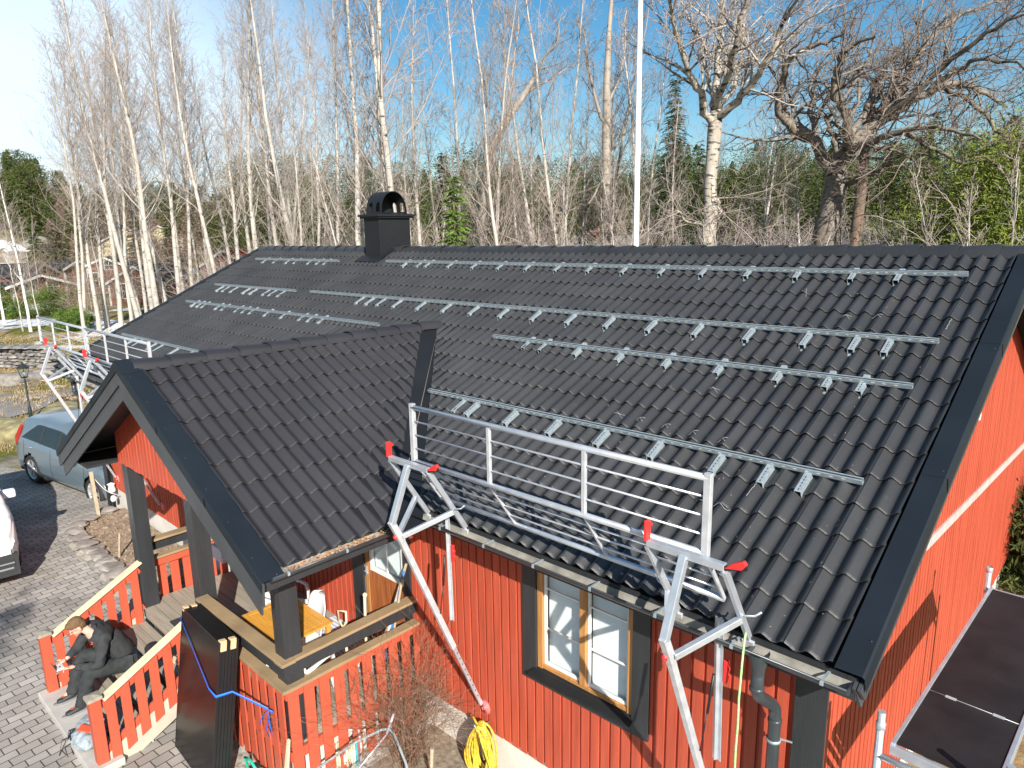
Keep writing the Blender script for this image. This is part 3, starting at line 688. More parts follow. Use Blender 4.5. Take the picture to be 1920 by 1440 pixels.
# ------------------------------------------------------------------ eave frames with struts
def eave_frame():
    """built about x=0, wall at y=.45 - the place it has when root is at (x,0,0)"""
    R = empty('eave_frame', (0,0,0), '', 'scaffold frame', 'aluminium scaffold frames hooked on the eave')
    T = Vector((0,-.455,.70)); E = Vector((0,-.69,.165)); J = Vector((0,-.60,-.01)); F = Vector((0,.40,-2.36)); hw = .29
    m = MB(); m.beam(T+Vector((-hw,0,0)), T+Vector((hw,0,0)), .05, .05); m.build('head_bar', M['alu'], R, bevel=.004)
    m = MB(); m.beam(T-Vector((0,.012,.01)), E, .055, .055, (1,0,0)); m.build('upright', M['alu'], R, bevel=.004)
    m = MB(); m.beam(E+Vector((0,-.01,.03)), J+(J-E)*.2, .062, .05, (1,0,0)); mid = J+(F-J)*.62
    m.beam(J, mid, .058, .045, (1,0,0)); m.build('leg', M['alu_matt'], R, bevel=.004)
    m = MB(); m.beam(mid-(F-J)*.05, F, .042, .032, (1,0,0)); lg = m.build('leg_extension', M['alu'], R, bevel=.003)
    m = MB()
    d = (F-J).normalized()
    for k in range(9): m.obox(mid+d*(.08+k*.09)+Vector((.0215,0,0)), Vector((.0006,0,0)), d*.006, Vector((0,.006,.003)))
    m.build('leg_hole', M['black'], lg, kind='stuff')
    for sx in (-1, 1):
        a = T+Vector((sx*hw,0,-.02)); b = Vector((sx*hw*.98,.0,-.03))
        m = MB(); m.beam(a, b, .05, .032, (1,0,0)); 
        m.build('side_bar', M['alu'], R, bevel=.003)
        m = MB(); m.obox(b+Vector((0,.0,-.01)), Vector((.045,0,0)), Vector((0,.03,.006)), Vector((0,-.004,.02))); m.build('eave_shoe', M['alu_matt'], R, bevel=.004)
        p = a+(b-a)*.63
        m = MB(); m.beam(J+Vector((sx*.03,0,.03)), p-Vector((sx*.0,0,.03)), .045, .045); m.build('strut', M['alu'], R, bevel=.003)
        m = MB(); m.tube([p+Vector((sx*.01,0,0)), p+Vector((sx*.09,.02,.02)), p+Vector((sx*.13,.03,.06))], .008, 6); m.build('lock_pin', M['alu'], R)
        h = a+Vector((0,-.01,.035)); m = MB()
        if sx < 0: m.prism([h+Vector((-.012,-.03,0)), h+Vector((-.012,.03,0)), h+Vector((-.012,.03,.10)), h+Vector((-.012,.065,.10)), h+Vector((-.012,.015,.155)), h+Vector((-.012,-.03,.155))], (.024,0,0))
        else: m.prism([h+Vector((0,-.018,-.015)), h+Vector((.06,-.018,.04)), h+Vector((.13,-.018,.075)), h+Vector((.15,-.018,.05)), h+Vector((.12,-.018,.01))], (0,.036,0))
        m.build('latch', M['redplast'], R, bevel=.006)
        if sx > 0:
            m = MB(); m.beam(h+Vector((-.01,.0,-.02)), h+Vector((.15,0,.03)), .012, .03); m.build('latch_grip', M['blackplast'], R)
    # hanging channel behind the struts with red claw and gas spring
    m = MB(); c0 = Vector((.09,-.08,.10)); c1 = Vector((.13,-.10,-1.04))
    m.beam(c0, c1, .045, .006); m.beam(c0+Vector((-.02,0,0)), c1+Vector((-.02,0,0)), .006, .035); m.beam(c0+Vector((.02,0,0)), c1+Vector((.02,0,0)), .006, .035); m.build('hanging_channel', M['alu'], R)
    m = MB(); y = -.10; q = Vector((.145,y,-.30))
    m.prism([q+Vector((0,0,.09)), q+Vector((.035,0,.09)), q+Vector((.03,0,.05)), q+Vector((.045,0,.03)), q+Vector((.035,0,-.01)), q+Vector((.045,0,-.03)), q+Vector((.03,0,-.09)), q+Vector((0,0,-.09))], (0,.03,0)); m.build('claw', M['redplast'], R, bevel=.004)
    m = MB(); m.tube([(.09,-.13,-.33),(.06,-.14,-.66)], .011, 8); m.tube([(.06,-.14,-.66),(.03,-.17,-.98)], .005, 6); m.build('gas_spring', M['blackplast'], R)
    m = MB(); m.lathe(J+Vector((-.02,-.04,.02)), [(0,-.02),(.022,-.018),(.026,0),(.022,.018),(0,.02)], 12, (1,0,0)); m.build('knob', M['redplast'], R)
    # wall pad
    m = MB(); m.lathe(F+Vector((.03,.045,-.04)), [(0,.0),(.075,.0),(.085,-.01),(.08,-.022),(.02,-.028),(.02,-.05)], 24, (0,1,0)); m.build('wall_pad', mat('faded_red_pad',(.75,.16,.15),.5,var=.1), R)
    return R
f0 = eave_frame(); f0.location = (-3.79,0,0)
f0['label'] = 'aluminium frame with red latches on the eave, its strut ending above the yellow hose'
for x, lb in ((-.86,'aluminium frame on the front eave nearest the camera, with a green rope hanging from it'),(-12.95,'far aluminium frame beside the porch gable, under the joint of two guard rails'),(-15.45,'farthest aluminium frame, at the left end of the eave above the car')):
    c = copy_tree(f0); c.location = (x,0,0); c['label'] = lb
# ------------------------------------------------------------------ guard rail panels
def guard(L=3.06):
    R = empty('guard_rail', (0,0,0), '', 'guard rail', 'aluminium guard rail panels along the eave')
    y0, z1, zm, yl, zl = -.36, 1.235, .70, -.04, .235
    for nm, (y, z) in dict(top_tube=(y0,z1), middle_tube=(y0,zm), bottom_tube=(yl,zl)).items():
        m = MB(); m.tube([(-.0,y,z),(L,y,z)], .024, 12); m.build(nm, M['alu'], R)
    for k in range(3):
        z = zm+(z1-zm)*(k+1)/4; m = MB(); m.tube([(0,y0,z),(L,y0,z)], .0085, 8); m.build('thin_rail', M['alu'], R)
    for k in range(3):
        t = (k+1)/4; m = MB(); m.tube([(0,y0+(yl-y0)*t,zm+(zl-zm)*t),(L,y0+(yl-y0)*t,zm+(zl-zm)*t)], .0085, 8); m.build('thin_rail', M['alu'], R)
    for k, x in enumerate((0, L/3, 2*L/3, L)):
        e = k in (0, 3); m = MB()
        m.beam((x,y0,zm-.02),(x,y0,z1+(.035 if e else 0)), .036 if not e else .05, .03 if not e else .045, (0,1,0)); m.build('upright', M['alu_matt'], R, bevel=.003)
        m = MB(); m.beam((x,y0,zm),(x,yl,zl), .03, .02, (1,0,0)); m.build('inclined_bar', M['alu_matt'], R, bevel=.003)
    return R
g0 = guard(); g0.location = (-3.82,0,0); g0['label'] = 'near aluminium guard rail over the front eave above the window'
for x, lb in ((-13.37,'far guard rail next to the porch ridge'),(-16.52,'farthest guard rail at the left end of the eave')):
    c = copy_tree(g0); c.location = (x,0,0); c['label'] = lb

# ------------------------------------------------------------------ scaffold tower at the gable
S = empty('scaffold_tower', (.6,1.8,-3.2), 'aluminium scaffold platform with dark plywood deck beside the red gable wall', 'scaffold')
yw = 1.6; d = Vector((math.sin(math.radians(yw)), math.cos(math.radians(yw)), 0)); n = Vector((d.y,-d.x,0))
N0 = Vector((.305,.33,-.60)); Lp, Wp = 2.93, .62
def sp(a, b, z=0): return N0+d*a+n*b+Vector((0,0,z))
m = MB()
for (a0, a1) in ((0.03,.80),(.806,Lp-.03)):
    m.prism([sp(a0,.03,-.01), sp(a1,.03,-.01), sp(a1,Wp-.03,-.01), sp(a0,Wp-.03,-.01)], (0,0,.012))
pd = m.build('platform', M['ply'], S)
m = MB(); m.beam(sp(0,.014,-.035), sp(Lp,.014,-.035), .028, .09); m.beam(sp(0,Wp-.014,-.035), sp(Lp,Wp-.014,-.035), .028, .09); m.beam(sp(0,0,-.04), sp(0,Wp,-.04), .03, .07); m.beam(sp(Lp,0,-.04), sp(Lp,Wp,-.04), .03, .07)
m.build('platform_frame', M['alu'], S, bevel=.003)
m = MB()
for b in (.17,.47):
    m.obox(sp(.80,b,.006), n*.035, d*.014, Vector((0,0,.0022)))
m.build('hatch_hinge', M['alu_matt'], pd)
m = MB(); m.tube([sp(.803,.03,.004), sp(.803,Wp-.03,.004)], .003, 5); m.build('hatch_seam', M['alu_matt'], pd)
for (a, b) in ((-.08,-.05),(-.08,Wp+.05),(Lp+.05,-.03),(Lp+.05,Wp+.05)):
    m = MB(); q = sp(a,b); m.tube([Vector((q.x,q.y,-3.2)), Vector((q.x,q.y,-.34 if a < 0 else -.42))], .025, 14); 
    m.lathe(Vector((q.x,q.y,-.47)), [(.026,0),(.032,.005),(.032,.05),(.026,.055)], 14); m.build('post', M['alu'], S)
for a in (-.08, Lp+.05):
    for z in (-.67,-.80,-1.9,-2.9):
        m = MB(); p = sp(a,-.05); q = sp(a,Wp+.05); m.tube([Vector((p.x,p.y,z)), Vector((q.x,q.y,z))], .022 if z < -.7 else .025, 10); m.build('rung', M['alu'], S)
# scuffs on the deck are in the plywood itself
# ------------------------------------------------------------------ green rope from the near frame
m = MB(); rd = random.Random(2); pts = [(-.575,-.06,.10),(-.56,-.12,.02),(-.545,-.17,-.10),(-.55,-.18,-.4)]
z = -.6
while z > -3.1: pts.append((-.55+.004*math.sin(z*9),-.18+.003*math.sin(z*5),z)); z -= .2
pts.append((-.55,-.18,-3.18)); m.tube(pts, .008, 8); tag(m.build('rope', M['rope'], loc=(-.55,-.18,-3.2)), 'pale green rope hanging straight down from the near eave frame', 'rope')
# ------------------------------------------------------------------ solar panels leaning on the porch railing
cell = mat('solar_glass', (.005,.005,.006), .22, var=.3, vs=1.2, spec=.2)
frm = mat('panel_frame', (.012,.012,.013), .35, var=.1)
top = Vector((-6.78,-1.475,-1.47)); bot = Vector((-6.78,-1.755,-3.19)); up = (top-bot).normalized(); H = (top-bot).length; wd = Vector((1,-.045,0)).normalized(); th = wd.cross(up); th = th if th.y < 0 else -th
PWD = 1.09; npan = 6
plab = ['black solar panel at the back of the stack, against the railing','second black solar panel from the railing','third black solar panel from the railing','fourth black solar panel from the railing','fifth black solar panel from the railing, just behind the outermost one','outermost black solar panel of the stack, its dark glass facing the stairs']
for k in range(npan):
    o = bot+Vector((0,.10,0))+th*(.0365*k); R = empty('solar_panel', o, plab[k], 'solar panel', 'solar panels stacked against the railing')
    m = MB(); f = .033
    for (a0,a1,b0,b1) in ((0,.012,0,H),(PWD-.012,PWD,0,H),(.012,PWD-.012,0,.012),(.012,PWD-.012,H-.012,H)):
        m.obox(o+wd*(a0+a1)/2+up*(b0+b1)/2+th*f/2, wd*(a1-a0)/2, up*(b1-b0)/2, th*f/2)
    m.build('frame', frm, R, bevel=.0015)
    m = MB(); m.obox(o+wd*PWD/2+up*H/2+th*(f-.005), wd*(PWD/2-.011), up*(H/2-.011), th*.002); m.build('glass', cell, R)
    if k in (1,2,3,4,5):
        pass
for nm, a, k0, k1 in (('a', .012, 4, 6), ('b', .05, 2, 4), ('c', PWD-.04, 3.6, 5.8), ('d', PWD-.04, .7, 2.8)):
    pass
cards = [(.015,4.2,5.9,'left front corner'),(.015,1.6,3.3,'left rear corner'),(PWD-.045,3.7,5.7,'right front corner'),(PWD-.045,.8,2.7,'right rear corner')]
for a, k0, k1, pos in cards:
    m = MB(); o = bot+Vector((0,.10,0))+up*H
    for (da, w2) in ((0,.030),):
        m.obox(o+wd*(a+.014)+th*(.0365*(k0+k1)/2)+up*(-.012), wd*.030, th*(.0365*(k1-k0)/2), up*.026)
        if a > .5: m.obox(o+wd*(a+.05)+th*(.0365*(k0+k1)/2)+up*(-.05), wd*.008, th*(.0365*(k1-k0)/2-.004), up*.05)
    tag(m.build('corner_protector', M['card'], bevel=.004, loc=o+wd*a), 'folded cardboard protector on the %s of the solar panel stack' % pos, 'cardboard', 'cardboard corner protectors')
# blue strap
m = MB(); o = bot+Vector((0,.10,0)); ft = th*(.0365*npan+.006)
def ribbon(mb, pts, w_, up_): 
    pts = [Vector(p) for p in pts]; vs = []
    for i, p in enumerate(pts):
        u = up_[i] if isinstance(up_, list) else up_
        vs += [p-Vector(u)*w_/2, p+Vector(u)*w_/2]
    mb.add(vs, [(2*i,2*i+2,2*i+3,2*i+1) for i in range(len(pts)-1)], True)
q0 = o+wd*(-.006)+up*(H*.915)+ft; q1 = o+wd*(PWD*.82)+up*(H*.655)+ft; q2 = o+wd*(PWD+.006)+up*(H*.655)+ft; q3 = q2-ft*.8
ribbon(m, [o+wd*(-.006)+up*(H*.93), q0, q1, q2, q3, (-5.18,-1.42,-2.10)], .028, up)
kx = Vector((-5.18,-1.41,-2.10))
ribbon(m, [kx, kx+Vector((.05,-.03,.02)), kx+Vector((.09,0,0))], .03, Vector((0,0,1)))
ribbon(m, [kx+Vector((.03,-.02,0)), kx+Vector((-.03,-.06,-.06)), kx+Vector((-.08,-.07,-.16)), kx+Vector((-.10,-.06,-.20))], .03, Vector((.8,0,.5)))
lp = [kx+Vector((.05,-.03,-.02)), kx+Vector((.06,-.05,-.10)), kx+Vector((.02,-.06,-.19)), kx+Vector((.07,-.06,-.27)), kx+Vector((.12,-.05,-.22)), kx+Vector((.10,-.05,-.12)), kx+Vector((.06,-.04,-.03))]
ribbon(m, lp, .026, Vector((.75,0,.6)))
so_ = m.build('strap', M['strap'], loc=kx); sd = so_.modifiers.new('s','SOLIDIFY'); sd.thickness = .002
tag(so_, 'blue lashing strap tied round the solar panel stack with a bow on the railing', 'strap')
# ------------------------------------------------------------------ hose on the wall
m = MB(); rd = random.Random(6)
for k in range(20):
    w_ = .12+.10*rd.random(); L = .62+.22*rd.random(); cx = -3.70+rd.uniform(-.02,.03); y = .36-rd.uniform(.0,.16); zt = -2.50+rd.uniform(-.03,.02); sh = rd.uniform(-.05,.05); pts = []
    for i in range(33):
        t = 2*PI*i/32
        pts.append((cx+sh*(1-math.cos(t))/2+math.sin(t)*w_*(.35+.65*math.sin(t/2))*1.0, y+.02*math.cos(3*t+k), zt-L*(1-math.cos(t))/2))
    m.tube(pts, .0125, 6, cap=False)
m.tube([(-3.85,.33,-2.50),(-3.80,.28,-2.47),(-3.72,.26,-2.50),(-3.66,.25,-2.60),(-3.62,.26,-2.9)], .013, 8)
H_ = m.build('hose', M['yellow'], loc=(-3.7,.35,-3.2)); tag(H_, 'bundle of yellow garden hose hanging on the red wall under the frame strut', 'hose')
m = MB(); m.tube([(-3.70,.43,-2.56),(-3.70,.30,-2.54),(-3.70,.22,-2.52),(-3.70,.2,-2.47)], .009, 8); m.build('hose_hook', M['galv'], H_)
# ------------------------------------------------------------------ bare bush
def twig(mb, rd, p, d, L, r, depth, spread, gz=.0, nseg=4, nb=3, minr=.0016, sides=3):
    pts = [p.copy()]; rs = [r]; q = p.copy(); dd = d.copy()
    for i in range(nseg):
        dd = (dd+Vector((rd.gauss(0,spread),rd.gauss(0,spread),rd.gauss(0,spread)+gz))).normalized()
        q = q+dd*(L/nseg); pts.append(q.copy()); rs.append(max(minr, r*(1-.7*(i+1)/nseg)))
        if depth > 0:
            for b in range(nb if i > 0 else nb-1):
                a = dd.cross(Vector((rd.gauss(0,1),rd.gauss(0,1),rd.gauss(0,1)))).normalized()
                nd = (dd*rd.uniform(.5,1.1)+a*rd.uniform(.5,1.0)).normalized()
                twig(mb, rd, q, nd, L*rd.uniform(.35,.65), max(minr, rs[-1]*.6), depth-1, spread, gz, max(2,nseg-1), nb, minr, sides)
    mb.tube(pts, rs, sides, cap=False, smooth=False)
bark_b = mat('bush_twigs', (.20,.12,.075), .8, var=.45, vs=30)
m = MB(); rd = random.Random(11)
for i in range(46):
    a = rd.uniform(0,2*PI); r = rd.uniform(0,.18); p = Vector((-4.48+r*math.cos(a), -.18+r*math.sin(a), -3.18)); dv = Vector((math.cos(a)*rd.uniform(.1,.62), math.sin(a)*rd.uniform(.1,.55), 1)).normalized()
    twig(m, rd, p, dv, rd.uniform(.65,1.25), .006, 2, .16, .02, 4, 2)
tag(m.build('bush', bark_b, loc=(-4.48,-.18,-3.2)), 'leafless brown bush between the porch railing and the red wall', 'bush')
buds = MB()
for i in range(90):
    a = rd.uniform(0,2*PI); r = rd.uniform(.1,.6); p = Vector((-4.48+r*math.cos(a), -.18+r*math.sin(a)*.9, -2.75+rd.uniform(0,.75)))
    u = Vector((rd.gauss(0,1),rd.gauss(0,1),rd.gauss(0,1))).normalized()*.008; v = u.orthogonal().normalized()*.006; buds.add([p-u,p+v,p+u,p-v],[(0,1,2,3)])
buds.build('withered_leaf', mat('withered_leaf',(.5,.07,.03),.7,var=.3), bpy.data.objects['bush'], kind='stuff')
# ------------------------------------------------------------------ hose reel (teal), wheelbarrow frame, sticks, green watering thing
R = empty('hose_reel', (-4.98,-.62,-3.19), 'teal plastic hose reel with pale hose on the slabs by the railing', 'hose reel')
c = Vector((-4.98,-.66,-2.99)); ax = Vector((.55,.83,.0)).normalized()
for s in (-1,1):
    m = MB(); m.lathe(c+ax*s*.14, [(.02,-.012),(.16,-.016),(.17,0),(.16,.012),(.02,.016)], 28, ax); m.build('reel_disc', M['teal'], R)
m = MB(); rd = random.Random(4)
for k in range(9):
    cc = c+ax*(-.11+k*.0275); u = Vector((0,0,1)); v = ax.cross(u); pts = [cc+(u*math.cos(t)+v*math.sin(t))*(.115+.012*((k*7)%3)) for t in [2*PI*i/20 for i in range(21)]]; m.tube(pts, .014, 6, cap=False)
m.build('wound_hose', mat('cream_hose',(.72,.66,.48),.5,var=.05), R)
m = MB(); m.tube([c+ax*.17+Vector((0,0,-.19)), c+ax*.19+Vector((0,0,.05)), c+ax*.17+Vector((.0,0,.26)), c+Vector((0,0,.30)), c-ax*.15+Vector((0,0,.26)), c-ax*.19+Vector((0,0,.05)), c-ax*.17+Vector((0,0,-.19))], .014, 8); m.build('reel_handle', mat('grey_plastic',(.5,.5,.52),.5), R)
W = empty('wheelbarrow', (-4.3,-.75,-3.19), 'upturned wheelbarrow with grey tubular frame in front of the bush', 'wheelbarrow')
m = MB(); m.tube([(-4.95,-1.15,-2.95),(-4.62,-.72,-2.62),(-4.44,-.50,-2.50),(-4.37,-.45,-2.49),(-4.29,-.45,-2.51),(-4.0,-.53,-2.66),(-3.83,-.60,-2.76),(-3.80,-.64,-2.83),(-3.86,-.9,-2.99),(-4.0,-1.2,-3.12)], .014, 10); m.build('tube_frame', mat('grey_tube',(.33,.40,.42),.4,metal=.2,var=.1), W)
m = MB(); m.prism([(-4.55,-1.15,-3.05),(-4.12,-1.05,-3.05),(-4.08,-.72,-2.98),(-4.42,-.78,-2.98)],(0,0,.02)); m.build('tray', mat('grey_tray',(.25,.29,.30),.5), W)
m = MB(); m.tube([(-4.34,-.40,-2.30),(-4.36,-.50,-2.52)], .016, 8); m.tube([(-4.36,-.50,-2.52),(-4.52,-1.05,-3.0)], .009, 8)
tag(m.build('shovel_handle', mat('pale_steel',(.6,.55,.62),.35,metal=.5), loc=(-4.4,-.8,-3.1)), 'thin pale metal shaft leaning over the wheelbarrow frame', 'tool')
m = MB(); m.tube([(-4.02,-.15,-2.72),(-4.0,-.22,-3.19)], .022, 8); tag(m.build('stick', M['plank'], loc=(-4.0,-.2,-3.19)), 'short grey wooden stake between the bush and the yellow hose', 'stake')
m = MB(); m.prism([(-5.02,-1.44,-3.2),(-4.93,-1.44,-3.2),(-4.86,-1.36,-2.34),(-4.895,-1.36,-2.34)],(0,-.022,0)); tag(m.build('plank', M['capnew'], loc=(-4.95,-1.45,-3.2)), 'narrow fresh board leaning on the railing corner', 'plank')
m = MB(); m.lathe((-5.45,-1.52,-3.19), [(0,.0),(.13,.0),(.15,.10),(.14,.17),(.10,.20),(0,.21)], 20); m.tube([(-5.6,-1.52,-3.02),(-5.66,-1.52,-2.9),(-5.52,-1.52,-2.86),(-5.38,-1.52,-2.92)], .015, 8)
tag(m.build('watering_can', M['green'], loc=(-5.45,-1.52,-3.19)), 'bright green plastic watering can on the gravel below the railing', 'watering can')
# ------------------------------------------------------------------ furniture on the porch
Zd = -2.418
T = empty('garden_table', (-6.05,-.68,Zd), 'small square table with honey coloured slatted top on the porch', 'table')
m = MB(); tx0,tx1,ty0,ty1,tz = -6.53,-5.55,-1.02,-.34,-1.70
m.box((tx0,ty0,tz-.022),(tx1,ty0+.075,tz)); m.box((tx0,ty1-.075,tz-.022),(tx1,ty1,tz)); m.box((tx0,ty0+.075,tz-.022),(tx0+.075,ty1-.075,tz)); m.box((tx1-.075,ty0+.075,tz-.022),(tx1,ty1-.075,tz))
y = ty0+.08
while y < ty1-.12: m.box((tx0+.08,y,tz-.02),(tx1-.08,min(y+.082,ty1-.079),tz-.002)); y += .087
m.build('table_top', M['table'], T, bevel=.003)
for x in (tx0+.05,tx1-.05):
    for y in (ty0+.05,ty1-.05): m = MB(); m.box((x-.025,y-.025,Zd),(x+.025,y+.025,tz-.024)); m.build('leg', M['table'], T)
def chair(loc, rz, label):
    R = empty('garden_chair', (0,0,0), label, 'chair', 'white plastic chairs on the porch')
    m = MB(); m.prism([(-.24,-.24,.42),(.24,-.24,.42),(.23,.22,.40),(-.23,.22,.40)],(0,0,.018)); m.build('seat', M['white'], R, bevel=.01)
    # rounded backrest, curved shell
    m = MB(); nx, nz = 12, 14; vs = []
    for j in range(nz+1):
        t = j/nz; wv = .235*math.sqrt(max(0.0,1-max(0,(t-.55)/.45)**2.4)) if t > .55 else .235
        for i in range(nx+1):
            u = -1+2*i/nx; vs.append((u*wv, .22+.14*t-.06*u*u, .42+t*.50))
    m.add(vs, [(j*(nx+1)+i, j*(nx+1)+i+1, (j+1)*(nx+1)+i+1, (j+1)*(nx+1)+i) for j in range(nz) for i in range(nx)], True)
    b = m.build('backrest', M['white'], R); sd = b.modifiers.new('s','SOLIDIFY'); sd.thickness = .014
    for s in (-1,1):
        m = MB(); ribbon(m, [(s*.24,.26,.66),(s*.28,.10,.68),(s*.29,-.10,.665),(s*.28,-.20,.64),(s*.26,-.245,.56),(s*.245,-.25,.44)], .055, [Vector((1,0,0))]*3+[Vector((1,0,0))]*3)
        a = m.build('armrest', M['white'], R); sd = a.modifiers.new('s','SOLIDIFY'); sd.thickness = .016
        for y in (-.22,.24):
            m = MB(); yy = y*1.12; m.prism([(s*.215,y-.03,.41),(s*.215,y+.03,.41),(s*.27,yy+.022,0),(s*.27,yy-.022,0)],(s*.022,0,0)); m.build('leg', M['white'], R, bevel=.005)
    R.location = loc; R.rotation_euler = (0,0,rz); return R
chair((-6.02,-.55,Zd), math.radians(-8), 'white plastic chair with rounded back, behind the table by the striped rug')
chair((-6.86,-.30,Zd), math.radians(112), 'white plastic chair left of the table, only its arm showing')
chair((-5.30,-.93,Zd), math.radians(205), 'white plastic chair in the railing corner, seen through the pickets')
# striped rug with sheepskin
rug = mat('striped_rug', (.55,.60,.66), .9, var=.0); nn = rug.node_tree; bb = nn.nodes['Principled BSDF']; wv = nn.nodes.new('ShaderNodeTexWave'); wv.inputs['Scale'].default_value = 5.5; wv.bands_direction = 'Y'; gg = nn.nodes.new('ShaderNodeNewGeometry'); nn.links.new(gg.outputs['Position'], wv.inputs[0]); cr = nn.nodes.new('ShaderNodeValToRGB'); cr.color_ramp.elements[0].color = (.66,.68,.70,1); cr.color_ramp.elements[1].color = (.20,.33,.50,1); cr.color_ramp.elements[0].position = .55; nn.links.new(wv.outputs[0], cr.inputs[0]); nn.links.new(cr.outputs[0], bb.inputs[0])
m = MB(); m.box((-6.75,-.12,Zd),(-5.25,.40,Zd+.012)); tag(m.build('rug', rug, loc=(-6,.1,Zd)), 'blue and white striped rug along the house wall on the porch', 'rug')
fur = mat('sheepskin', (.70,.64,.55), .95, var=.14, vs=20, bump=1, bs=60)
m = MB(); rd = random.Random(9); n = 22
vs = [(-5.62,.12,Zd+.10)]
for j in range(1,6):
    for i in range(n):
        a = 2*PI*i/n; r = .055*j*(1+.18*math.sin(3*a+1)+.08*rd.random()); vs.append((-5.62+r*1.1*math.cos(a), .10+r*.85*math.sin(a), Zd+.014+.09*(1-(j/5)**2)+rd.uniform(0,.01)))
m.add(vs, [(0,1+i,1+(i+1)%n) for i in range(n)]+[(1+j*n+i,1+(j+1)*n+i,1+(j+1)*n+(i+1)%n,1+j*n+(i+1)%n) for j in range(4) for i in range(n)], True)
tag(m.build('sheepskin', fur, loc=(-5.62,.1,Zd)), 'small cream sheepskin lying on the striped rug', 'sheepskin')
# door mat
mm = mat('rubber_mat', (.03,.035,.04), .6)
m = MB(); x0,x1,y0,y1 = -8.35,-7.45,-1.22,-.72
for i in range(19):
    m.box((x0+i*(x1-x0)/18-.006,y0,Zd),(x0+i*(x1-x0)/18+.006,y1,Zd+.02))
for j in range(12): m.box((x0,y0+j*(y1-y0)/11-.006,Zd),(x1,y0+j*(y1-y0)/11+.006,Zd+.018))
tag(m.build('door_mat', mm, loc=(-7.9,-1,Zd)), 'dark rubber grid mat at the top of the steps', 'door mat')
m = MB(); m.prism([(-8.12,-1.46,-2.60),(-7.40,-1.40,-2.60),(-7.38,-1.44,-2.60),(-7.7,-1.50,-2.60),(-8.1,-1.50,-2.60)],(0,0,.03)); tag(m.build('wood_splinter', M['capnew'], loc=(-7.8,-1.45,-2.61)), 'split pale lath lying on the top step', 'lath')
# tools and boards leaning by the door
def tool(name, pts, r, m_, lb, cat, n=8):
    m = MB(); m.tube(pts, r, n); return tag(m.build(name, m_, loc=pts[-1]), lb, cat, 'tools and boards leaning by the porch door')
tool('board', [(-4.98,.36,-1.02),(-5.22,-.02,-2.41)], .022, M['plank'], 'grey brown pole leaning by the door, leftmost of the bundle', 'pole', 4)
tool('board', [(-4.99,.33,-1.10),(-5.12,.0,-2.41)], .02, mat('blue_pole',(.05,.16,.42),.5), 'blue pole in the bundle leaning by the door', 'pole', 4)
tool('board', [(-5.0,.30,-1.25),(-5.16,-.06,-2.41)], .018, M['whitepaint'], 'white pole in the bundle leaning by the door', 'pole', 4)
tool('board', [(-4.97,.28,-1.18),(-5.04,.02,-2.41)], .018, M['plank'], 'grey brown pole at the right of the bundle by the door', 'pole', 4)
m = MB(); m.tube([(-5.27,-.06,-1.37),(-5.24,-.12,-2.40)], .017, 8); m.lathe((-5.27,-.055,-1.36), [(0,-.03),(.026,-.02),(.028,.01),(.0,.03)], 10); tag(m.build('broom', M['capnew'], loc=(-5.24,-.12,-2.41)), 'wooden broom handle standing behind the railing', 'broom')
m = MB(); q = Vector((-5.22,-.42,-1.44)); m.tube([q+Vector((-.06,0,-.10)), q+Vector((-.065,0,.03)), q+Vector((.065,.02,.05)), q+Vector((.06,.02,-.08)), q+Vector((0,.01,-.17)), q+Vector((-.06,0,-.10))], .014, 6); m.tube([q+Vector((0,.01,-.15)), q+Vector((.01,.06,-.95))], .017, 8)
tag(m.build('spade', M['capnew'], loc=(-5.2,-.36,-2.4)), 'spade with a wooden D grip standing behind the railing', 'spade')
# white slatted hanging thing
R = empty('hanging_rack', (-6.98,.25,-1.25), 'white slatted rack hanging on cords inside the porch', 'rack')
for k in range(7):
    m = MB(); z = -1.72+k*.030; m.obox((-8.35,-.35+.0*k,z-.02), (.17,0,0),(0,.13,0),(0,0,.009)); m.build('slat', M['white'], R)
m = MB(); m.tube([(-8.5,-.35,-1.5),(-8.45,-.35,-.25)], .003, 4); m.tube([(-8.2,-.35,-1.5),(-8.25,-.35,-.25)], .003, 4); m.build('cord', M['whitepaint'], R)

# ------------------------------------------------------------------ terrain
CX, CY, CZ = CAMP
def fract_noise(x, y, s=1.0, seed=0):
    # smooth value noise from sines (deterministic, cheap)
    r = 0; a = 1; f = 1/s
    for k in range(4):
        r += a*math.sin(x*f*1.3+seed+k*1.7+1.9*math.sin(y*f*.9+k))*math.cos(y*f*1.1+seed*1.3-k*2.1+1.3*math.sin(x*f*.7+2*k)); a *= .5; f *= 2.07
    return r/1.9
def sst(a, b, x): t = min(1, max(0, (x-a)/(b-a))); return t*t*(3-2*t)
def terr(x, y):
    dx, dy = x-CX, y-CY; d = math.hypot(dx, dy); az = math.degrees(math.atan2(-dx, dy))
    z = -3.2-.28*sst(-14.5,-21,x)-.35*sst(-21,-34,x)
    if x < -22: z += .16*fract_noise(x, y, 5, 1)*sst(-22,-27,x)
    # rock hump by the lamp
    z += .55*math.exp(-(((x+31)/3.4)**2+((y-2.6)/2.2)**2))
    far = sst(78, 150, d)
    z += far*6.0+far*1.2*fract_noise(x, y, 22, 3)
    hill = sst(73, 78, az)*(1-sst(100,120,az))
    z += hill*sst(98, 138, d)*5.0*(1+.10*fract_noise(x, y, 9, 5))+hill*sst(98,110,d)*1.0*abs(fract_noise(x,y,4,2))
    z += sst(150, 240, d)*8
    return z
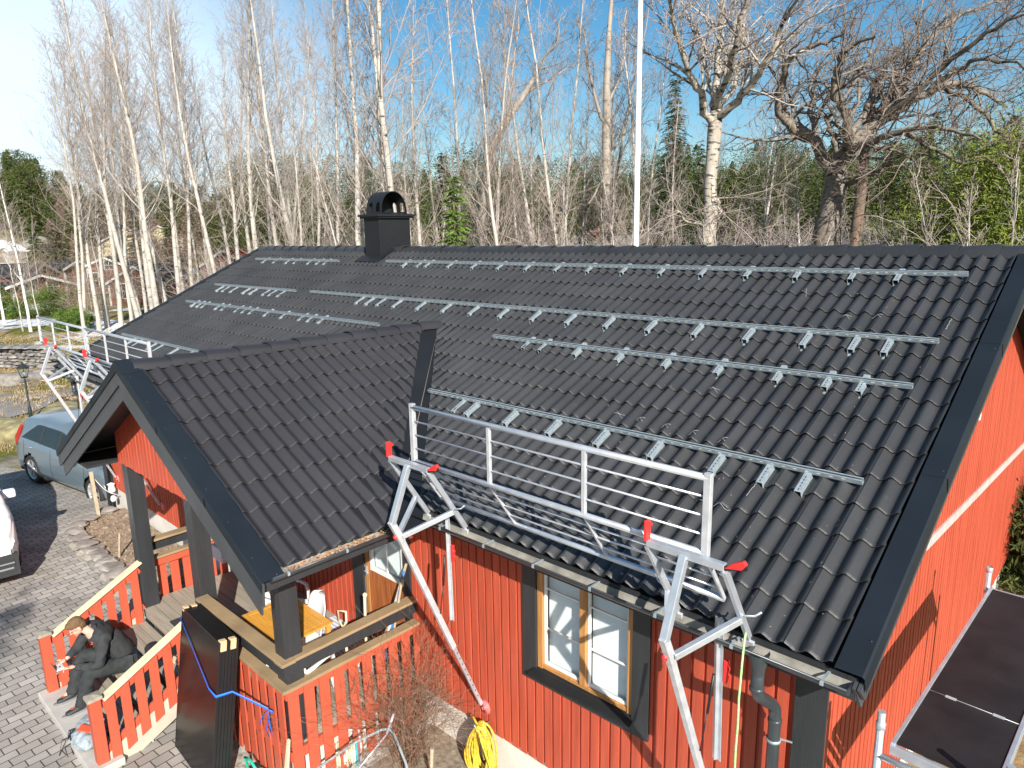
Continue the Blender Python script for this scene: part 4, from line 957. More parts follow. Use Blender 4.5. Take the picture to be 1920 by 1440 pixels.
def ground_at(px, py, zoff=0):
    """world point of the ground seen at that place; used once, to lay out what stands there"""
    dv = _f+(px-960)/FPX*_r-(py-720)/FPX*_u; dv = dv/np.linalg.norm(dv); t = 4.0
    for i in range(4000):
        p = np.array(CAMP)+dv*t
        if p[2] < terr(p[0], p[1])+zoff: break
        t += .02+t*.002
        if t > 400: break
    return Vector((float(p[0]), float(p[1]), terr(p[0], p[1])))
def along(px, dist):
    """ground point at a bearing and distance from the drone"""
    dv = _f+(px-960)/FPX*_r; a = math.atan2(dv[1], dv[0]); x = CX+dist*math.cos(a); y = CY+dist*math.sin(a)
    return Vector((x, y, terr(x, y)))
def axis_coords(a, b, fine_a, fine_b, st):
    c = list(np.arange(fine_a, fine_b, st)); s = st; v = fine_b
    while v < b: c.append(v); s *= 1.09; v += s
    c.append(b); s = st; v = fine_a-st; lo = []
    while v > a: lo.append(v); s *= 1.05; v -= s
    lo.append(a); return sorted(lo)+c
xs = axis_coords(-900, 900, -125, 20, 1.1); ys = axis_coords(-900, 1200, -14, 60, 1.1)
xs = sorted(xs); ys = sorted(ys)
vs = [(x, y, terr(x, y)) for y in ys for x in xs]; nx = len(xs)
fs = [(j*nx+i, j*nx+i+1, (j+1)*nx+i+1, (j+1)*nx+i) for j in range(len(ys)-1) for i in range(nx-1)]
def ground_mat():
    m = bpy.data.materials.new('ground'); m.use_nodes = True; n = m.node_tree; b = n.nodes['Principled BSDF']; b.inputs['Roughness'].default_value = .95; b.inputs['Specular IOR Level'].default_value = .15
    g = n.nodes.new('ShaderNodeNewGeometry'); L = n.links.new
    def noise(s, d=6, r=.6):
        t = n.nodes.new('ShaderNodeTexNoise'); t.inputs['Scale'].default_value = s; t.inputs['Detail'].default_value = d; t.inputs['Roughness'].default_value = r; L(g.outputs['Position'], t.inputs[0]); return t.outputs[0]
    def ramp(inp, stops):
        r = n.nodes.new('ShaderNodeValToRGB'); e = r.color_ramp.elements
        while len(e) < len(stops): e.new(.5)
        for k, (p, c) in enumerate(stops): e[k].position = p; e[k].color = (*c, 1) if len(c) == 3 else c
        L(inp, r.inputs[0]); return r.outputs[0]
    def mix(f, a, c):
        x = n.nodes.new('ShaderNodeMixRGB'); L(f, x.inputs[0]); L(a, x.inputs[1]) if not isinstance(a, tuple) else setattr(x.inputs[1], 'default_value', (*a,1)); L(c, x.inputs[2]) if not isinstance(c, tuple) else setattr(x.inputs[2], 'default_value', (*c,1)); return x.outputs[0]
    dry = ramp(noise(1.6), [(.3,(.16,.11,.055)),(.5,(.30,.22,.11)),(.7,(.42,.33,.18))])
    moss = ramp(noise(2.4), [(.3,(.075,.085,.015)),(.6,(.17,.17,.03)),(.8,(.27,.24,.06))])
    base = mix(ramp(noise(.16,3), [(.44,(0,0,0)),(.56,(1,1,1))]), dry, moss)
    rock = ramp(noise(.9,8), [(.3,(.12,.10,.085)),(.5,(.27,.24,.21)),(.7,(.42,.39,.36))])
    sx = n.nodes.new('ShaderNodeSeparateXYZ'); L(g.outputs['Normal'], sx.inputs[0])
    base = mix(ramp(sx.outputs[2], [(.90,(1,1,1)),(.975,(0,0,0))]), base, rock)
    base = mix(ramp(noise(.33,5), [(.56,(0,0,0)),(.60,(.8,.8,.8))]), base, rock)
    base = mix(ramp(noise(.12,9,.62), [(.575,(0,0,0)),(.59,(1,1,1))]), base, (.72,.74,.78))
    L(base, b.inputs['Base Color'])
    bp = n.nodes.new('ShaderNodeBump'); bp.inputs['Strength'].default_value = .9; bp.inputs['Distance'].default_value = .12; L(noise(3.5,8,.7), bp.inputs['Height']); L(bp.outputs[0], b.inputs['Normal'])
    return m
me = bpy.data.meshes.new('ground'); me.from_pydata(vs, [], fs); me.materials.append(ground_mat())
me.polygons.foreach_set('use_smooth', [True]*len(fs)); G = bpy.data.objects.new('ground', me); SC.collection.objects.link(G); tag(G, kind='structure')
# ------------------------------------------------------------------ paving
def paver_mat():
    m = bpy.data.materials.new('pavers'); m.use_nodes = True; n = m.node_tree; b = n.nodes['Principled BSDF']; b.inputs['Roughness'].default_value = .85; b.inputs['Specular IOR Level'].default_value = .3; L = n.links.new
    g = n.nodes.new('ShaderNodeNewGeometry'); mp = n.nodes.new('ShaderNodeMapping'); mp.inputs['Rotation'].default_value = (0,0,math.radians(86)); L(g.outputs['Position'], mp.inputs[0])
    # slightly wavering rows
    wn = n.nodes.new('ShaderNodeTexNoise'); wn.inputs['Scale'].default_value = 2.2; L(mp.outputs[0], wn.inputs[0])
    va_ = n.nodes.new('ShaderNodeVectorMath'); va_.operation = 'SCALE'; va_.inputs['Scale'].default_value = .05; L(wn.outputs['Color'], va_.inputs[0])
    vb_ = n.nodes.new('ShaderNodeVectorMath'); L(mp.outputs[0], vb_.inputs[0]); L(va_.outputs[0], vb_.inputs[1])
    br = n.nodes.new('ShaderNodeTexBrick'); br.inputs['Scale'].default_value = 1; br.inputs['Brick Width'].default_value = .228; br.inputs['Row Height'].default_value = .150; br.inputs['Mortar Size'].default_value = .0075; br.inputs['Mortar Smooth'].default_value = .35
    br.inputs['Color1'].default_value = (.30,.285,.27,1); br.inputs['Color2'].default_value = (.42,.40,.375,1); br.inputs['Mortar'].default_value = (.07,.062,.05,1); L(vb_.outputs[0], br.inputs[0])
    t = n.nodes.new('ShaderNodeTexNoise'); t.inputs['Scale'].default_value = 1.1; t.inputs['Detail'].default_value = 8; L(g.outputs['Position'], t.inputs[0])
    r = n.nodes.new('ShaderNodeValToRGB'); r.color_ramp.elements[0].position = .3; r.color_ramp.elements[0].color = (.72,.70,.66,1); r.color_ramp.elements[1].position = .7; r.color_ramp.elements[1].color = (1.12,1.08,1.05,1); L(t.outputs[0], r.inputs[0])
    mx = n.nodes.new('ShaderNodeMixRGB'); mx.blend_type = 'MULTIPLY'; mx.inputs[0].default_value = 1; L(br.outputs[0], mx.inputs[1]); L(r.outputs[0], mx.inputs[2])
    mo = n.nodes.new('ShaderNodeTexNoise'); mo.inputs['Scale'].default_value = .8; mo.inputs['Detail'].default_value = 10; mo.inputs['Roughness'].default_value = .7; L(g.outputs['Position'], mo.inputs[0])
    r2 = n.nodes.new('ShaderNodeValToRGB'); r2.color_ramp.elements[0].position = .60; r2.color_ramp.elements[1].position = .72; r2.color_ramp.elements[1].color = (.55,.55,.55,1); L(mo.outputs[0], r2.inputs[0])
    m2 = n.nodes.new('ShaderNodeMixRGB'); m2.inputs[2].default_value = (.16,.15,.07,1); L(r2.outputs[0], m2.inputs[0]); L(mx.outputs[0], m2.inputs[1]); L(m2.outputs[0], b.inputs['Base Color'])
    bp = n.nodes.new('ShaderNodeBump'); bp.invert = True; bp.inputs['Strength'].default_value = .8; bp.inputs['Distance'].default_value = .012; L(br.outputs['Fac'], bp.inputs['Height'])
    b2 = n.nodes.new('ShaderNodeBump'); b2.inputs['Strength'].default_value = .35; b2.inputs['Distance'].default_value = .006; t3 = n.nodes.new('ShaderNodeTexNoise'); t3.inputs['Scale'].default_value = 60; L(g.outputs['Position'], t3.inputs[0]); L(t3.outputs[0], b2.inputs['Height']); L(bp.outputs[0], b2.inputs['Normal']); L(b2.outputs[0], b.inputs['Normal'])
    return m
def inside(p, poly):
    c = False; n = len(poly); j = n-1
    for i in range(n):
        xi, yi = poly[i]; xj, yj = poly[j]
        if (yi > p[1]) != (yj > p[1]) and p[0] < (xj-xi)*(p[1]-yi)/(yj-yi)+xi: c = not c
        j = i
    return c
def sheet(name, poly, st, h, m_, kind='structure', **k):
    poly = [(float(a), float(b)) for a, b in poly]
    bm = bmesh.new(); x0 = min(p[0] for p in poly); x1 = max(p[0] for p in poly); y0 = min(p[1] for p in poly); y1 = max(p[1] for p in poly)
    f = bm.faces.new([bm.verts.new((a, b, 0)) for a, b in poly])
    def cuts(a, b, ax):
        v = a+st
        while v < b:
            bmesh.ops.bisect_plane(bm, geom=bm.verts[:]+bm.edges[:]+bm.faces[:], plane_co=(v,0,0) if ax == 0 else (0,v,0), plane_no=(1,0,0) if ax == 0 else (0,1,0)); v += st
    cuts(x0, x1, 0); cuts(y0, y1, 1)
    for v in bm.verts: v.co.z = terr(v.co.x, v.co.y)+h
    bm.normal_update()
    for f in bm.faces:
        if f.normal.z < 0: f.normal_flip()
    me = bpy.data.meshes.new(name); bm.to_mesh(me); bm.free(); me.materials.append(m_); o = bpy.data.objects.new(name, me); SC.collection.objects.link(o)
    return tag(o, kind=kind, **k)
sheet('driveway', [(-30,-30),(2.2,-30),(2.2,-1.9),(-4.0,-1.9),(-5.2,-1.66),(-9.25,-1.4),(-9.3,2.0),(-14.9,4.0),(-21.3,.25),(-23.2,-.8),(-27,-3.5)], 1.0, .012, paver_mat())
gr = mat('gravel', (.20,.17,.14), .95, var=.5, vs=14, bump=1.0, bs=22, detail=8, col2=(.62,.58,.53))
sheet('gravel_bed', [(-6.3,-1.92),(-4.75,-1.92),(-4.75,-.72),(-4.6,.6),(-9.2,.6),(-9.2,-1.38),(-6.3,-1.5)], .5, .024, gr)
sheet('soil_strip', [(-4.75,-1.0),(-3.2,-1.0),(-3.2,.6),(-4.75,.6)], .5, .034, mat('soil',(.13,.10,.07),.95,var=.4,vs=12,bump=1,bs=20,col2=(.33,.28,.21)))
rd = random.Random(14)
def rockmesh(mb, c, sx, sy, sz, rd, rot=0, n=10):
    c = Vector(c); vs = []; ph = [rd.uniform(0,6) for _ in range(6)]
    for j in range(n//2+1):
        th = PI*j/(n//2)
        for i in range(n):
            a = 2*PI*i/n; d = Vector((math.sin(th)*math.cos(a), math.sin(th)*math.sin(a), math.cos(th)))
            k = 1+.18*math.sin(3*d.x+ph[0])+.16*math.sin(4*d.y+ph[1])+.12*math.sin(5*d.z+ph[2]+2*d.x)
            m_ = max(abs(d.x),abs(d.y),abs(d.z)); d2 = d*(.55+.45/max(m_,.5)*.8)*k
            x, y, z = d2.x*sx, d2.y*sy, d2.z*sz; vs.append(c+Vector((x*math.cos(rot)-y*math.sin(rot), x*math.sin(rot)+y*math.cos(rot), z)))
    mb.add(vs, [(j*n+i, (j+1)*n+i, (j+1)*n+(i+1)%n, j*n+(i+1)%n) for j in range(n//2) for i in range(n)], False)
for i, (x, y, sx, sy, lb) in enumerate(((-4.62,-1.45,.26,.2,'flat stepping slab nearest the wheelbarrow'),(-4.98,-1.12,.22,.24,'flat slab under the teal hose reel'),(-4.72,-.72,.20,.2,'flat slab between hose reel and bush'),(-5.2,-.52,.14,.2,'flat slab against the foot of the railing pickets'))):
    m = MB(); m.obox((x,y,-3.16), (sx,.03,0), (-.02,sy,0), (0,0,.012)); tag(m.build('paving_slab', M['concrete'], bevel=.006, loc=(x,y,-3.17)), lb, 'slab', 'paving slabs below the porch railing')
# ------------------------------------------------------------------ planting bed with stone edge
bed = empty('planting_bed', (-13,-.3,-3.2), 'raised soil bed edged with a low wall of rough stones beside the paving', 'flower bed')
m = MB(); pts = [(-15.25,.42),(-15.15,-.35),(-14.55,-.78),(-12.3,-.80),(-10.3,-.86),(-9.4,-.9),(-9.4,.42)]
m.prism([(x*1,y,-3.25) for x, y in pts],(0,0,.22)); soil = mat('bed_soil',(.15,.105,.07),.95,var=.5,vs=9,bump=1,bs=16,col2=(.36,.28,.20)); m.build('soil', soil, bed)
rd = random.Random(31); k = 0
edge = [(-15.25,.30),(-15.2,-.30),(-14.6,-.80),(-13.4,-.86),(-12.3,-.86),(-11.2,-.90),(-10.0,-.93),(-9.5,-.95)]
acc = []
for (a, b) in zip(edge, edge[1:]):
    L = math.hypot(b[0]-a[0], b[1]-a[1]); n = max(1, int(L/.34))
    for i in range(n): acc.append(((a[0]+(b[0]-a[0])*(i+.5)/n, a[1]+(b[1]-a[1])*(i+.5)/n), math.atan2(b[1]-a[1], b[0]-a[0])))
for (x, y), an in acc:
    for lay in range(2):
        m = MB(); rockmesh(m, (x+rd.uniform(-.02,.02), y+(-.03 if lay == 0 else .05), -3.12+lay*.15+rd.uniform(-.01,.01)), (.19 if lay == 0 else .24)*rd.uniform(.85,1.1), .13 if lay == 0 else .20, .085 if lay == 0 else .05, rd, an+rd.uniform(-.4,.4)*lay); m.build('edge_stone', M['stone'], bed)
m = MB(); rd = random.Random(44)
for i in range(700):
    x = rd.uniform(-15,-9.6); y = rd.uniform(-.7,.38); s = rd.uniform(.01,.035); m.obox((x,y,-3.03+s*.3),(s,0,rd.uniform(-.01,.01)),(0,s*.7,rd.uniform(-.01,.01)),(0,0,s*.5))
m.build('clod', soil, bed, kind='stuff')
def stick(p, q, r, lb, name='stake', m_=None): m = MB(); m.beam(p, q, r*2, r*2); return tag(m.build(name, m_ or M['plank'], loc=p), lb, 'stake')
stick((-15.05,-.15,-3.2),(-15.28,-.12,-2.05),.035,'square wooden stake at the far corner of the planting bed, holding a white cord')
stick((-12.6,-.55,-3.05),(-12.55,-.50,-2.55),.018,'thin cane in the planting bed left of the porch post')
stick((-9.75,-1.15,-2.50),(-9.35,-1.05,-2.53),.03,'loose wood offcut resting beside the left porch post','offcut')
m = MB(); P0 = Vector((-15.26,-.12,-2.12)); P1 = Vector((-15.4,.38,-2.75)); m.tube([P0+(P1-P0)*t-Vector((0,0,.12*math.sin(PI*t))) for t in [i/10 for i in range(11)]], .009, 5); tag(m.build('cord', M['whitepaint'], loc=P0), 'white cord slung from the wooden stake to the house corner', 'cord')
m = MB(); m.lathe((-15.6,.33,-2.72), [(0,0),(.07,.0),(.08,.05),(.06,.16),(.09,.19),(.0,.22)], 12); m.lathe((-15.48,.3,-2.9), [(0,0),(.05,.0),(.06,.05),(.04,.12),(0,.13)], 12); tag(m.build('outdoor_tap', M['white'], loc=(-15.6,.4,-3.1)), 'white plastic tap and bracket at the far house corner', 'tap')
m = MB(); m.tube([(-11.3,.42,-2.63),(-11.3,.40,-3.1)],.006,5); tag(m.build('cable', M['blackplast'], loc=(-11.3,.41,-3.1)), 'thin black cable running down the pale foundation left of the porch', 'cable')
# ------------------------------------------------------------------ road
rp = [ground_at(-60,800), ground_at(0,790), ground_at(60,775), ground_at(90,764), ground_at(150,742), ground_at(150,725), ground_at(90,737), ground_at(0,742), ground_at(-60,745)]
asph = mat('asphalt', (.20,.19,.18), .9, var=.14, vs=2.5, bump=.3, bs=20)
sheet('road', [(p.x,p.y) for p in rp], 1.5, .05, asph)
# ------------------------------------------------------------------ lamp post
p = ground_at(62,806); L = empty('street_lamp', p, 'dark lamp post with lantern head beside the gravel road', 'street lamp')
hh = 2.42; ir = mat('lamp_iron', (.035,.045,.045), .4, metal=.3)
m = MB(); m.lathe(p, [(.0,0),(.06,0),(.06,.75),(.045,.80),(.05,.84),(.032,.88),(.028,hh-.62)], 14); m.tube([p+Vector((-.10,.16,hh-.72)), p+Vector((.10,-.16,hh-.72))], .01, 6); m.build('post', ir, L)
m = MB(); b = p+Vector((0,0,hh-.60)); m.lathe(b, [(.03,0),(.10,.03),(.105,.05)], 6, smooth=False); m.lathe(b, [(.205,.36),(.21,.39),(.10,.47),(.05,.50),(.03,.56),(0,.60)], 6, smooth=False)
for k in range(6):
    a = 2*PI*k/6; u = Vector((0,0,1)).orthogonal().normalized(); w_ = Vector((0,0,1)).cross(u); d = u*math.cos(a)+w_*math.sin(a); m.tube([b+d*.10+Vector((0,0,.04)), b+d*.20+Vector((0,0,.37))], .009, 5)
m.build('lantern', ir, L)
m = MB(); m.lathe(b, [(.092,.05),(.188,.355)], 6, smooth=False); m.build('lantern_glass', M['glass'], L)
m = MB(); m.lathe(b, [(0,.08),(.02,.08),(.025,.2),(0,.22)], 10); m.build('bulb', M['white'], L)
# ------------------------------------------------------------------ flagpole
p = along(1187, 17.5); m = MB(); m.tube([(p.x,p.y,p.z),(p.x,p.y,p.z+6),(p.x,p.y,p.z+14)], [.075,.07,.045], 16)
tag(m.build('flagpole', mat('flagpole_white',(.82,.83,.86),.35,var=.02), loc=p), 'tall white flagpole rising behind the roof ridge', 'flagpole')

# ------------------------------------------------------------------ bare trees
def poly_tubes(polys, sides=3):
    """polys: list of (points, radii). Returns verts, faces"""
    V = []; F = []
    cs = [(math.cos(2*PI*k/sides), math.sin(2*PI*k/sides)) for k in range(sides)]
    for pts, rs in polys:
        base = len(V); n = len(pts); pv = None
        for i in range(n):
            a = pts[i-1] if i else pts[0]; b = pts[i+1] if i < n-1 else pts[i]
            d = (b-a).normalized(); u = d.cross(Vector((.31,.77,.55))).normalized() if pv is None else (pv-d*pv.dot(d)).normalized(); pv = u; w_ = d.cross(u); r = rs[i]; p = pts[i]
            for c, s in cs: V.append(p+u*(c*r)+w_*(s*r))
        for i in range(n-1):
            for k in range(sides):
                k2 = (k+1) % sides; F.append((base+i*sides+k, base+i*sides+k2, base+(i+1)*sides+k2, base+(i+1)*sides+k))
    return V, F
def mesh_of(name, polys_by_sides, m_, smooth=True):
    V = []; F = []
    for polys, s in polys_by_sides:
        v, f = poly_tubes(polys, s); b = len(V); V += v; F += [tuple(i+b for i in q) for q in f]
    me = bpy.data.meshes.new(name); me.from_pydata([tuple(v) for v in V], [], F); me.polygons.foreach_set('use_smooth', [smooth]*len(F)); me.materials.append(m_); me.update(); return me
def wander(rd, p, d, L, n, wob, up=0):
    pts = [p.copy()]; q = p.copy(); dd = d.normalized()
    for i in range(n):
        dd = (dd+Vector((rd.gauss(0,wob), rd.gauss(0,wob), rd.gauss(0,wob)+up))).normalized(); q = q+dd*(L/n); pts.append(q.copy())
    return pts
def taper(r0, r1, n, p=1.0): return [r1+(r0-r1)*(1-i/n)**p for i in range(n+1)]
def at_poly(pts, t):
    f = t*(len(pts)-1); i = min(int(f), len(pts)-2); return pts[i].lerp(pts[i+1], f-i), (pts[i+1]-pts[i]).normalized()
def sub_branch(rd, out, thin, pts, r0, L0, lvl, n, up, wob, ang, t0=.15, twigr=.0055, tlen=.8):
    for k in range(n):
        t = t0+(1-t0)*(k+rd.random())/n; p, d = at_poly(pts, min(t, .98)); a = d.cross(Vector((rd.gauss(0,1),rd.gauss(0,1),rd.gauss(0,1)))).normalized()
        an = math.radians(rd.uniform(*ang)); nd = (d*math.cos(an)+a*math.sin(an)); L = L0*(1.05-.6*t)*rd.uniform(.6,1.2); nseg = 4 if lvl > 1 else 3
        q = wander(rd, p, nd, L, nseg, wob, up); r = max(twigr, r0*(1-.6*t)*.55)
        (out if lvl > 1 else thin).append((q, taper(r, twigr*.7, nseg)))
        if lvl > 1: sub_branch(rd, out, thin, q, r, L*.5, lvl-1, max(3, int(n*.65)), up, wob*1.2, ang, .1, twigr, tlen)
def bark(name, c1, c2, sc=3, streak=(2,2,.6), dark=(.05,.045,.04), dk=.66):
    m = mat(name, c1, .85, vs=sc, bump=.5, bs=12, stretch=streak, col2=c2); n = m.node_tree; b = n.nodes['Principled BSDF']; src = b.inputs['Base Color'].links[0].from_socket
    g = [x for x in n.nodes if x.type == 'NEW_GEOMETRY'][0]; mp = n.nodes.new('ShaderNodeMapping'); mp.inputs['Scale'].default_value = (1.5,1.5,5); n.links.new(g.outputs['Position'], mp.inputs[0])
    t = n.nodes.new('ShaderNodeTexNoise'); t.inputs['Scale'].default_value = 2.2; t.inputs['Detail'].default_value = 6; n.links.new(mp.outputs[0], t.inputs[0]); r = n.nodes.new('ShaderNodeValToRGB'); r.color_ramp.elements[0].position = dk-.04; r.color_ramp.elements[1].position = dk+.04; n.links.new(t.outputs[0], r.inputs[0])
    mx = n.nodes.new('ShaderNodeMixRGB'); mx.inputs[2].default_value = (*dark,1); n.links.new(r.outputs[0], mx.inputs[0]); n.links.new(src, mx.inputs[1]); n.links.new(mx.outputs[0], b.inputs['Base Color']); return m
B_ASP = bark('aspen_bark', (.34,.31,.27), (.52,.48,.425)); B_BIR = bark('birch_bark', (.66,.63,.58), (.78,.76,.72), dk=.62); B_TW = mat('twigs', (.25,.205,.175), .85, var=.35, vs=2, col2=(.42,.355,.31)); B_OAK = bark('oak_bark', (.15,.125,.10), (.25,.21,.17), dk=.60); B_PINE = mat('pine_bark', (.14,.10,.075), .9, var=.3, vs=4, col2=(.25,.175,.125)); B_GREY = bark('grey_bark', (.26,.22,.18), (.40,.35,.29))
B_FORK = bark('forked_tree_bark', (.30,.26,.21), (.48,.43,.36), dk=.58)
B_TWD = mat('twigs_dark', (.13,.10,.08), .85, var=.35, vs=2, col2=(.24,.185,.15))
def make_tree(seed, H, r0, style):
    rd = random.Random(seed); n = 14; p0 = Vector((0,0,-.3)); out = []; thin = []
    wob = dict(aspen=.035, birch=.04, sapling=.06).get(style, .05)
    tr = [p0]; d = Vector((rd.uniform(-.05,.05), rd.uniform(-.05,.05), 1)).normalized(); q = p0.copy()
    for i in range(n):
        d = (d+Vector((rd.gauss(0,wob), rd.gauss(0,wob), .12))).normalized(); q = q+d*((H+.3)/n); tr.append(q.copy())
    rs = [r0*(1.25 if i == 0 else 1)*(1-.93*(i/n)**1.15)+.004 for i in range(n+1)]
    trunk = [(tr, rs)]
    n1 = dict(aspen=56, birch=44, sapling=20)[style]; t0 = dict(aspen=.34, birch=.25, sapling=.12)[style]
    big = []
    for k in range(n1):
        t = t0+(1-t0)*((k+rd.random())/n1)**.85; p, dd = at_poly(tr, min(.98, t)); a = rd.uniform(0, 2*PI)
        el = math.radians(rd.uniform(38,68)+ (8 if t > .7 else 0)); nd = Vector((math.cos(a)*math.cos(el), math.sin(a)*math.cos(el), math.sin(el)))
        L = H*(.20 if style != 'sapling' else .26)*(1.15-t)*rd.uniform(.7,1.35)+H*.04
        r = max(.009, r0*(1-.9*t)*.27*rd.uniform(.6,1.2))
        q = wander(rd, p, nd, L, 6, .10, .07); trunk.append((q, taper(r, .007, 6))) if r > .028 else out.append((q, taper(r, .006, 6)))
        sub_branch(rd, out, thin, q, r, L*.44, 2, 7 if style != 'sapling' else 5, .05, .12, (22,55), .12, .0058, .6)
    # dead low spurs
    for k in range(6):
        t = rd.uniform(.12, t0+.1); p, dd = at_poly(tr, t); a = rd.uniform(0,2*PI); q = wander(rd, p, Vector((math.cos(a),math.sin(a),rd.uniform(-.1,.5))), H*rd.uniform(.03,.08), 4, .15); out.append((q, taper(.012,.005,4)))
        sub_branch(rd, out, thin, q, .01, H*.03, 1, 4, 0, .15, (25,60))
    return trunk, out, thin
PROTO = {}
def proto(key, style, seeds, H, r0, bk, tw):
    PROTO[key] = []
    for s in seeds:
        rd = random.Random(s*7); h = H*rd.uniform(.9,1.1); t, o, th = make_tree(s, h, r0*rd.uniform(.85,1.15), style)
        tm = mesh_of('trunk', [(t, 8)], bk); cm = mesh_of('crown', [(o, 4), (th, 3)], tw); PROTO[key].append((tm, cm))
proto('aspen', 'aspen', (1,2,3,4,5,6), 23, .17, B_ASP, B_TW)
proto('birch', 'birch', (11,12,13), 15, .12, B_BIR, B_TW)
proto('grove', 'birch', (21,22,23,24,25), 17, .11, B_ASP, B_TW)
proto('grey', 'birch', (31,32,33), 16, .14, B_GREY, B_TWD)
proto('sapling', 'sapling', (41,42,43,44,45), 8.0, .045, B_ASP, B_TW)
def place_tree(key, i, p, rz, sc, name, label, cat, group, tilt=(0,0), zs=1):
    tm, cm = PROTO[key][i % len(PROTO[key])]
    R = empty(name, p, label, cat, group); R.rotation_euler = (tilt[0], tilt[1], rz); R.scale = (sc, sc, sc*zs)
    for nm, me in (('trunk', tm), ('crown', cm)):
        o = bpy.data.objects.new(nm, me); SC.collection.objects.link(o); o.parent = R
    return R
# row of aspens at the left: bearing (image column at the horizon) and distance
rd = random.Random(77); CNT = {}
ORD = ['first','second','third','fourth','fifth','sixth','seventh','eighth','ninth','tenth','eleventh','twelfth','thirteenth','fourteenth','fifteenth','sixteenth','seventeenth','eighteenth','nineteenth','twentieth','twenty-first','twenty-second','twenty-third','twenty-fourth','twenty-fifth','twenty-sixth','twenty-seventh','twenty-eighth','twenty-ninth','thirtieth']
asp = [(141,54,.62,(160,612)),(158,56,.70,(187,622)),(204,52,.95,(228,620)),(228,55,.75,(247,607)),(243,50,1.12,(262,592)),(262,58,.7,None),(281,49,1.15,None),(303,54,.8,None),(322,47,1.12,None),(352,50,1.10,None),(366,57,.8,None),(382,52,.85,None),(441,46,.9,None),(470,52,.62,None),(505,43,1.0,None),(553,44,.9,None),(598,41,.95,None),(612,50,.6,None),(172,60,.5,None),(216,63,.55,None),(270,64,.6,None),(292,60,.5,None),(334,58,.6,None),(395,60,.6,None),(420,56,.7,None),(458,60,.55,None),(490,54,.7,None),(528,57,.6,None),(575,52,.7,None)]
for i, (px, dist, s, base) in enumerate(asp):
    p = ground_at(*base) if base else along(px, dist)
    place_tree('aspen', i, p, rd.uniform(0,6.28), (.78+.25*s)*.98, 'aspen_tree', 'tall bare pale aspen, %s from the left in the row beyond the roof' % ORD[sorted(a_[0] for a_ in asp).index(px)], 'tree', 'bare aspens beyond the left roof end', (rd.uniform(-.02,.03), rd.uniform(-.06,.01)))
for i, (b, s, lb) in enumerate((((8,607),.95,'white birch at the left picture edge, by the green shrubs'),((58,622),.8,'thin white birch right of the leftmost one, beside the stone wall'))):
    place_tree('birch', i, ground_at(*b), rd.uniform(0,6.28), s, 'birch_tree', lb, 'tree', 'bare birches at the left')
grove = [(637,26,.9),(655,31,.7),(671,24,1.1),(700,33,.9),(722,36,.8),(748,25,1.15),(770,29,.9),(790,38,.8),(810,23,1.15),(838,34,.8),(868,31,1.0),(896,27,.9),(915,37,.8),(940,30,.85),(958,25,.95),(978,33,.8),(1000,29,.9),(1016,35,.8),(1045,30,.9),(1069,26,1.0),(1087,36,.8),(1102,32,.9),(1125,38,.8),(1150,30,.75),(1165,36,.8),(1210,27,.75),(1237,24,.8),(1262,34,.7),(1290,31,.75),(1385,30,.8),(1420,36,.8),(1475,33,.7),(570,34,.8),(530,38,.9),(600,30,.6)]
for i, (px, dist, s) in enumerate(grove):
    key = 'grey' if i in (9,13,21,17,23) else 'grove'; seg = 0 if px < 725 else 1 if px < 950 else 2 if px < 1187 else 3 if px < 1330 else 4
    cnt = sorted(g_[0] for g_ in grove if (0 if g_[0] < 725 else 1 if g_[0] < 950 else 2 if g_[0] < 1187 else 3 if g_[0] < 1330 else 4) == seg).index(px)
    place_tree(key, i, along(px, dist), rd.uniform(0,6.28), s, 'birch_tree', 'slender bare %s tree, %s %s' % ('grey' if key == 'grey' else 'pale', ORD[cnt], ('from the left of those left of the chimney','one right of the chimney','from the left between the leaning tree and the flagpole','one right of the flagpole','one right of the forked pale tree')[seg]), 'tree', 'slender bare trees behind the roof ridge', (rd.uniform(-.04,.04), rd.uniform(-.04,.04)))
for i in range(150):
    px = rd.uniform(395, 1900); dist = rd.uniform(19, 52) if px > 560 else rd.uniform(40,60); p = along(px, dist)
    place_tree('sapling', i, p, rd.uniform(0,6.28), rd.uniform(.6,1.05), 'sapling', 'thin bare sapling in the undergrowth behind the roof, '+('left of the chimney' if px < 700 else 'between chimney and flagpole' if px < 1187 else 'between flagpole and oak' if px < 1540 else 'right of the oak'), 'tree', 'thin saplings behind the roof', (rd.uniform(-.12,.12), rd.uniform(-.12,.12)))
for i in range(18):
    px = rd.uniform(-40, 400); p = along(px, rd.uniform(62, 95))
    place_tree('sapling', i+2, p, rd.uniform(0,6.28), rd.uniform(.8,1.3), 'sapling', 'thin bare sapling among the cottages at the left', 'tree', 'thin saplings among the cottages')
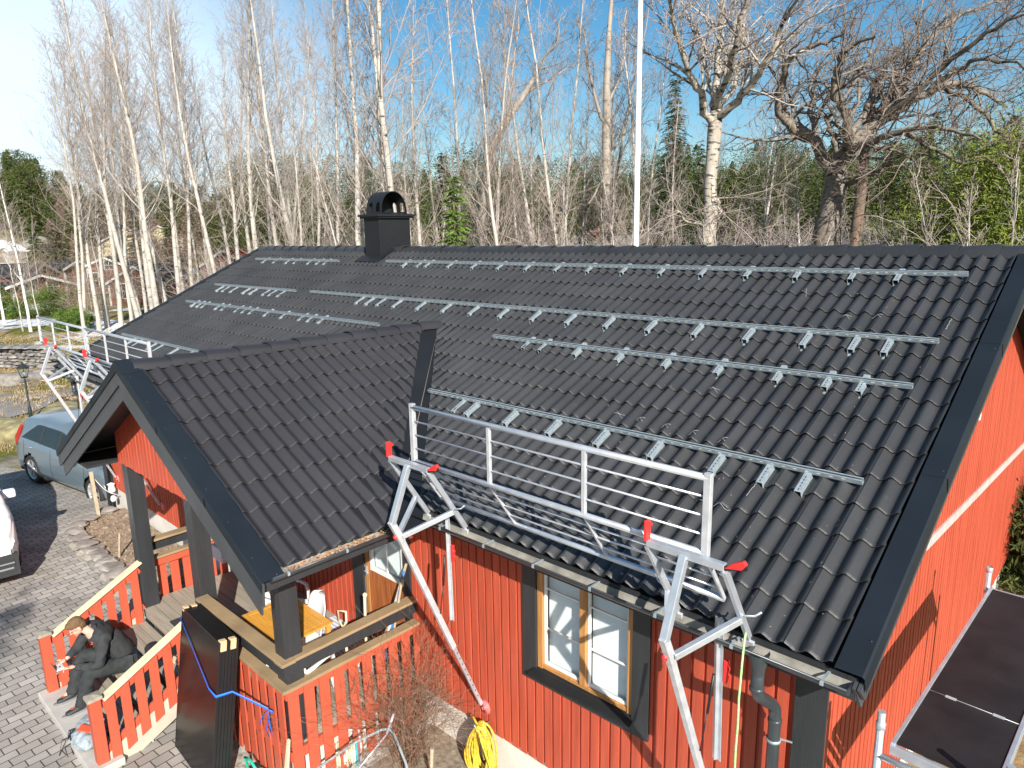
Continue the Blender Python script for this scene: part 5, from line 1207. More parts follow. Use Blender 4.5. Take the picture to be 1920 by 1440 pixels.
# ---- hero: forked aspen and old oak at the right
def hero(name, label, base, trunk_pts, trunk_r, limbs, seed, bk, tw, sub=(9,3), twl=2.6, wob=.16, ang=(25,65)):
    rd = random.Random(seed); out = []; thin = []; tr = [(trunk_pts, trunk_r)]
    for pts, r0, r1 in limbs:
        n = len(pts)-1; fine = [pts[0]]
        for a, b in zip(pts, pts[1:]):
            for k in range(1, 4):
                q = a.lerp(b, k/3); fine.append(q+Vector((rd.gauss(0,.05),rd.gauss(0,.05),rd.gauss(0,.05))) if k < 3 else q)
        rs = taper(r0, r1, len(fine)-1); tr.append((fine, rs)); L = sum((b-a).length for a, b in zip(pts, pts[1:]))
        nb = int(L*sub[0]/4)
        for k in range(nb):
            t = .12+.88*(k+rd.random())/nb; p, d = at_poly(fine, min(.99, t)); a = d.cross(Vector((rd.gauss(0,1),rd.gauss(0,1),rd.gauss(0,1)))).normalized(); an = math.radians(rd.uniform(*ang)); nd = d*math.cos(an)+a*math.sin(an)+Vector((0,0,.2))
            l = twl*rd.uniform(.5,1.2)*(1-.35*t); q = wander(rd, p, nd, l, 6, wob, .02); r = max(.012, (r0+(r1-r0)*t)*.38); tr.append((q, taper(r, .009, 6))) if r > .03 else out.append((q, taper(r, .008, 6)))
            sub_branch(rd, out, thin, q, r, l*.5, sub[1] if r > .03 else 2, 7, .02, wob*.9, (25,65), .12, .0075)
    R = empty(name, base, label, 'tree'); 
    for nm, me in (('trunk', mesh_of('trunk', [(tr, 8)], bk)), ('crown', mesh_of('crown', [(out, 4),(thin, 3)], tw))):
        me.transform(Matrix.Translation(-Vector(base))); o = bpy.data.objects.new(nm, me); SC.collection.objects.link(o); o.parent = R
def pt(px, py, dist):   # point at that bearing/height and horizontal distance
    dv = _f+(px-960)/FPX*_r-(py-720)/FPX*_u; k = dist/math.hypot(dv[0], dv[1]); return Vector((CX+dv[0]*k, CY+dv[1]*k, CZ+dv[2]*k))
D = 24.; b = pt(1322,560,D); b.z = -3.2
P_ = lambda l, dd=0: [pt(x, y, D+dd+o) for x, y, o in l]
hero('forked_aspen', 'large bare pale tree with a many-forked crown just right of the flagpole', b, [b]+P_([(1322,470,0),(1334,400,0),(1331,350,0),(1336,290,0),(1340,245,0),(1343,200,0)]), [.30,.24,.21,.20,.20,.22,.17],
     [(P_([(1340,235,0),(1318,190,-.5),(1300,150,-1),(1280,100,-1.5),(1265,50,-2),(1255,0,-2.5),(1240,-60,-3)]),.13,.03),
      (P_([(1343,205,0),(1345,150,.3),(1350,90,.5),(1352,30,.8),(1352,-40,1),(1350,-120,1)]),.15,.04),
      (P_([(1345,220,0),(1385,190,-.6),(1415,150,-1.2),(1445,105,-1.8),(1460,60,-2),(1480,20,-2.4),(1520,-20,-3)]),.13,.03),
      (P_([(1343,215,0),(1335,170,1),(1322,120,1.8),(1310,70,2.4),(1290,30,3),(1265,-20,3.5)]),.10,.025),
      (P_([(1345,205,0),(1362,150,-1),(1372,100,-2),(1390,50,-2.6),(1400,0,-3),(1420,-60,-3.5)]),.11,.03),
      (P_([(1346,210,0),(1372,170,1.5),(1388,120,2.4),(1394,60,3),(1400,0,3.5)]),.10,.03),
      (P_([(1332,352,0),(1344,372,.3),(1351,395,.4),(1340,415,.2),(1325,418,-.4),(1300,418,-.9),(1280,410,-1.3),(1268,395,-1.6)]),.06,.02)],
     5, B_FORK, B_TW, (15,2), 3.0)
D = 27.
b = pt(1545,560,D); b.z = -3.2
hero('oak_tree', 'old gnarled oak with thick twisting dark limbs behind the roof at the right', b, [b]+P_([(1550,450,0),(1552,420,0),(1562,380,0),(1568,340,0),(1566,310,0)]), [.62,.46,.42,.38,.36,.33],
     [(P_([(1566,345,0),(1545,300,.2),(1530,265,0),(1505,245,-.3),(1475,228,-.6),(1460,205,-.8),(1458,175,-1),(1468,150,-1.2),(1478,115,-1.6),(1500,95,-2),(1540,80,-2.4),(1580,65,-2.8)]),.22,.04),
      (P_([(1562,320,0),(1580,290,.3),(1600,265,.6),(1640,235,.9),(1685,205,1.3),(1730,178,1.6),(1770,160,2),(1810,158,2.4),(1850,175,2.8),(1890,200,3)]),.25,.05),
      (P_([(1575,300,.2),(1590,265,-.5),(1590,225,-1),(1575,195,-1.3),(1562,180,-1.5),(1568,140,-1.8),(1575,105,-2),(1600,85,-2.3),(1640,70,-2.8)]),.19,.04),
      (P_([(1605,262,.6),(1640,225,1.2),(1665,190,1.8),(1690,160,2.2),(1715,120,2.6),(1735,80,3),(1760,55,3.4),(1800,28,3.8),(1850,8,4.2),(1890,0,4.6)]),.17,.04),
      (P_([(1590,270,.2),(1610,230,.8),(1635,180,1.4),(1650,150,1.8),(1690,130,2.4),(1720,100,3),(1720,50,3.5),(1730,0,4)]),.13,.03),
      (P_([(1568,320,0),(1595,290,-1),(1640,265,-1.6),(1680,250,-2.2),(1730,240,-2.8),(1790,245,-3.4),(1840,262,-4)]),.15,.03),
      (P_([(1530,262,0),(1520,215,.6),(1520,175,1),(1525,145,1.3),(1545,120,1.6),(1590,100,2)]),.11,.03),
      (P_([(1575,300,0),(1562,265,.8),(1555,235,1.2),(1560,205,1.6),(1590,190,2),(1620,150,2.4)]),.11,.03),
      (P_([(1590,345,0),(1620,325,-.8),(1648,320,-1.4),(1668,305,-1.8),(1672,285,-2.0)]),.10,.03),
      (P_([(1640,235,.9),(1700,190,.2),(1750,140,-.3),(1800,100,-.8),(1850,60,-1.3),(1910,30,-1.8),(1960,10,-2)]),.12,.03),
      (P_([(1735,178,1.6),(1790,130,1.2),(1840,110,.8),(1890,115,.4),(1940,130,0)]),.09,.03),
      (P_([(1690,245,-2.2),(1740,275,-2.6),(1790,300,-3),(1850,300,-3.2),(1900,330,-3.4)]),.08,.025),
      (P_([(1770,162,2),(1820,190,1.4),(1860,230,1),(1890,275,.6),(1925,290,.4)]),.09,.03)],
     9, B_OAK, B_TWD, (13,2), 3.4, .24, (30,80))
D = 31.; b = pt(1608,560,D); b.z = -3.0
hero('pine_tree', 'thin reddish brown pine trunk just right of the oak', b, [b]+P_([(1603,450,0),(1612,380,0),(1620,300,0),(1632,200,0),(1640,150,0)]), [.26,.22,.20,.18,.15,.10], [(P_([(1638,160,0),(1655,140,-.5),(1660,110,-1)]),.05,.02)], 13, B_PINE, B_TWD, (8,2), 1.4)
D = 34.; b = pt(935,560,D); b.z = -3.2
hero('leaning_tree', 'brown bare tree leaning to the right above the ridge, right of the chimney', b, [b]+P_([(905,440,0),(912,340,0),(925,270,0),(950,225,0),(985,175,0),(1005,140,0)]), [.3,.28,.25,.22,.18,.14,.10],
     [(P_([(1000,150,0),(1020,110,-.4),(1045,80,-1),(1060,30,-1.2)]),.08,.02),(P_([(950,225,0),(960,160,.6),(965,100,1),(972,30,1.4)]),.08,.02),(P_([(985,175,0),(1030,150,.6),(1080,120,1)]),.07,.02)], 17, B_GREY, B_TWD, (9,2), 1.8)
D = 30.; b = pt(1140,560,D); b.z = -3.2
hero('dark_tree', 'thick dark-barked bare tree just left of the flagpole', b, [b]+P_([(1138,450,0),(1138,350,0),(1137,250,0),(1138,150,0),(1142,60,0),(1150,-40,0)]), [.24,.22,.2,.17,.14,.1,.06],
     [(P_([(1137,235,0),(1115,180,-.5),(1100,120,-1),(1092,50,-1.4)]),.07,.02),(P_([(1138,300,0),(1165,250,.6),(1185,190,1),(1210,150,1.5)]),.06,.02),(P_([(1138,200,0),(1160,150,.8),(1172,90,1.2),(1175,20,1.6)]),.06,.02),(P_([(1138,330,0),(1105,380,-.6),(1070,395,-1.2),(1040,400,-1.6)]),.05,.02)], 19, B_GREY, B_TWD, (10,2), 1.8)
# ------------------------------------------------------------------ conifers
def leafmat(name, c1, c2): 
    m = mat(name, c1, .8, vs=1.6, col2=c2, spec=.2, detail=8); return m
N_SPR = leafmat('spruce_needles', (.018,.032,.012), (.055,.085,.022)); N_PIN = leafmat('pine_needles', (.028,.042,.012), (.095,.115,.03)); N_YEL = leafmat('yellow_green_needles', (.065,.10,.015), (.22,.26,.045)); N_GRN = leafmat('fresh_green_needles', (.045,.085,.015), (.14,.21,.04))
def conifer_mesh(seed, H, R, m_, dens=1.0, rough=.5, leaf=.16, top=.0, droop=.35):
    rd = random.Random(seed); V = []; F = []; nl = int(H*3.1*dens)
    for i in range(nl):
        t = (i+rd.random())/nl; z = H*(.04+top+(.96-top)*t); r = R*(1-t)**.8*rd.uniform(.65,1.1)+.08; nb = max(4, int(13*(1-t)+4))
        a0 = rd.uniform(0, 6.28)
        for k in range(nb):
            a = a0+2*PI*k/nb+rd.uniform(-.3,.3); z = H*(.04+top+(.96-top)*t)+rd.uniform(-.5,.5)*H/nl*2.2; rr = r*rd.uniform(.6,1.12); dx, dy = math.cos(a), math.sin(a); n = max(3, int(rr/leaf*2.0))
            for j in range(n):
                s = (j+.6)/n; p = Vector((dx*rr*s, dy*rr*s, z-droop*rr*s*s*.8+.10*s*rr)); side = Vector((-dy,dx,0))
                for q in (-1,1):
                    l = leaf*rd.uniform(.7,1.6)*(1.15-.5*s); tip = p+Vector((dx,dy,0))*l*.8+side*q*l*rd.uniform(.4,.9)+Vector((0,0,-l*rd.uniform(.0,.6))); w_ = Vector((rd.gauss(0,1),rd.gauss(0,1),rd.gauss(0,1))).normalized()*l*.26
                    b = len(V); V += [p-w_*.6, p+w_*.6, tip+w_*.3, tip-w_*.3]; F.append((b,b+1,b+2,b+3))
    me = bpy.data.meshes.new('crown'); me.from_pydata([tuple(v) for v in V], [], F); me.materials.append(m_); return me
def blob_mesh(seed, n, dims, m_, leaf=.2, clumps=14, name='crown'):
    rd = random.Random(seed); V = []; F = []; cl = []
    for i in range(clumps):
        while True:
            p = Vector((rd.uniform(-1,1),rd.uniform(-1,1),rd.uniform(-1,1)))
            if p.length < 1: break
        cl.append((Vector((p.x*dims[0]*.8,p.y*dims[1]*.8,p.z*dims[2]*.85)), rd.uniform(.22,.42)*min(dims)*1.5))
    for i in range(n):
        c, r = rd.choice(cl); p = c+Vector((rd.gauss(0,.5),rd.gauss(0,.5),rd.gauss(0,.42)))*r
        a = Vector((rd.gauss(0,1),rd.gauss(0,1),rd.gauss(.3,1))).normalized()*leaf*rd.uniform(.5,1.3); b_ = a.cross(Vector((rd.gauss(0,1),rd.gauss(0,1),rd.gauss(0,1)))).normalized()*leaf*.2
        b = len(V); V += [p-a, p+b_, p+a, p-b_]; F.append((b,b+1,b+2,b+3))
    me = bpy.data.meshes.new(name); me.from_pydata([tuple(v) for v in V], [], F); me.materials.append(m_); return me
def conifer(name, label, p, H, R, m_, seed, group=None, **k):
    E_ = empty(name, p, label, 'tree', group); me = conifer_mesh(seed, H, R, m_, **k); o = bpy.data.objects.new('crown', me); SC.collection.objects.link(o); o.parent = E_
    tm = mesh_of('trunk', [([([Vector((0,0,-.3)), Vector((0,0,H*.5)), Vector((0,0,H*.97))], [H*.016+.05, H*.01+.02, .01])], 7)], B_PINE); o = bpy.data.objects.new('trunk', tm); SC.collection.objects.link(o); o.parent = E_
    return E_
conifer('spruce_tree', 'tall dark spruce rising above the trees right of the flagpole', along(1250,40), 14.2, 2.6, N_SPR, 3, droop=.5, leaf=.2, dens=2.2)
conifer('spruce_tree', 'smaller dark spruce right of the tall one, left of the forked tree', along(1298,46), 11.5, 2.1, N_SPR, 4, droop=.5, leaf=.2, dens=2.2)
conifer('spruce_tree', 'young bright green spruce just behind the ridge, right of the chimney', along(862,17.5), 7.4, 1.5, N_GRN, 5, droop=.28, leaf=.14, dens=3.4)
conifer('spruce_tree', 'dark spruce between the birches above the ridge, right of the chimney', along(1100,38), 9.0, 1.6, N_SPR, 6, leaf=.2, dens=2)
conifer('spruce_tree', 'dark narrow spruce behind the birches above the chimney', along(845,36), 10.2, 1.4, N_SPR, 7, leaf=.2, dens=2)
def bushy(name, label, cat, p, H, dims, m_, seed, n, leaf, group=None, trunk=True, clumps=14):
    E_ = empty(name, p, label, cat, group); me = blob_mesh(seed, n, dims, m_, leaf, clumps); me.transform(Matrix.Translation((0,0,H))); o = bpy.data.objects.new('crown', me); SC.collection.objects.link(o); o.parent = E_
    if trunk:
        rd = random.Random(seed); pol = [([Vector((0,0,-.2)), Vector((.1,0,H*.6)), Vector((0,.1,H+dims[2]*.8))], [.18,.13,.03])]
        for k in range(14):
            a = rd.uniform(0,6.28); z = H+dims[2]*rd.uniform(-.8,.6); pol.append(([Vector((0,0,z)), Vector((math.cos(a)*dims[0]*.5, math.sin(a)*dims[1]*.5, z+.3)), Vector((math.cos(a)*dims[0]*.95, math.sin(a)*dims[1]*.95, z+.4))], [.05,.03,.01]))
        o = bpy.data.objects.new('trunk', mesh_of('trunk', [(pol, 6)], B_PINE)); SC.collection.objects.link(o); o.parent = E_
    return E_
bushy('pine_tree', 'bushy yellow-green pine at the right edge above the ridge', 'tree', along(1835,25), 5.6, (2.7,2.7,3.7), N_YEL, 5, 38000, .085, clumps=60)
bushy('pine_tree', 'yellow-green pine left of the bushiest one, behind the oak branches', 'tree', along(1735,31), 4.4, (2.4,2.4,3.0), N_YEL, 6, 26000, .09, clumps=50)
bushy('pine_tree', 'dark pine at the far right, partly hidden by the yellow-green pine', 'tree', along(1930,30), 6.0, (2.6,2.6,5.0), N_PIN, 7, 26000, .08, clumps=50)
bushy('thuja_shrub', 'yellow-green conifer shrub behind the left roof end, among the aspens', 'shrub', along(425,60), .6, (2.6,2.6,3.4), N_YEL, 8, 6000, .2, clumps=20, trunk=False)
bushy('holly_shrub', 'small yellow-green shrub at the foot of the aspens by the roof edge', 'shrub', along(283,42), -2.0+1.0, (.9,.9,1.6), N_YEL, 9, 2500, .12, trunk=False)
for i, (px, py, d_, lb) in enumerate(((20,590,(3.0,2.6,1.6),'wide green juniper hedge left of the thin birch'),(90,585,(3.4,2.4,1.5),'wide green juniper hedge right of the thin birch'),(140,612,(1.7,1.5,1.0),'low rounded green juniper behind the far guard rail'))):
    p = ground_at(px, py+8); bushy('juniper_shrub', lb, 'shrub', p, d_[2]*.75, d_, N_GRN, 50+i, 11000, .10, 'green junipers at the left', trunk=False, clumps=26)
for i in range(44):
    px = rd.uniform(-60, 470) if i < 12 else 640+(i-12)*41+rd.uniform(-18,18); dist = rd.uniform(104,134) if i < 12 else rd.uniform(50, 78); p = along(px, dist)
    conifer('spruce_tree', 'far green spruce on the wooded rise beyond the cottages' if i < 12 else 'far green spruce glimpsed through the bare trees behind the ridge', p, rd.uniform(7.5,11.5), rd.uniform(1.6,2.5), N_PIN if i % 3 else N_SPR, 100+i, 'far spruces on the left rise' if i < 12 else 'far spruces behind the ridge', leaf=.30, dens=.9)
# far woods: one mass of crowns that nobody could count
def woods(name, az_px, dist, n, seed, m_, hmin, hmax, leaf, per, flat=1.0, label=None, asp_=.3):
    rd = random.Random(seed); rg = np.random.default_rng(seed); VV = []
    for i in range(n):
        p = along(rd.uniform(*az_px), rd.uniform(*dist)); h = rd.uniform(hmin, hmax); R = h*rd.uniform(.16,.30)*flat; kind = rd.random()
        t = rg.random(per)**.8; prof_ = (1-t)**.7 if kind < .5 else np.sqrt(np.maximum(.02, 1-(2*t-1.1)**2))
        a = rg.uniform(0, 6.28, per); lob = 1+.25*np.sin(a*3+i)+.2*np.sin(t*26+a); r = R*prof_*rg.uniform(.45,1.08,per)*lob
        q = np.stack([p.x+np.cos(a)*r, p.y+np.sin(a)*r, p.z+h*(.10+.90*t)-(.3*r if kind < .5 else 0)], 1)
        u = rg.normal(size=(per,3))*np.array([1,1,.7]); u /= np.linalg.norm(u, axis=1)[:,None]; u *= (leaf*rg.uniform(.5,1.5,per))[:,None]
        v = np.cross(u, rg.normal(size=(per,3))); v /= np.linalg.norm(v, axis=1)[:,None]; v *= leaf*asp_
        VV.append(np.stack([q-u, q+v, q+u, q-v], 1).reshape(-1, 3))
    V = np.concatenate(VV); nf = len(V)//4; me = bpy.data.meshes.new(name); me.vertices.add(len(V)); me.vertices.foreach_set('co', V.ravel())
    me.loops.add(nf*4); me.loops.foreach_set('vertex_index', np.arange(nf*4)); me.polygons.add(nf); me.polygons.foreach_set('loop_start', np.arange(nf)*4); me.update(calc_edges=True)
    me.materials.append(m_); o = bpy.data.objects.new(name, me); SC.collection.objects.link(o); return tag(o, label, 'woods', kind='stuff')
woods('far_woods', (-90,560), (122,160), 170, 1, N_PIN, 6, 11, .20, 2000, label='distant green forest on the hill at the left')
woods('far_woods', (480,1980), (70,125), 420, 2, N_PIN, 10, 16, .16, 1900, label='distant green forest behind the bare trees')
BR = mat('far_branches', (.15,.105,.08), .9, var=.3, vs=.4, col2=(.27,.19,.15))
woods('far_bare_woods', (120,1980), (100,140), 230, 3, BR, 5, 9.5, .2, 1100, 1.3, label='distant brown leafless woods', asp_=.12)
conifer('spruce_tree', 'tall spruce standing on the open ground in front of the house, out of the picture', Vector((6.4,-13.3,-3.2)), 12.6, 2.0, N_SPR, 77, leaf=.2)
B_GREYT = mat('brown_twigs', (.20,.15,.11), .9, var=.3, vs=1, col2=(.34,.27,.2))
# undergrowth: a tangle of fine pale twigs behind the ridge
def tangle(seed, n, px_r, d_r, zr, m_, nm, label):
    rd = random.Random(seed); pol = []
    for i in range(n):
        p = along(rd.uniform(*px_r), rd.uniform(*d_r))
        while p.y < 13.5: p = along(rd.uniform(*px_r), rd.uniform(*d_r))
        p.z += rd.uniform(0, .4); h = rd.uniform(*zr)
        for k in range(4):
            a = rd.uniform(0,6.28); d = Vector((math.cos(a)*rd.uniform(.2,.8), math.sin(a)*rd.uniform(.2,.8), 1)); q = wander(rd, p, d, h, 6, .22, -.02); pol.append((q, taper(.018,.007,6)))
            for j in range(6):
                t = rd.uniform(.25,.95); s, dd = at_poly(q, t); nd = Vector((rd.gauss(0,1),rd.gauss(0,1),rd.gauss(.3,.7))); w_ = wander(rd, s, nd, h*rd.uniform(.15,.4), 4, .3); pol.append((w_, taper(.009,.006,4)))
                for l in range(3):
                    s2, _ = at_poly(w_, rd.uniform(.3,.95)); pol.append((wander(rd, s2, Vector((rd.gauss(0,1),rd.gauss(0,1),rd.gauss(.2,.7))), h*rd.uniform(.06,.16), 2, .3), taper(.007,.005,2)))
    me = mesh_of(nm, [(pol, 3)], m_); o = bpy.data.objects.new(nm, me); SC.collection.objects.link(o); return tag(o, label, 'undergrowth', kind='stuff')
tangle(1, 420, (540,1930), (15,34), (3.6,6.2), B_TW, 'undergrowth', 'pale tangle of bare brushwood behind the ridge')
tangle(2, 520, (400,1950), (34,60), (4,7.5), B_TW, 'undergrowth', 'pale brushwood farther back among the birches')
tangle(3, 70, (-60,430), (66,100), (3,6), B_GREYT, 'undergrowth', 'brown brushwood among the cottages')

bushy('evergreen_hedge', 'dark green shrub beyond the far corner of the gable wall', 'shrub', ground_at(1912,1075), .7, (1.3,1.5,1.2), N_PIN, 91, 16000, .09, trunk=False, clumps=30)

# ------------------------------------------------------------------ vehicles
def carpaint(name, col, metal=.3, rough=.28):
    return mat(name, col, rough, metal=metal, var=.03, vs=2, coat=.6)
GLS = mat('car_glass', (.012,.016,.018), .06, var=.2, spec=.8); TYR = M['rubber']; RIM = mat('alloy', (.55,.56,.57), .3, metal=.6); CHR = mat('chrome', (.75,.76,.78), .2, metal=.9); LMP = mat('headlamp', (.6,.63,.66), .15, var=.3, vs=20); RLP = mat('tail_lamp', (.35,.01,.008), .2, var=.1); DPL = mat('dark_trim', (.03,.032,.034), .5)
def interp(x, pts):
    for (a, za), (b, zb) in zip(pts, pts[1:]):
        if x <= b: t = (x-a)/(b-a) if b > a else 0; t = max(0, t); t = t*t*(3-2*t)*.35+t*.65; return za+(zb-za)*t
    return pts[-1][1]
def car(name, label, cat, org, rz, paint, L, Wd, top, belt, wheels, wr, side_glass, ws, rw, SC_=1.087):
    R = empty(name, (0,0,0), label, cat)
    def W(x): return Wd*(1-.16*max(0,(x-(L-.75))/.75)**2-.10*max(0,(.55-x)/.55)**2)
    def sec(x):
        zr = interp(x, top); zs = min(interp(x, belt), zr); w_ = W(x); g = max(0, zr-zs)
        return [(w_*.90,.24),(w_*.975,.34),(w_,.55),(w_*1.0,.74),(w_*.985,zs-.05 if zs > .8 else zs-.02),(w_*.955,zs),(w_*.955-.20*min(1,g/.5)*(g/.55),zr-.07 if g > .12 else zs+g*.5),(w_*.90-.24*min(1,g/.5)*(g/.6),zr-.012*(g > .05)),(w_*.45,zr+.03),(0,zr+.04)]
    N = 170; K = 25; vs = []
    def fine(s):
        o = []
        for k in range(len(s)-1):
            m_ = 4 if k < 5 else 1
            for j in range(m_): o.append((s[k][0]+(s[k+1][0]-s[k][0])*j/m_, s[k][1]+(s[k+1][1]-s[k][1])*j/m_))
        return o+[s[-1]]
    for i in range(N+1):
        x = L*i/N; s = fine(sec(x)); K = len(s); e = min(1, min(x, L-x)/.10); inset = (1-e)**2*.05
        full = [(-a, b) for a, b in s]+[(a, b) for a, b in s[::-1][1:]]
        vs += [Vector((x, y*(1-inset*.6), z-(inset if z > .5 else -inset))) for y, z in full]
    M_ = 2*K-1; fs = []
    for i in range(N):
        for j in range(M_-1):
            q = (i*M_+j, i*M_+j+1, (i+1)*M_+j+1, (i+1)*M_+j); c = sum((vs[k] for k in q), Vector())/4
            if abs(c.y) > .6 and any((c.x-wx)**2+(c.z-wr)**2 < (wr*1.14)**2 for wx in wheels): continue
            fs.append(q)
    fs += [tuple(range(M_)), tuple(N*M_+k for k in range(M_))[::-1]]
    m = MB(); m.add(vs, fs, True); body = m.build('body', paint, R)
    def surf(x, t, off=.006):   # t: section parameter index
        s = sec(x); k = min(int(t), 8); f = t-k; y = s[k][0]+(s[k+1][0]-s[k][0])*f; z = s[k][1]+(s[k+1][1]-s[k][1])*f; return y+off, z
    for sd in (-1, 1):
        m = MB(); n = 24; a, b = side_glass; pts = []
        for i in range(n+1):
            x = a+(b-a)*i/n; e = min(1, (i/n)/.22); e2 = min(1, (1-i/n)/.30)
            for t in (5.12, 5.12+.78*min(e, e2)**.8+.001):
                y, z = surf(x, t); pts.append(Vector((x, sd*y, z)))
        m.add(pts, [(2*i,2*i+2,2*i+3,2*i+1) for i in range(n)], True); m.build('side_window', GLS, R)
        m = MB(); lo = [pts[2*i] for i in range(n+1)]; hi = [pts[2*i+1] for i in range(n+1)][::-1]; m.tube(lo+hi+[lo[0]], .010, 5); m.build('window_trim', CHR, R)
        for f in (.34,.63):
            i = int(n*f); m = MB(); m.beam(pts[2*i]+Vector((0,sd*.004,0)), pts[2*i+1]+Vector((0,sd*.004,0)), .07, .012, (0,1,0)); m.build('window_pillar', DPL, R)
        for x in (a+.15, (a+b)/2+.05, b+.18):
            m = MB(); m.tube([Vector((x+.02*math.sin(t*2), sd*(surf(x, t, .002)[0]), surf(x, t)[1])) for t in (1.2,2,3,4,5)], .005, 4); m.build('door_seam', DPL, R)
        for x in (a+.42, (a+b)/2+.36):
            y, z = surf(x, 3.8, .012); m = MB(); m.obox(Vector((x, sd*y, z)), Vector((.11,0,0)), Vector((0,.012,0)), Vector((0,0,.013))); m.build('door_handle', CHR, R, bevel=.004)
        m = MB(); m.obox(Vector((b-.10, sd*(W(b)+.04), interp(b, belt)+.07)), Vector((.07,0,0)), Vector((0,.11,0)), Vector((0,0,.075))); m.build('mirror', CHR if paint.name != 'white_paint_car' else paint, R, bevel=.035)
        y, z = surf(L-.12, 4.2, .0); m = MB(); m.prism([Vector((L-.52,sd*(W(L-.52)-.03),z+.10)), Vector((L-.06,sd*(W(L-.06)-.14),z-.02)), Vector((L-.03,sd*(W(L-.06)-.22),z-.13)), Vector((L-.34,sd*(W(L-.34)+.004),z-.08))], (0,sd*.02,.01)); m.build('headlight', LMP, R, bevel=.01)
        m = MB(); m.prism([Vector((.02,sd*(W(0)-.02),.85)), Vector((.30,sd*(W(.3)+.005),.92)), Vector((.34,sd*(W(.3)-.06),1.10)), Vector((.42,sd*(W(.3)-.16),1.42)), Vector((.30,sd*(W(.3)-.16),1.42)), Vector((.10,sd*(W(.1)-.03),1.08))], (0,sd*.02,0)); m.build('tail_light', RLP, R, bevel=.005)
        for wx in wheels:
            c = Vector((wx, sd*(Wd-.11), wr)); ax = Vector((0,sd,0))
            m = MB(); m.lathe(c, [(wr*.66,.085),(wr*.72,.105),(wr*.93,.11),(wr,.07),(wr,-.09),(wr*.9,-.11),(wr*.3,-.11)], 40, ax); w0 = m.build('wheel', TYR, R)
            m = MB(); m.lathe(c, [(wr*.70,.10),(wr*.66,.105),(wr*.62,.06),(wr*.60,-.02)], 36, ax)
            u = Vector((0,0,1)); v = Vector((1,0,0))
            for k in range(10):
                an = 2*PI*(k//2)/5+(.16 if k % 2 else -.16)+.3; d = u*math.cos(an)+v*math.sin(an); d2 = u*math.cos(an*1)+v*math.sin(an)
                m.beam(c+ax*.075+d*wr*.08, c+ax*.082+d*wr*.68, wr*.085, .02, ax)
            m.lathe(c, [(0,.09),(wr*.14,.085),(wr*.16,.06)], 16, ax); m.build('rim', RIM, w0)
            m = MB(); m.lathe(c, [(0,.0),(wr*1.16,.0),(wr*1.16,-.28),(0,-.28)], 30, ax); m.build('wheel_well', M['black'], R)
    # windscreens
    for nm, (a, b), ns in (('windscreen', ws, 8), ('rear_window', rw, 6)):
        m = MB(); pts = []
        for i in range(ns+1):
            x = a+(b-a)*i/ns; w_ = sec(x)[7][0]*.97; zr = interp(x, top)
            for y in (-w_, -w_*.5, 0, w_*.5, w_): pts.append(Vector((x, y, zr+.012+.03*(1-(y/w_)**2))))
        m.add(pts, [(i*5+k,(i+1)*5+k,(i+1)*5+k+1,i*5+k+1) for i in range(ns) for k in range(4)], True); m.build(nm, GLS, R)
    m = MB(); m.box((.10,-Wd*.88,.20),(L-.10,Wd*.88,.30)); m.build('underbody', M['black'], R)
    R.location = org; R.rotation_euler = (0,0,rz); R.scale = (SC_,)*3; return R, W
s = 1.087
rz = math.atan2(.6,3.1); R2 = lambda x, y: (x*math.cos(rz)-y*math.sin(rz), x*math.sin(rz)+y*math.cos(rz))
ox, oy = R2(3.80*1.04, -.86*1.04); zc = (terr(-17.1,.4)+terr(-20.2,-.2))/2+.012
c1, _ = car('car', 'grey blue estate SUV parked on the paving beyond the porch', 'car', (-17.1-ox, .4-oy, zc), rz, carpaint('blue_grey_paint', (.20,.26,.30), .45, .30), 4.69, .93,
    [(0,.95),(.05,1.10),(.22,1.42),(.45,1.60),(1.1,1.66),(2.1,1.66),(2.6,1.60),(3.0,1.42),(3.50,1.08),(4.1,.98),(4.45,.88),(4.62,.72),(4.69,.60)],
    [(0,.95),(.5,1.08),(1.5,1.04),(3.4,.99),(4.1,.95),(4.69,.60)], (.93,3.80), .365, (.50,3.30), (2.66,3.46), (.10,.42), 1.04)
c1.rotation_euler = (0, math.radians(2.0), rz)
wp = carpaint('white_paint_car', (.78,.79,.80), .0, .25)
rz = math.radians(-5); ox, oy = R2(4.95*s, .86*s)
c2, W2 = car('car', 'white van cut off by the left picture edge, only front corner and mirror showing', 'van', (-13.0-ox, -2.02-oy, -3.188), rz, wp, 4.95, .95,
    [(0,1.2),(.08,1.75),(.4,1.93),(1.2,1.96),(2.9,1.92),(3.3,1.74),(3.95,1.20),(4.5,1.06),(4.8,.90),(4.9,.72),(4.95,.6)],
    [(0,1.15),(1.0,1.15),(3.8,1.10),(4.5,1.02),(4.95,.6)], (.95,3.95), .36, (.8,3.55), (3.05,3.85), (.1,.35))
m = MB(); org = c2.location
for (z0, z1, x) in ((.30,.36,4.965),(.40,.44,4.97),(.48,.52,4.97)): m.box((x-.04,-.72,z0),(x,.80,z1))
m.box((4.85,-.85,.24),(4.955,.86,.60)); o = m.build('lower_grille', DPL); o.parent = c2; ORG.pop(o.name, None)
m = MB(); m.box((4.90,.50,.36),(4.972,.78,.385)); m.box((4.90,.46,.45),(4.974,.80,.47)); o = m.build('grille_bar', mat('grille_grey',(.22,.23,.24),.4)); o.parent = c2
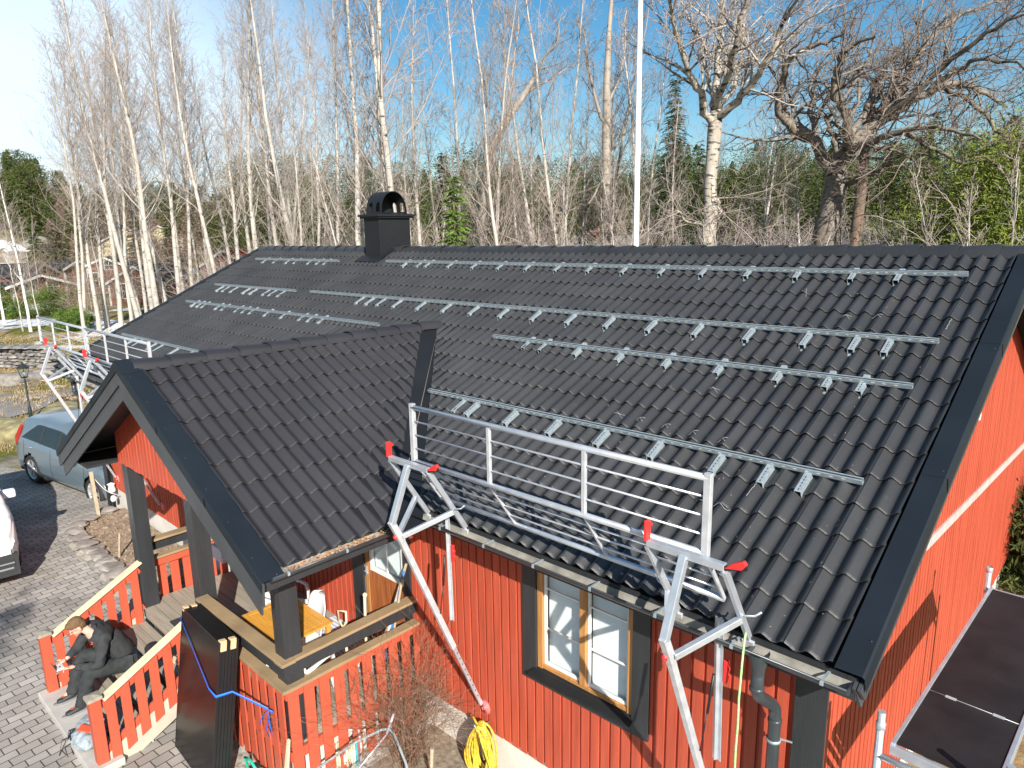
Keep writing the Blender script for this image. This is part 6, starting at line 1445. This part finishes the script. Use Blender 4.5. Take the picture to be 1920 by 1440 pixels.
# ------------------------------------------------------------------ person
def skin_mesh(chains, sub=2):
    """chains: list of lists of (pos, r) or ('j', pos, r); first chain root. Chains share vertices where positions match. Returns evaluated mesh"""
    me = bpy.data.meshes.new('t'); V = []; E = []; Rr = []; idx = {}
    def vid(p, r):
        k = tuple(round(c, 5) for c in p)
        if k not in idx: idx[k] = len(V); V.append(tuple(p)); Rr.append(r)
        return idx[k]
    for ch in chains:
        ids = [vid(p, r) for p, r in ch]; E += list(zip(ids, ids[1:]))
    me.from_pydata(V, E, []); o = bpy.data.objects.new('t', me); SC.collection.objects.link(o)
    o.modifiers.new('s', 'SKIN')
    for i, d in enumerate(me.skin_vertices[0].data):
        r = Rr[i]; d.radius = r if isinstance(r, tuple) else (r, r); d.use_root = (i == 0)
    o.modifiers['s'].use_smooth_shade = True
    b = o.modifiers.new('u', 'SUBSURF'); b.levels = sub; b.render_levels = sub
    dg = bpy.context.evaluated_depsgraph_get(); dg.update(); ev = o.evaluated_get(dg); r = bpy.data.meshes.new_from_object(ev); bpy.data.objects.remove(o); return r
def join_meshes(ms, name, m_, parent, voxel=None, smooth=6, loc=None):
    bm = bmesh.new()
    for q in ms: bm.from_mesh(q)
    me = bpy.data.meshes.new(name); org = ORG[parent.name] if parent else Vector(loc); bmesh.ops.translate(bm, verts=bm.verts, vec=-org); bm.to_mesh(me); bm.free(); me.materials.clear(); me.materials.append(m_)
    for p in me.polygons: p.material_index = 0
    me.polygons.foreach_set('use_smooth', [True]*len(me.polygons)); o = bpy.data.objects.new(name, me); SC.collection.objects.link(o)
    if parent: o.parent = parent
    else: o.location = org
    ORG[o.name] = org
    if voxel:
        r = o.modifiers.new('r', 'REMESH'); r.mode = 'VOXEL'; r.voxel_size = voxel; r.use_smooth_shade = True
        if smooth: c = o.modifiers.new('c', 'SMOOTH'); c.iterations = smooth; c.factor = .5
    return o
def ellip(c, r, rot=None, n=20):
    bm = bmesh.new(); bmesh.ops.create_uvsphere(bm, u_segments=n, v_segments=n//2, radius=1)
    mt = Matrix.Translation(Vector(c)) @ (rot.to_4x4() if rot else Matrix.Identity(4)) @ Matrix.Diagonal((*r, 1)); bmesh.ops.transform(bm, matrix=mt, verts=bm.verts); me = bpy.data.meshes.new('e'); bm.to_mesh(me); bm.free(); return me
V3 = lambda *a: Vector(a)
skin = mat('skin', (.62,.34,.25), .5, var=.06, vs=8); knit = mat('black_sweater', (.030,.032,.035), .9, var=.25, vs=20, bump=.5, bs=60); trs = mat('black_trousers', (.022,.026,.027), .85, var=.3, vs=14, bump=.5, bs=40); hairm = mat('brown_hair', (.15,.085,.04), .8, var=.45, vs=90, bump=1, bs=120)
PR = empty('person', (-8.38,-1.9,-3.2), 'person in black sweater and work trousers sitting on the steps, bent over a controller', 'person')
pel = V3(-8.36,-1.84,-2.66); wai = V3(-8.38,-1.87,-2.50); che = V3(-8.42,-2.00,-2.32); uch = V3(-8.45,-2.11,-2.21); nek = V3(-8.475,-2.19,-2.145); hd0 = V3(-8.49,-2.235,-2.10); 
hipL = V3(-8.25,-1.88,-2.68); hipR = V3(-8.47,-1.88,-2.68); knL = V3(-8.25,-2.30,-2.60); knR = V3(-8.66,-2.26,-2.55); anL = V3(-8.28,-2.42,-3.02); anR = V3(-8.64,-2.42,-3.00)
shL = V3(-8.25,-2.08,-2.22); shR = V3(-8.66,-2.10,-2.21); elL = V3(-8.15,-2.20,-2.52); elR = V3(-8.74,-2.28,-2.47); wrL = V3(-8.42,-2.41,-2.54); wrR = V3(-8.61,-2.45,-2.50)
body = skin_mesh([[(pel,.13),(wai,.12),(che,.13),(uch,.12),(nek,.062),(hd0,.058)],[(pel,.13),(hipL,.095),(hipL.lerp(knL,.5),.082),(knL,.062),(knL.lerp(anL,.35),.06),(anL,.042),(anL+V3(-.01,-.12,-.04),.036)],[(pel,.13),(hipR,.095),(hipR.lerp(knR,.5),.082),(knR,.062),(knR.lerp(anR,.35),.06),(anR,.042),(anR+V3(-.03,-.12,-.04),.036)],
    [(uch,.12),(shL,.065),(elL,.044),(wrL,.029)],[(uch,.12),(shR,.065),(elR,.044),(wrR,.029)]])
fwd = V3(-.12,-.80,-.62).normalized(); upv = V3(0,-.60,.80); upv = (upv-fwd*upv.dot(fwd)).normalized(); rt = fwd.cross(upv)
HR = Matrix((rt, fwd, upv)).transposed(); HC = V3(-8.50,-2.30,-2.045)
def hp(x, y, z): return HC+HR@V3(x, y, z)
head = [ellip(hp(0,-.010,.02), (.078,.098,.092), HR), ellip(hp(0,.028,-.045), (.060,.070,.070), HR), ellip(hp(0,.070,-.085), (.034,.030,.026), HR)]
nose = [ellip(hp(0,.104,-.030), (.012,.020,.016), HR), ellip(hp(0,.094,-.008), (.009,.014,.026), HR)]
ears = [ellip(hp(s_*.081,-.008,-.022), (.010,.020,.032), HR) for s_ in (-1,1)]
brow = [ellip(hp(s_*.030,.082,.014), (.024,.012,.008), HR) for s_ in (-1,1)]; lips = [ellip(hp(0,.090,-.066), (.022,.010,.007), HR)]
# hands: palm and five fingers closing on the controller
def hand(w, side, cc):
    f = (cc-w); f.z *= .6; f.normalize(); up_ = V3(0,0,1); sdv = f.cross(up_).normalized()*side; out = []
    pc = w+f*.055; out.append(skin_mesh([[(w,.028),(w+f*.03,(.036,.022)),(w+f*.075,(.040,.018))]], 2))
    for k in range(4):
        b = w+f*.085+sdv*(-.026+.0175*k); L = (.062,.070,.066,.052)[k]; inn = -sdv
        out.append(skin_mesh([[(b-f*.02,.0105),(b,.0105),(b+f*L*.42+V3(0,0,-.008),.0095),(b+f*L*.62+V3(0,0,-.028)+inn*.006,.0088),(b+f*L*.5+V3(0,0,-.046)+inn*.014,.0078)]], 1))
    tb = w+f*.03-sdv*.03; out.append(skin_mesh([[(tb+sdv*.012,.0125),(tb+f*.02-sdv*.012+V3(0,0,.008),.012),(tb+f*.05-sdv*.014+V3(0,0,.024),.0105),(tb+f*.072-sdv*.004+V3(0,0,.030),.009)]], 1))
    return out
cc = V3(-8.565,-2.545,-2.545)
hands = hand(wrL, 1, cc+V3(.05,-.01,0))+hand(wrR, -1, cc+V3(-.055,-.01,0))
B = join_meshes([body]+head+nose+ears+brow+lips+hands, 'body', skin, PR, voxel=.0062, smooth=3)
# eyes
m = MB()
for s_ in (-1,1): m.lathe(hp(s_*.031,.084,-.006), [(0,.010),(.007,.008),(.011,.0)], 10, fwd)
m.build('eye', M['black'], PR)
# hair: short, fuller on top
hm = [ellip(hp(0,-.018,.042), (.083,.100,.085), HR), ellip(hp(0,-.050,-.005), (.078,.064,.075), HR), ellip(hp(0,.055,.085), (.055,.040,.028), HR)]
H = join_meshes(hm, 'hair', hairm, PR, voxel=.006, smooth=2)
tx = bpy.data.textures.new('hair_noise', 'CLOUDS'); tx.noise_scale = .018; dm = H.modifiers.new('d', 'DISPLACE'); dm.texture = tx; dm.strength = .012; dm.texture_coords = 'GLOBAL'
# sweater
sw = skin_mesh([[(pel+V3(0,.03,-.02),(.185,.165)),(wai,(.185,.165)),(che,(.20,.165)),(uch,(.18,.145)),(nek+V3(.004,.05,-.01),.115),(nek+V3(.004,.012,.0),.082)],[(uch,(.18,.145)),(shL,.095),(shL.lerp(elL,.5),.072),(elL,.066),(elL.lerp(wrL,.55),.054),(wrL-(wrL-elL).normalized()*.02,.043)],[(uch,(.18,.145)),(shR,.095),(shR.lerp(elR,.5),.072),(elR,.066),(elR.lerp(wrR,.55),.054),(wrR-(wrR-elR).normalized()*.02,.043)]])
SW = join_meshes([sw], 'sweater', knit, PR)
tx = bpy.data.textures.new('folds', 'CLOUDS'); tx.noise_scale = .07; tx.noise_depth = 3; dm = SW.modifiers.new('d', 'DISPLACE'); dm.texture = tx; dm.strength = .06; dm.texture_coords = 'GLOBAL'
bpy.context.view_layer.update(); dg_ = bpy.context.evaluated_depsgraph_get(); ev_ = SW.evaluated_get(dg_); mw = SW.matrix_world.inverted()
_d = Vector(_f+(173-960)/FPX*_r-(1206-720)/FPX*_u).normalized(); hit, lc_, n_, _i = ev_.ray_cast(mw @ Vector(CAMP), (mw.to_3x3() @ _d).normalized())
if hit: lc = SW.matrix_world @ lc_; n_ = (SW.matrix_world.to_3x3() @ n_).normalized(); lc = lc-n_*.045
else: lc = V3(-8.30,-2.20,-2.27); n_ = V3(.62,-.70,.25).normalized()
m = MB(); u_ = n_.cross(V3(0,0,1)).normalized(); v_ = u_.cross(n_)
tr = skin_mesh([[(pel,(.16,.14)),(hipL,.128),(hipL.lerp(knL,.5),.115),(knL,.098),(knL.lerp(anL,.4),.092),(anL+V3(0,0,.0),.082),(anL+V3(0,0,-.03),.075)],[(pel,(.16,.14)),(hipR,.128),(hipR.lerp(knR,.5),.115),(knR,.098),(knR.lerp(anR,.4),.092),(anR+V3(0,0,.0),.082),(anR+V3(0,0,-.03),.075)]])
TR = join_meshes([tr], 'trousers', trs, PR); dm = TR.modifiers.new('d', 'DISPLACE'); dm.texture = tx; dm.strength = .05; dm.texture_coords = 'GLOBAL'
shoe = mat('dark_shoe', (.03,.03,.032), .6, var=.5, vs=30); sol = mat('shoe_sole', (.20,.20,.21), .6)
for an, dx in ((anL,-.01),(anR,-.03)):
    f = V3(dx*2,-1,0).normalized(); zb = -3.098; b = V3(an.x, an.y, zb); sh = skin_mesh([[(b-f*.055+V3(0,0,.075),(.048,.05)),(b+f*.03+V3(0,0,.062),(.05,.046)),(b+f*.12+V3(0,0,.043),(.052,.034)),(b+f*.20+V3(0,0,.034),(.042,.026))],[(b-f*.055+V3(0,0,.075),(.048,.05)),(b-f*.045+V3(0,0,.13),.05)]], 2)
    S_ = join_meshes([sh], 'shoe', shoe, PR); 
    m = MB(); sd = f.cross(V3(0,0,1)); pts = [b-f*.105, b-f*.09+sd*.045, b+f*.05+sd*.05, b+f*.15+sd*.055, b+f*.235+sd*.02, b+f*.24-sd*.02, b+f*.15-sd*.05, b+f*.05-sd*.045, b-f*.09-sd*.045]
    m.prism(pts, (0,0,.024)); m.build('sole', sol, S_, bevel=.005)
    m = MB(); m.obox(b+f*.10+V3(0,0,.083), f*.035, sd*.014, V3(0,0,.004)); m.build('shoe_tongue', mat('orange_lace',(.55,.10,.04),.6), S_)
m = MB(); 
for k in range(14):
    a0, a1 = 2*PI*k/16, 2*PI*(k+1)/16; m.tube([lc+(u_*math.cos(a)+v_*math.sin(a))*.016+n_*.05 for a in (a0, a1)], .0035, 4)
m.tube([lc+u_*.012-v_*.012+n_*.05, lc+u_*.02-v_*.035+n_*.05], .003, 4)
m.build('chest_emblem', mat('emblem_red',(.75,.13,.06),.6), SW)
CT = empty('controller', cc, 'small pale grey remote controller held in both hands', 'controller')
grey = mat('controller_grey', (.48,.49,.50), .4)
m = MB(); m.obox(cc, V3(.072,.0,-.006), V3(.004,.045,.004), V3(0,0,.014)); m.build('shell', grey, CT, bevel=.008)
for s_ in (-1,1): m = MB(); m.tube([cc+V3(s_*.038,.0,.012), cc+V3(s_*.038,-.004,.034)], .004, 6); m.build('stick', DPL, CT)
m = MB(); m.obox(cc+V3(0,-.055,.03), V3(.062,0,-.004), V3(0,-.012,.032), V3(0,.004,.003)); m.build('screen', mat('screen_glass',(.05,.06,.07),.1), CT)
# ------------------------------------------------------------------ backpack and jacket
BP = empty('backpack', (-7.55,-2.55,-3.1), 'pale grey backpack with black straps lying on the lowest step beside the newel post', 'backpack')
gb = mat('grey_fabric', (.27,.31,.34), .8, var=.18, vs=14, bump=.6, bs=40)
o = join_meshes([ellip((-7.62,-2.50,-2.98),(.25,.17,.12)), ellip((-7.48,-2.62,-2.97),(.20,.13,.11))], 'bag', gb, BP, voxel=.012, smooth=4); dm = o.modifiers.new('d', 'DISPLACE'); dm.texture = tx; dm.strength = .05; dm.texture_coords = 'GLOBAL'
o = join_meshes([ellip((-7.60,-2.60,-3.03),(.26,.14,.07))], 'bag_base', M['blackplast'], BP, voxel=.015)
for k, (a, b, c_) in enumerate((((-7.80,-2.52,-2.98),(-7.92,-2.68,-3.06),(-7.78,-2.74,-3.09)),((-7.62,-2.64,-2.98),(-7.66,-2.80,-3.08),(-7.45,-2.82,-3.09)),((-7.72,-2.6,-3.0),(-7.84,-2.78,-3.09),(-7.7,-2.86,-3.19)))):
    m = MB(); ribbon(m, [a, V3(*a).lerp(V3(*b),.6)+V3(0,0,-.02), b, c_], .035, V3(.6,0,.7)); q = m.build('shoulder_strap', M['blackplast'], BP); sd = q.modifiers.new('s','SOLIDIFY'); sd.thickness = .006
m = MB(); m.tube([(-7.74,-2.47,-2.865),(-7.60,-2.48,-2.85),(-7.46,-2.55,-2.86),(-7.38,-2.64,-2.88)], .006, 5); m.build('zip', DPL, BP)
m = MB(); m.prism([(-7.60,-2.60,-2.862),(-7.40,-2.50,-2.858),(-7.36,-2.58,-2.862),(-7.52,-2.68,-2.87)],(0,0,.02)); tag(m.build('glove', mat('orange_red_fabric',(.72,.09,.03),.7), bevel=.008, loc=(-7.5,-2.6,-2.86)), 'orange red work glove lying on the grey backpack', 'glove')
m = join_meshes([ellip((-8.02,-1.58,-2.55),(.17,.11,.07)), ellip((-8.15,-1.55,-2.57),(.12,.10,.05))], 'jacket', mat('black_jacket',(.018,.018,.02),.85,bump=.4), None, voxel=.012, smooth=3, loc=(-8.1,-1.6,-2.6)); tag(m, 'crumpled black jacket on the step behind the seated person', 'jacket'); dm = m.modifiers.new('d', 'DISPLACE'); dm.texture = tx; dm.strength = .06; dm.texture_coords = 'GLOBAL'
# ------------------------------------------------------------------ cottages
wall_red = mat('cottage_red', (.13,.032,.022), .8, var=.15, vs=2, stretch=(.3,.3,9)); wall_brn = mat('cottage_brown', (.12,.05,.027), .8, var=.25, vs=2, stretch=(.3,.3,9)); wall_yel = mat('cottage_yellow', (.62,.55,.36), .8); rf_b = mat('cottage_roof', (.022,.023,.026), .7); rf_r = mat('red_roof', (.30,.05,.035), .8)
TRIM = mat('cottage_trim', (.48,.47,.45), .7)
def cottage(label, p, rz, w, d, h, rh, wallm, roofm, wins, trim=True, chim=False, porch=False, over=.3, stilt=0):
    C_ = empty('cottage', p, label, 'cottage', None, rz); Z = Vector((0,0,0))
    def B_(m, nm, mt, par=C_, **k):
        me_o = m.build(nm, mt, None, **k); me_o.parent = par; me_o.location = (0,0,0); return me_o
    m = MB(); hw, hd = w/2, d/2
    m.prism([(-hw,-hd,-.8),(hw,-hd,-.8),(hw,-hd,h),(0,-hd,h+rh),(-hw,-hd,h)], (0,d,0)); B_(m, 'walls', wallm)
    rfm = MB(); sl = rh/hw
    for s_ in (-1,1):
        e = hw+over; rfm.prism([(0,-hd-over,h+rh+.02),(s_*e,-hd-over,h-sl*over+.02),(s_*e,-hd-over,h-sl*over+.20),(0,-hd-over,h+rh+.22)], (0,d+2*over,0))
    rfo = B_(rfm, 'roof', roofm)
    if trim:
        m = MB()
        for s_ in (-1,1):
            e = hw+over; m.prism([(0,-hd-over-.03,h+rh-.04),(s_*e,-hd-over-.03,h-sl*over-.10),(s_*e,-hd-over-.03,h-sl*over+.17),(0,-hd-over-.03,h+rh+.20)], (0,.03,0)); 
        B_(m, 'barge_trim', TRIM)
        m = MB()
        for s_ in (-1,1): m = MB(); m.box((s_*hw-.1,-hd-.03,-.2),(s_*hw+.1,-hd+.1,h)); B_(m, 'corner_board', TRIM)
    for (side, x, z, ww, wh) in wins:
        f = MB(); g = MB()
        if side == 'f':
            y = -hd-.04; f.box((x-ww/2-.1,y,z-.1),(x+ww/2+.1,y+.045,z+wh+.1)); g.box((x-ww/2,y-.02,z),(x+ww/2,y,z+wh)); f.box((x-.03,y-.03,z),(x+.03,y-.02,z+wh)); f.box((x-ww/2,y-.03,z+wh*.5-.03),(x+ww/2,y-.02,z+wh*.5+.03))
        else:
            xx = hw+.04; f.box((xx-.045,x-ww/2-.1,z-.1),(xx,x+ww/2+.1,z+wh+.1)); g.box((xx,x-ww/2,z),(xx+.02,x+ww/2,z+wh)); f.box((xx+.02,x-.03,z),(xx+.03,x+.03,z+wh))
        fo = B_(f, 'window', TRIM); B_(g, 'pane', GLS, fo)
    if chim: m = MB(); m.box((-.3,-.3,h+rh-.4),(.3,.3,h+rh+.8)); B_(m, 'chimney', chim, rfo)
    if porch:
        m = MB(); m.box((-hw,-hd-1.8,.02),(hw,-hd-.05,.14)); B_(m, 'veranda_floor', M['deck']); 
        r = MB(); r.box((-hw,-hd-1.8,.85),(hw,-hd-1.74,.93)); x = -hw
        while x < hw: r.box((x,-hd-1.79,.14),(x+.1,-hd-1.75,.85)); x += .16
        B_(r, 'veranda_railing', wallm)
    return C_
def face_az(px, turn=0): dv = _f+(px-960)/FPX*_r; return math.atan2(dv[1], dv[0])-PI/2+math.radians(turn)
FX = lambda px, py: ground_at(px, py)
cottage('low red cottage with white gable trim at the left picture edge behind the junipers', FX(62,562), face_az(62,14), 4.8, 6, 1.8, .8, wall_red, rf_b, [('f',1.2,.9,1.0,1.1),('f',-.9,.3,.9,1.7)], porch=False, over=.9)
cottage('long low dark roofed cottage wing at the far left picture edge', FX(6,556), face_az(6,60), 6, 9, 2.2, 1.1, wall_red, rf_b, [('f',0,1,1,1)])
cottage('brown timber cabin with small black roof left of the thick aspens', FX(130,538), face_az(130,34), 2.8, 3.2, 2.3, .7, wall_brn, rf_b, [], over=.5)
cottage('red cottage with white corners and a small square window behind the aspen trunks', FX(215,546), face_az(215,-18), 3.8, 4, 3.0, .8, wall_red, rf_b, [('f',.4,2.6,.9,.9),('f',-1.4,.6,1,1.6)], porch=True)
cottage('dark roofed cottage with white framed window beside the roof edge', FX(292,566), face_az(292,-32), 6.0, 6, 2.2, 1.6, wall_brn, rf_b, [('f',-1.6,.7,1.3,1.4),('f',1.2,.7,1.1,1.4)])
cottage('pale yellow house high on the slope behind the aspens', along(262,118), face_az(262,12), 7, 7, 3.2, 1.8, wall_yel, rf_b, [('f',-.9,1.2,1.3,1.4),('f',1.6,1.2,1.1,1.4)])
cottage('second pale yellow house on the slope, right of the first', along(340,121), face_az(340,-10), 6, 7, 3.0, 1.8, wall_yel, rf_b, [('f',-.9,1.2,1.1,1.3)])
cottage('red roofed cottage just above the left end of the ridge', along(486,84), face_az(486,-40), 7, 7, 3.4, 1.8, wall_red, rf_r, [('f',0,1.2,1.2,1.3)])
q = along(1113,52); q.z += .0; cottage('grey cottage with a brick chimney hidden among the birches left of the flagpole', q, face_az(1113,70), 7, 8, 4.2, 1.9, wall_brn, M['stone'], [], chim=mat('brick_chimney',(.46,.20,.13),.9,var=.2,vs=8))
for px, lb, tn in ((1345,'dark roofed building with a pale snowy edge below the forked tree',75),(1490,'dark roofed building behind the foot of the oak',70),(1660,'dark roofed building behind the brushwood right of the oak',80),(1870,'red building glimpsed through the pines at the right edge',60)):
    q = along(px, 48); cottage(lb, q, face_az(px,tn), 7, 9, 3.6, 1.7, wall_red, rf_b, [], over=.5)
# ------------------------------------------------------------------ dry stone wall and boulders at the left
p = ground_at(28,690); rd = random.Random(71); SWL = empty('stone_wall', p, 'low dry stone wall with flat slabs on top at the left picture edge', 'wall'); slate = mat('slate_stone', (.10,.10,.11), .85, var=.45, vs=3, bump=.6, bs=12, col2=(.34,.31,.27))
d = (ground_at(76,690)-p); d.z = 0; d.normalize(); m = MB(); st_ = MB()
for lay in range(6):
    x = -3.6
    while x < 2.4: 
        w_ = rd.uniform(.25,.6); c_ = p+d*(x+w_/2)+Vector((rd.uniform(-.06,.06),rd.uniform(-.06,.06),.10+lay*.17)); rockmesh(m, c_, w_*.52, .3, .095, rd, math.atan2(d.y,d.x)); x += w_
m.build('wall_stone', slate, SWL, kind='stuff')
for k in range(6): 
    m = MB(); c_ = p+d*(-3.1+k*.95)+Vector((0,0,1.14+rd.uniform(-.03,.05))); rockmesh(m, c_, .62, .55, .07, rd, rd.uniform(0,3)); m.build('top_slab', slate, SWL)
MOSSY = mat('mossy_rock', (.13,.11,.05), .95, vs=3, bump=1, bs=9, detail=9, col2=(.36,.31,.17))
rd = random.Random(5)
for i, (px, py, s_, lb) in enumerate(((40,715,1.0,'pale boulder below the dry stone wall'),(75,705,.8,'pale boulder right of the dry stone wall'),(100,690,.6,'small pale boulder behind the far guard rail'),(15,820,1.3,'broad mossy rock left of the lamp post'),(95,795,1.0,'mossy rock right of the lamp post'),(130,780,.9,'mossy rock under the far eave frame'),(70,470,2.0,'large bare rock face on the hill at the left'),(110,455,1.8,'bare rock outcrop right of the large rock face on the hill'),(30,490,1.6,'low rock outcrop at the foot of the hill'))):
    p = ground_at(px, py); m = MB(); rockmesh(m, p+Vector((0,0,s_*.05)), s_, s_*.8, s_*.42 if i < 6 else s_*.8, rd, rd.uniform(0,3), n=22); o = m.build('boulder', MOSSY if 3 <= i <= 5 else M['stone'], loc=p); o.data.polygons.foreach_set('use_smooth', [True]*len(o.data.polygons)); tag(o, lb, 'boulder')
# dry grass in front of the junipers: tufts
gm = mat('dry_grass', (.22,.15,.08), .9, var=.3, vs=1.5, col2=(.42,.32,.18)); V = []; F = []; rd = random.Random(10)
for i in range(26000):
    px = rd.uniform(-30,330); py = 600+abs(rd.gauss(0,1))*70; d_ = None
    dist = rd.uniform(26,62); p = along(px, dist); 
    if p.x > -18: continue
    h = rd.uniform(.04,.13); b = len(V); a = Vector((rd.gauss(0,.014),rd.gauss(0,.014),0)); q = p+Vector((rd.gauss(0,h*.35),rd.gauss(0,h*.35),h)); V += [tuple(p-a), tuple(p+a), tuple(q)]; F.append((b,b+1,b+2))
me = bpy.data.meshes.new('dry_grass'); me.from_pydata(V, [], F); me.materials.append(gm); o = bpy.data.objects.new('dry_grass', me); SC.collection.objects.link(o); tag(o, kind='stuff')

# ------------------------------------------------------------------ litter on the roof: birch seed, bits of leaf and bark
rd = random.Random(91); m = MB()
for i in range(1500):
    x = rd.uniform(-16.8,-.1); s_ = rd.uniform(.05,5.7)
    if x < -4.3 and x > -10.2 and s_ < 3.4-.95*abs(x+7.2)+.3: continue
    q = roof(x, s_, prof(-x/WAVE)+.004+.026*(1-((s_ % COURSE)/COURSE))); r = rd.uniform(.003,.009); u = Vector((rd.gauss(0,1),rd.gauss(0,1),rd.gauss(0,.3))).normalized()*r; v = u.cross(Vector((0,-SA,CA))).normalized()*r*.6
    m.add([q-u,q+v,q+u,q-v],[(0,1,2,3)])
m.build('roof_litter', mat('litter',(.22,.17,.11),.9,var=.4,vs=30,col2=(.5,.44,.36)), house, kind='stuff')
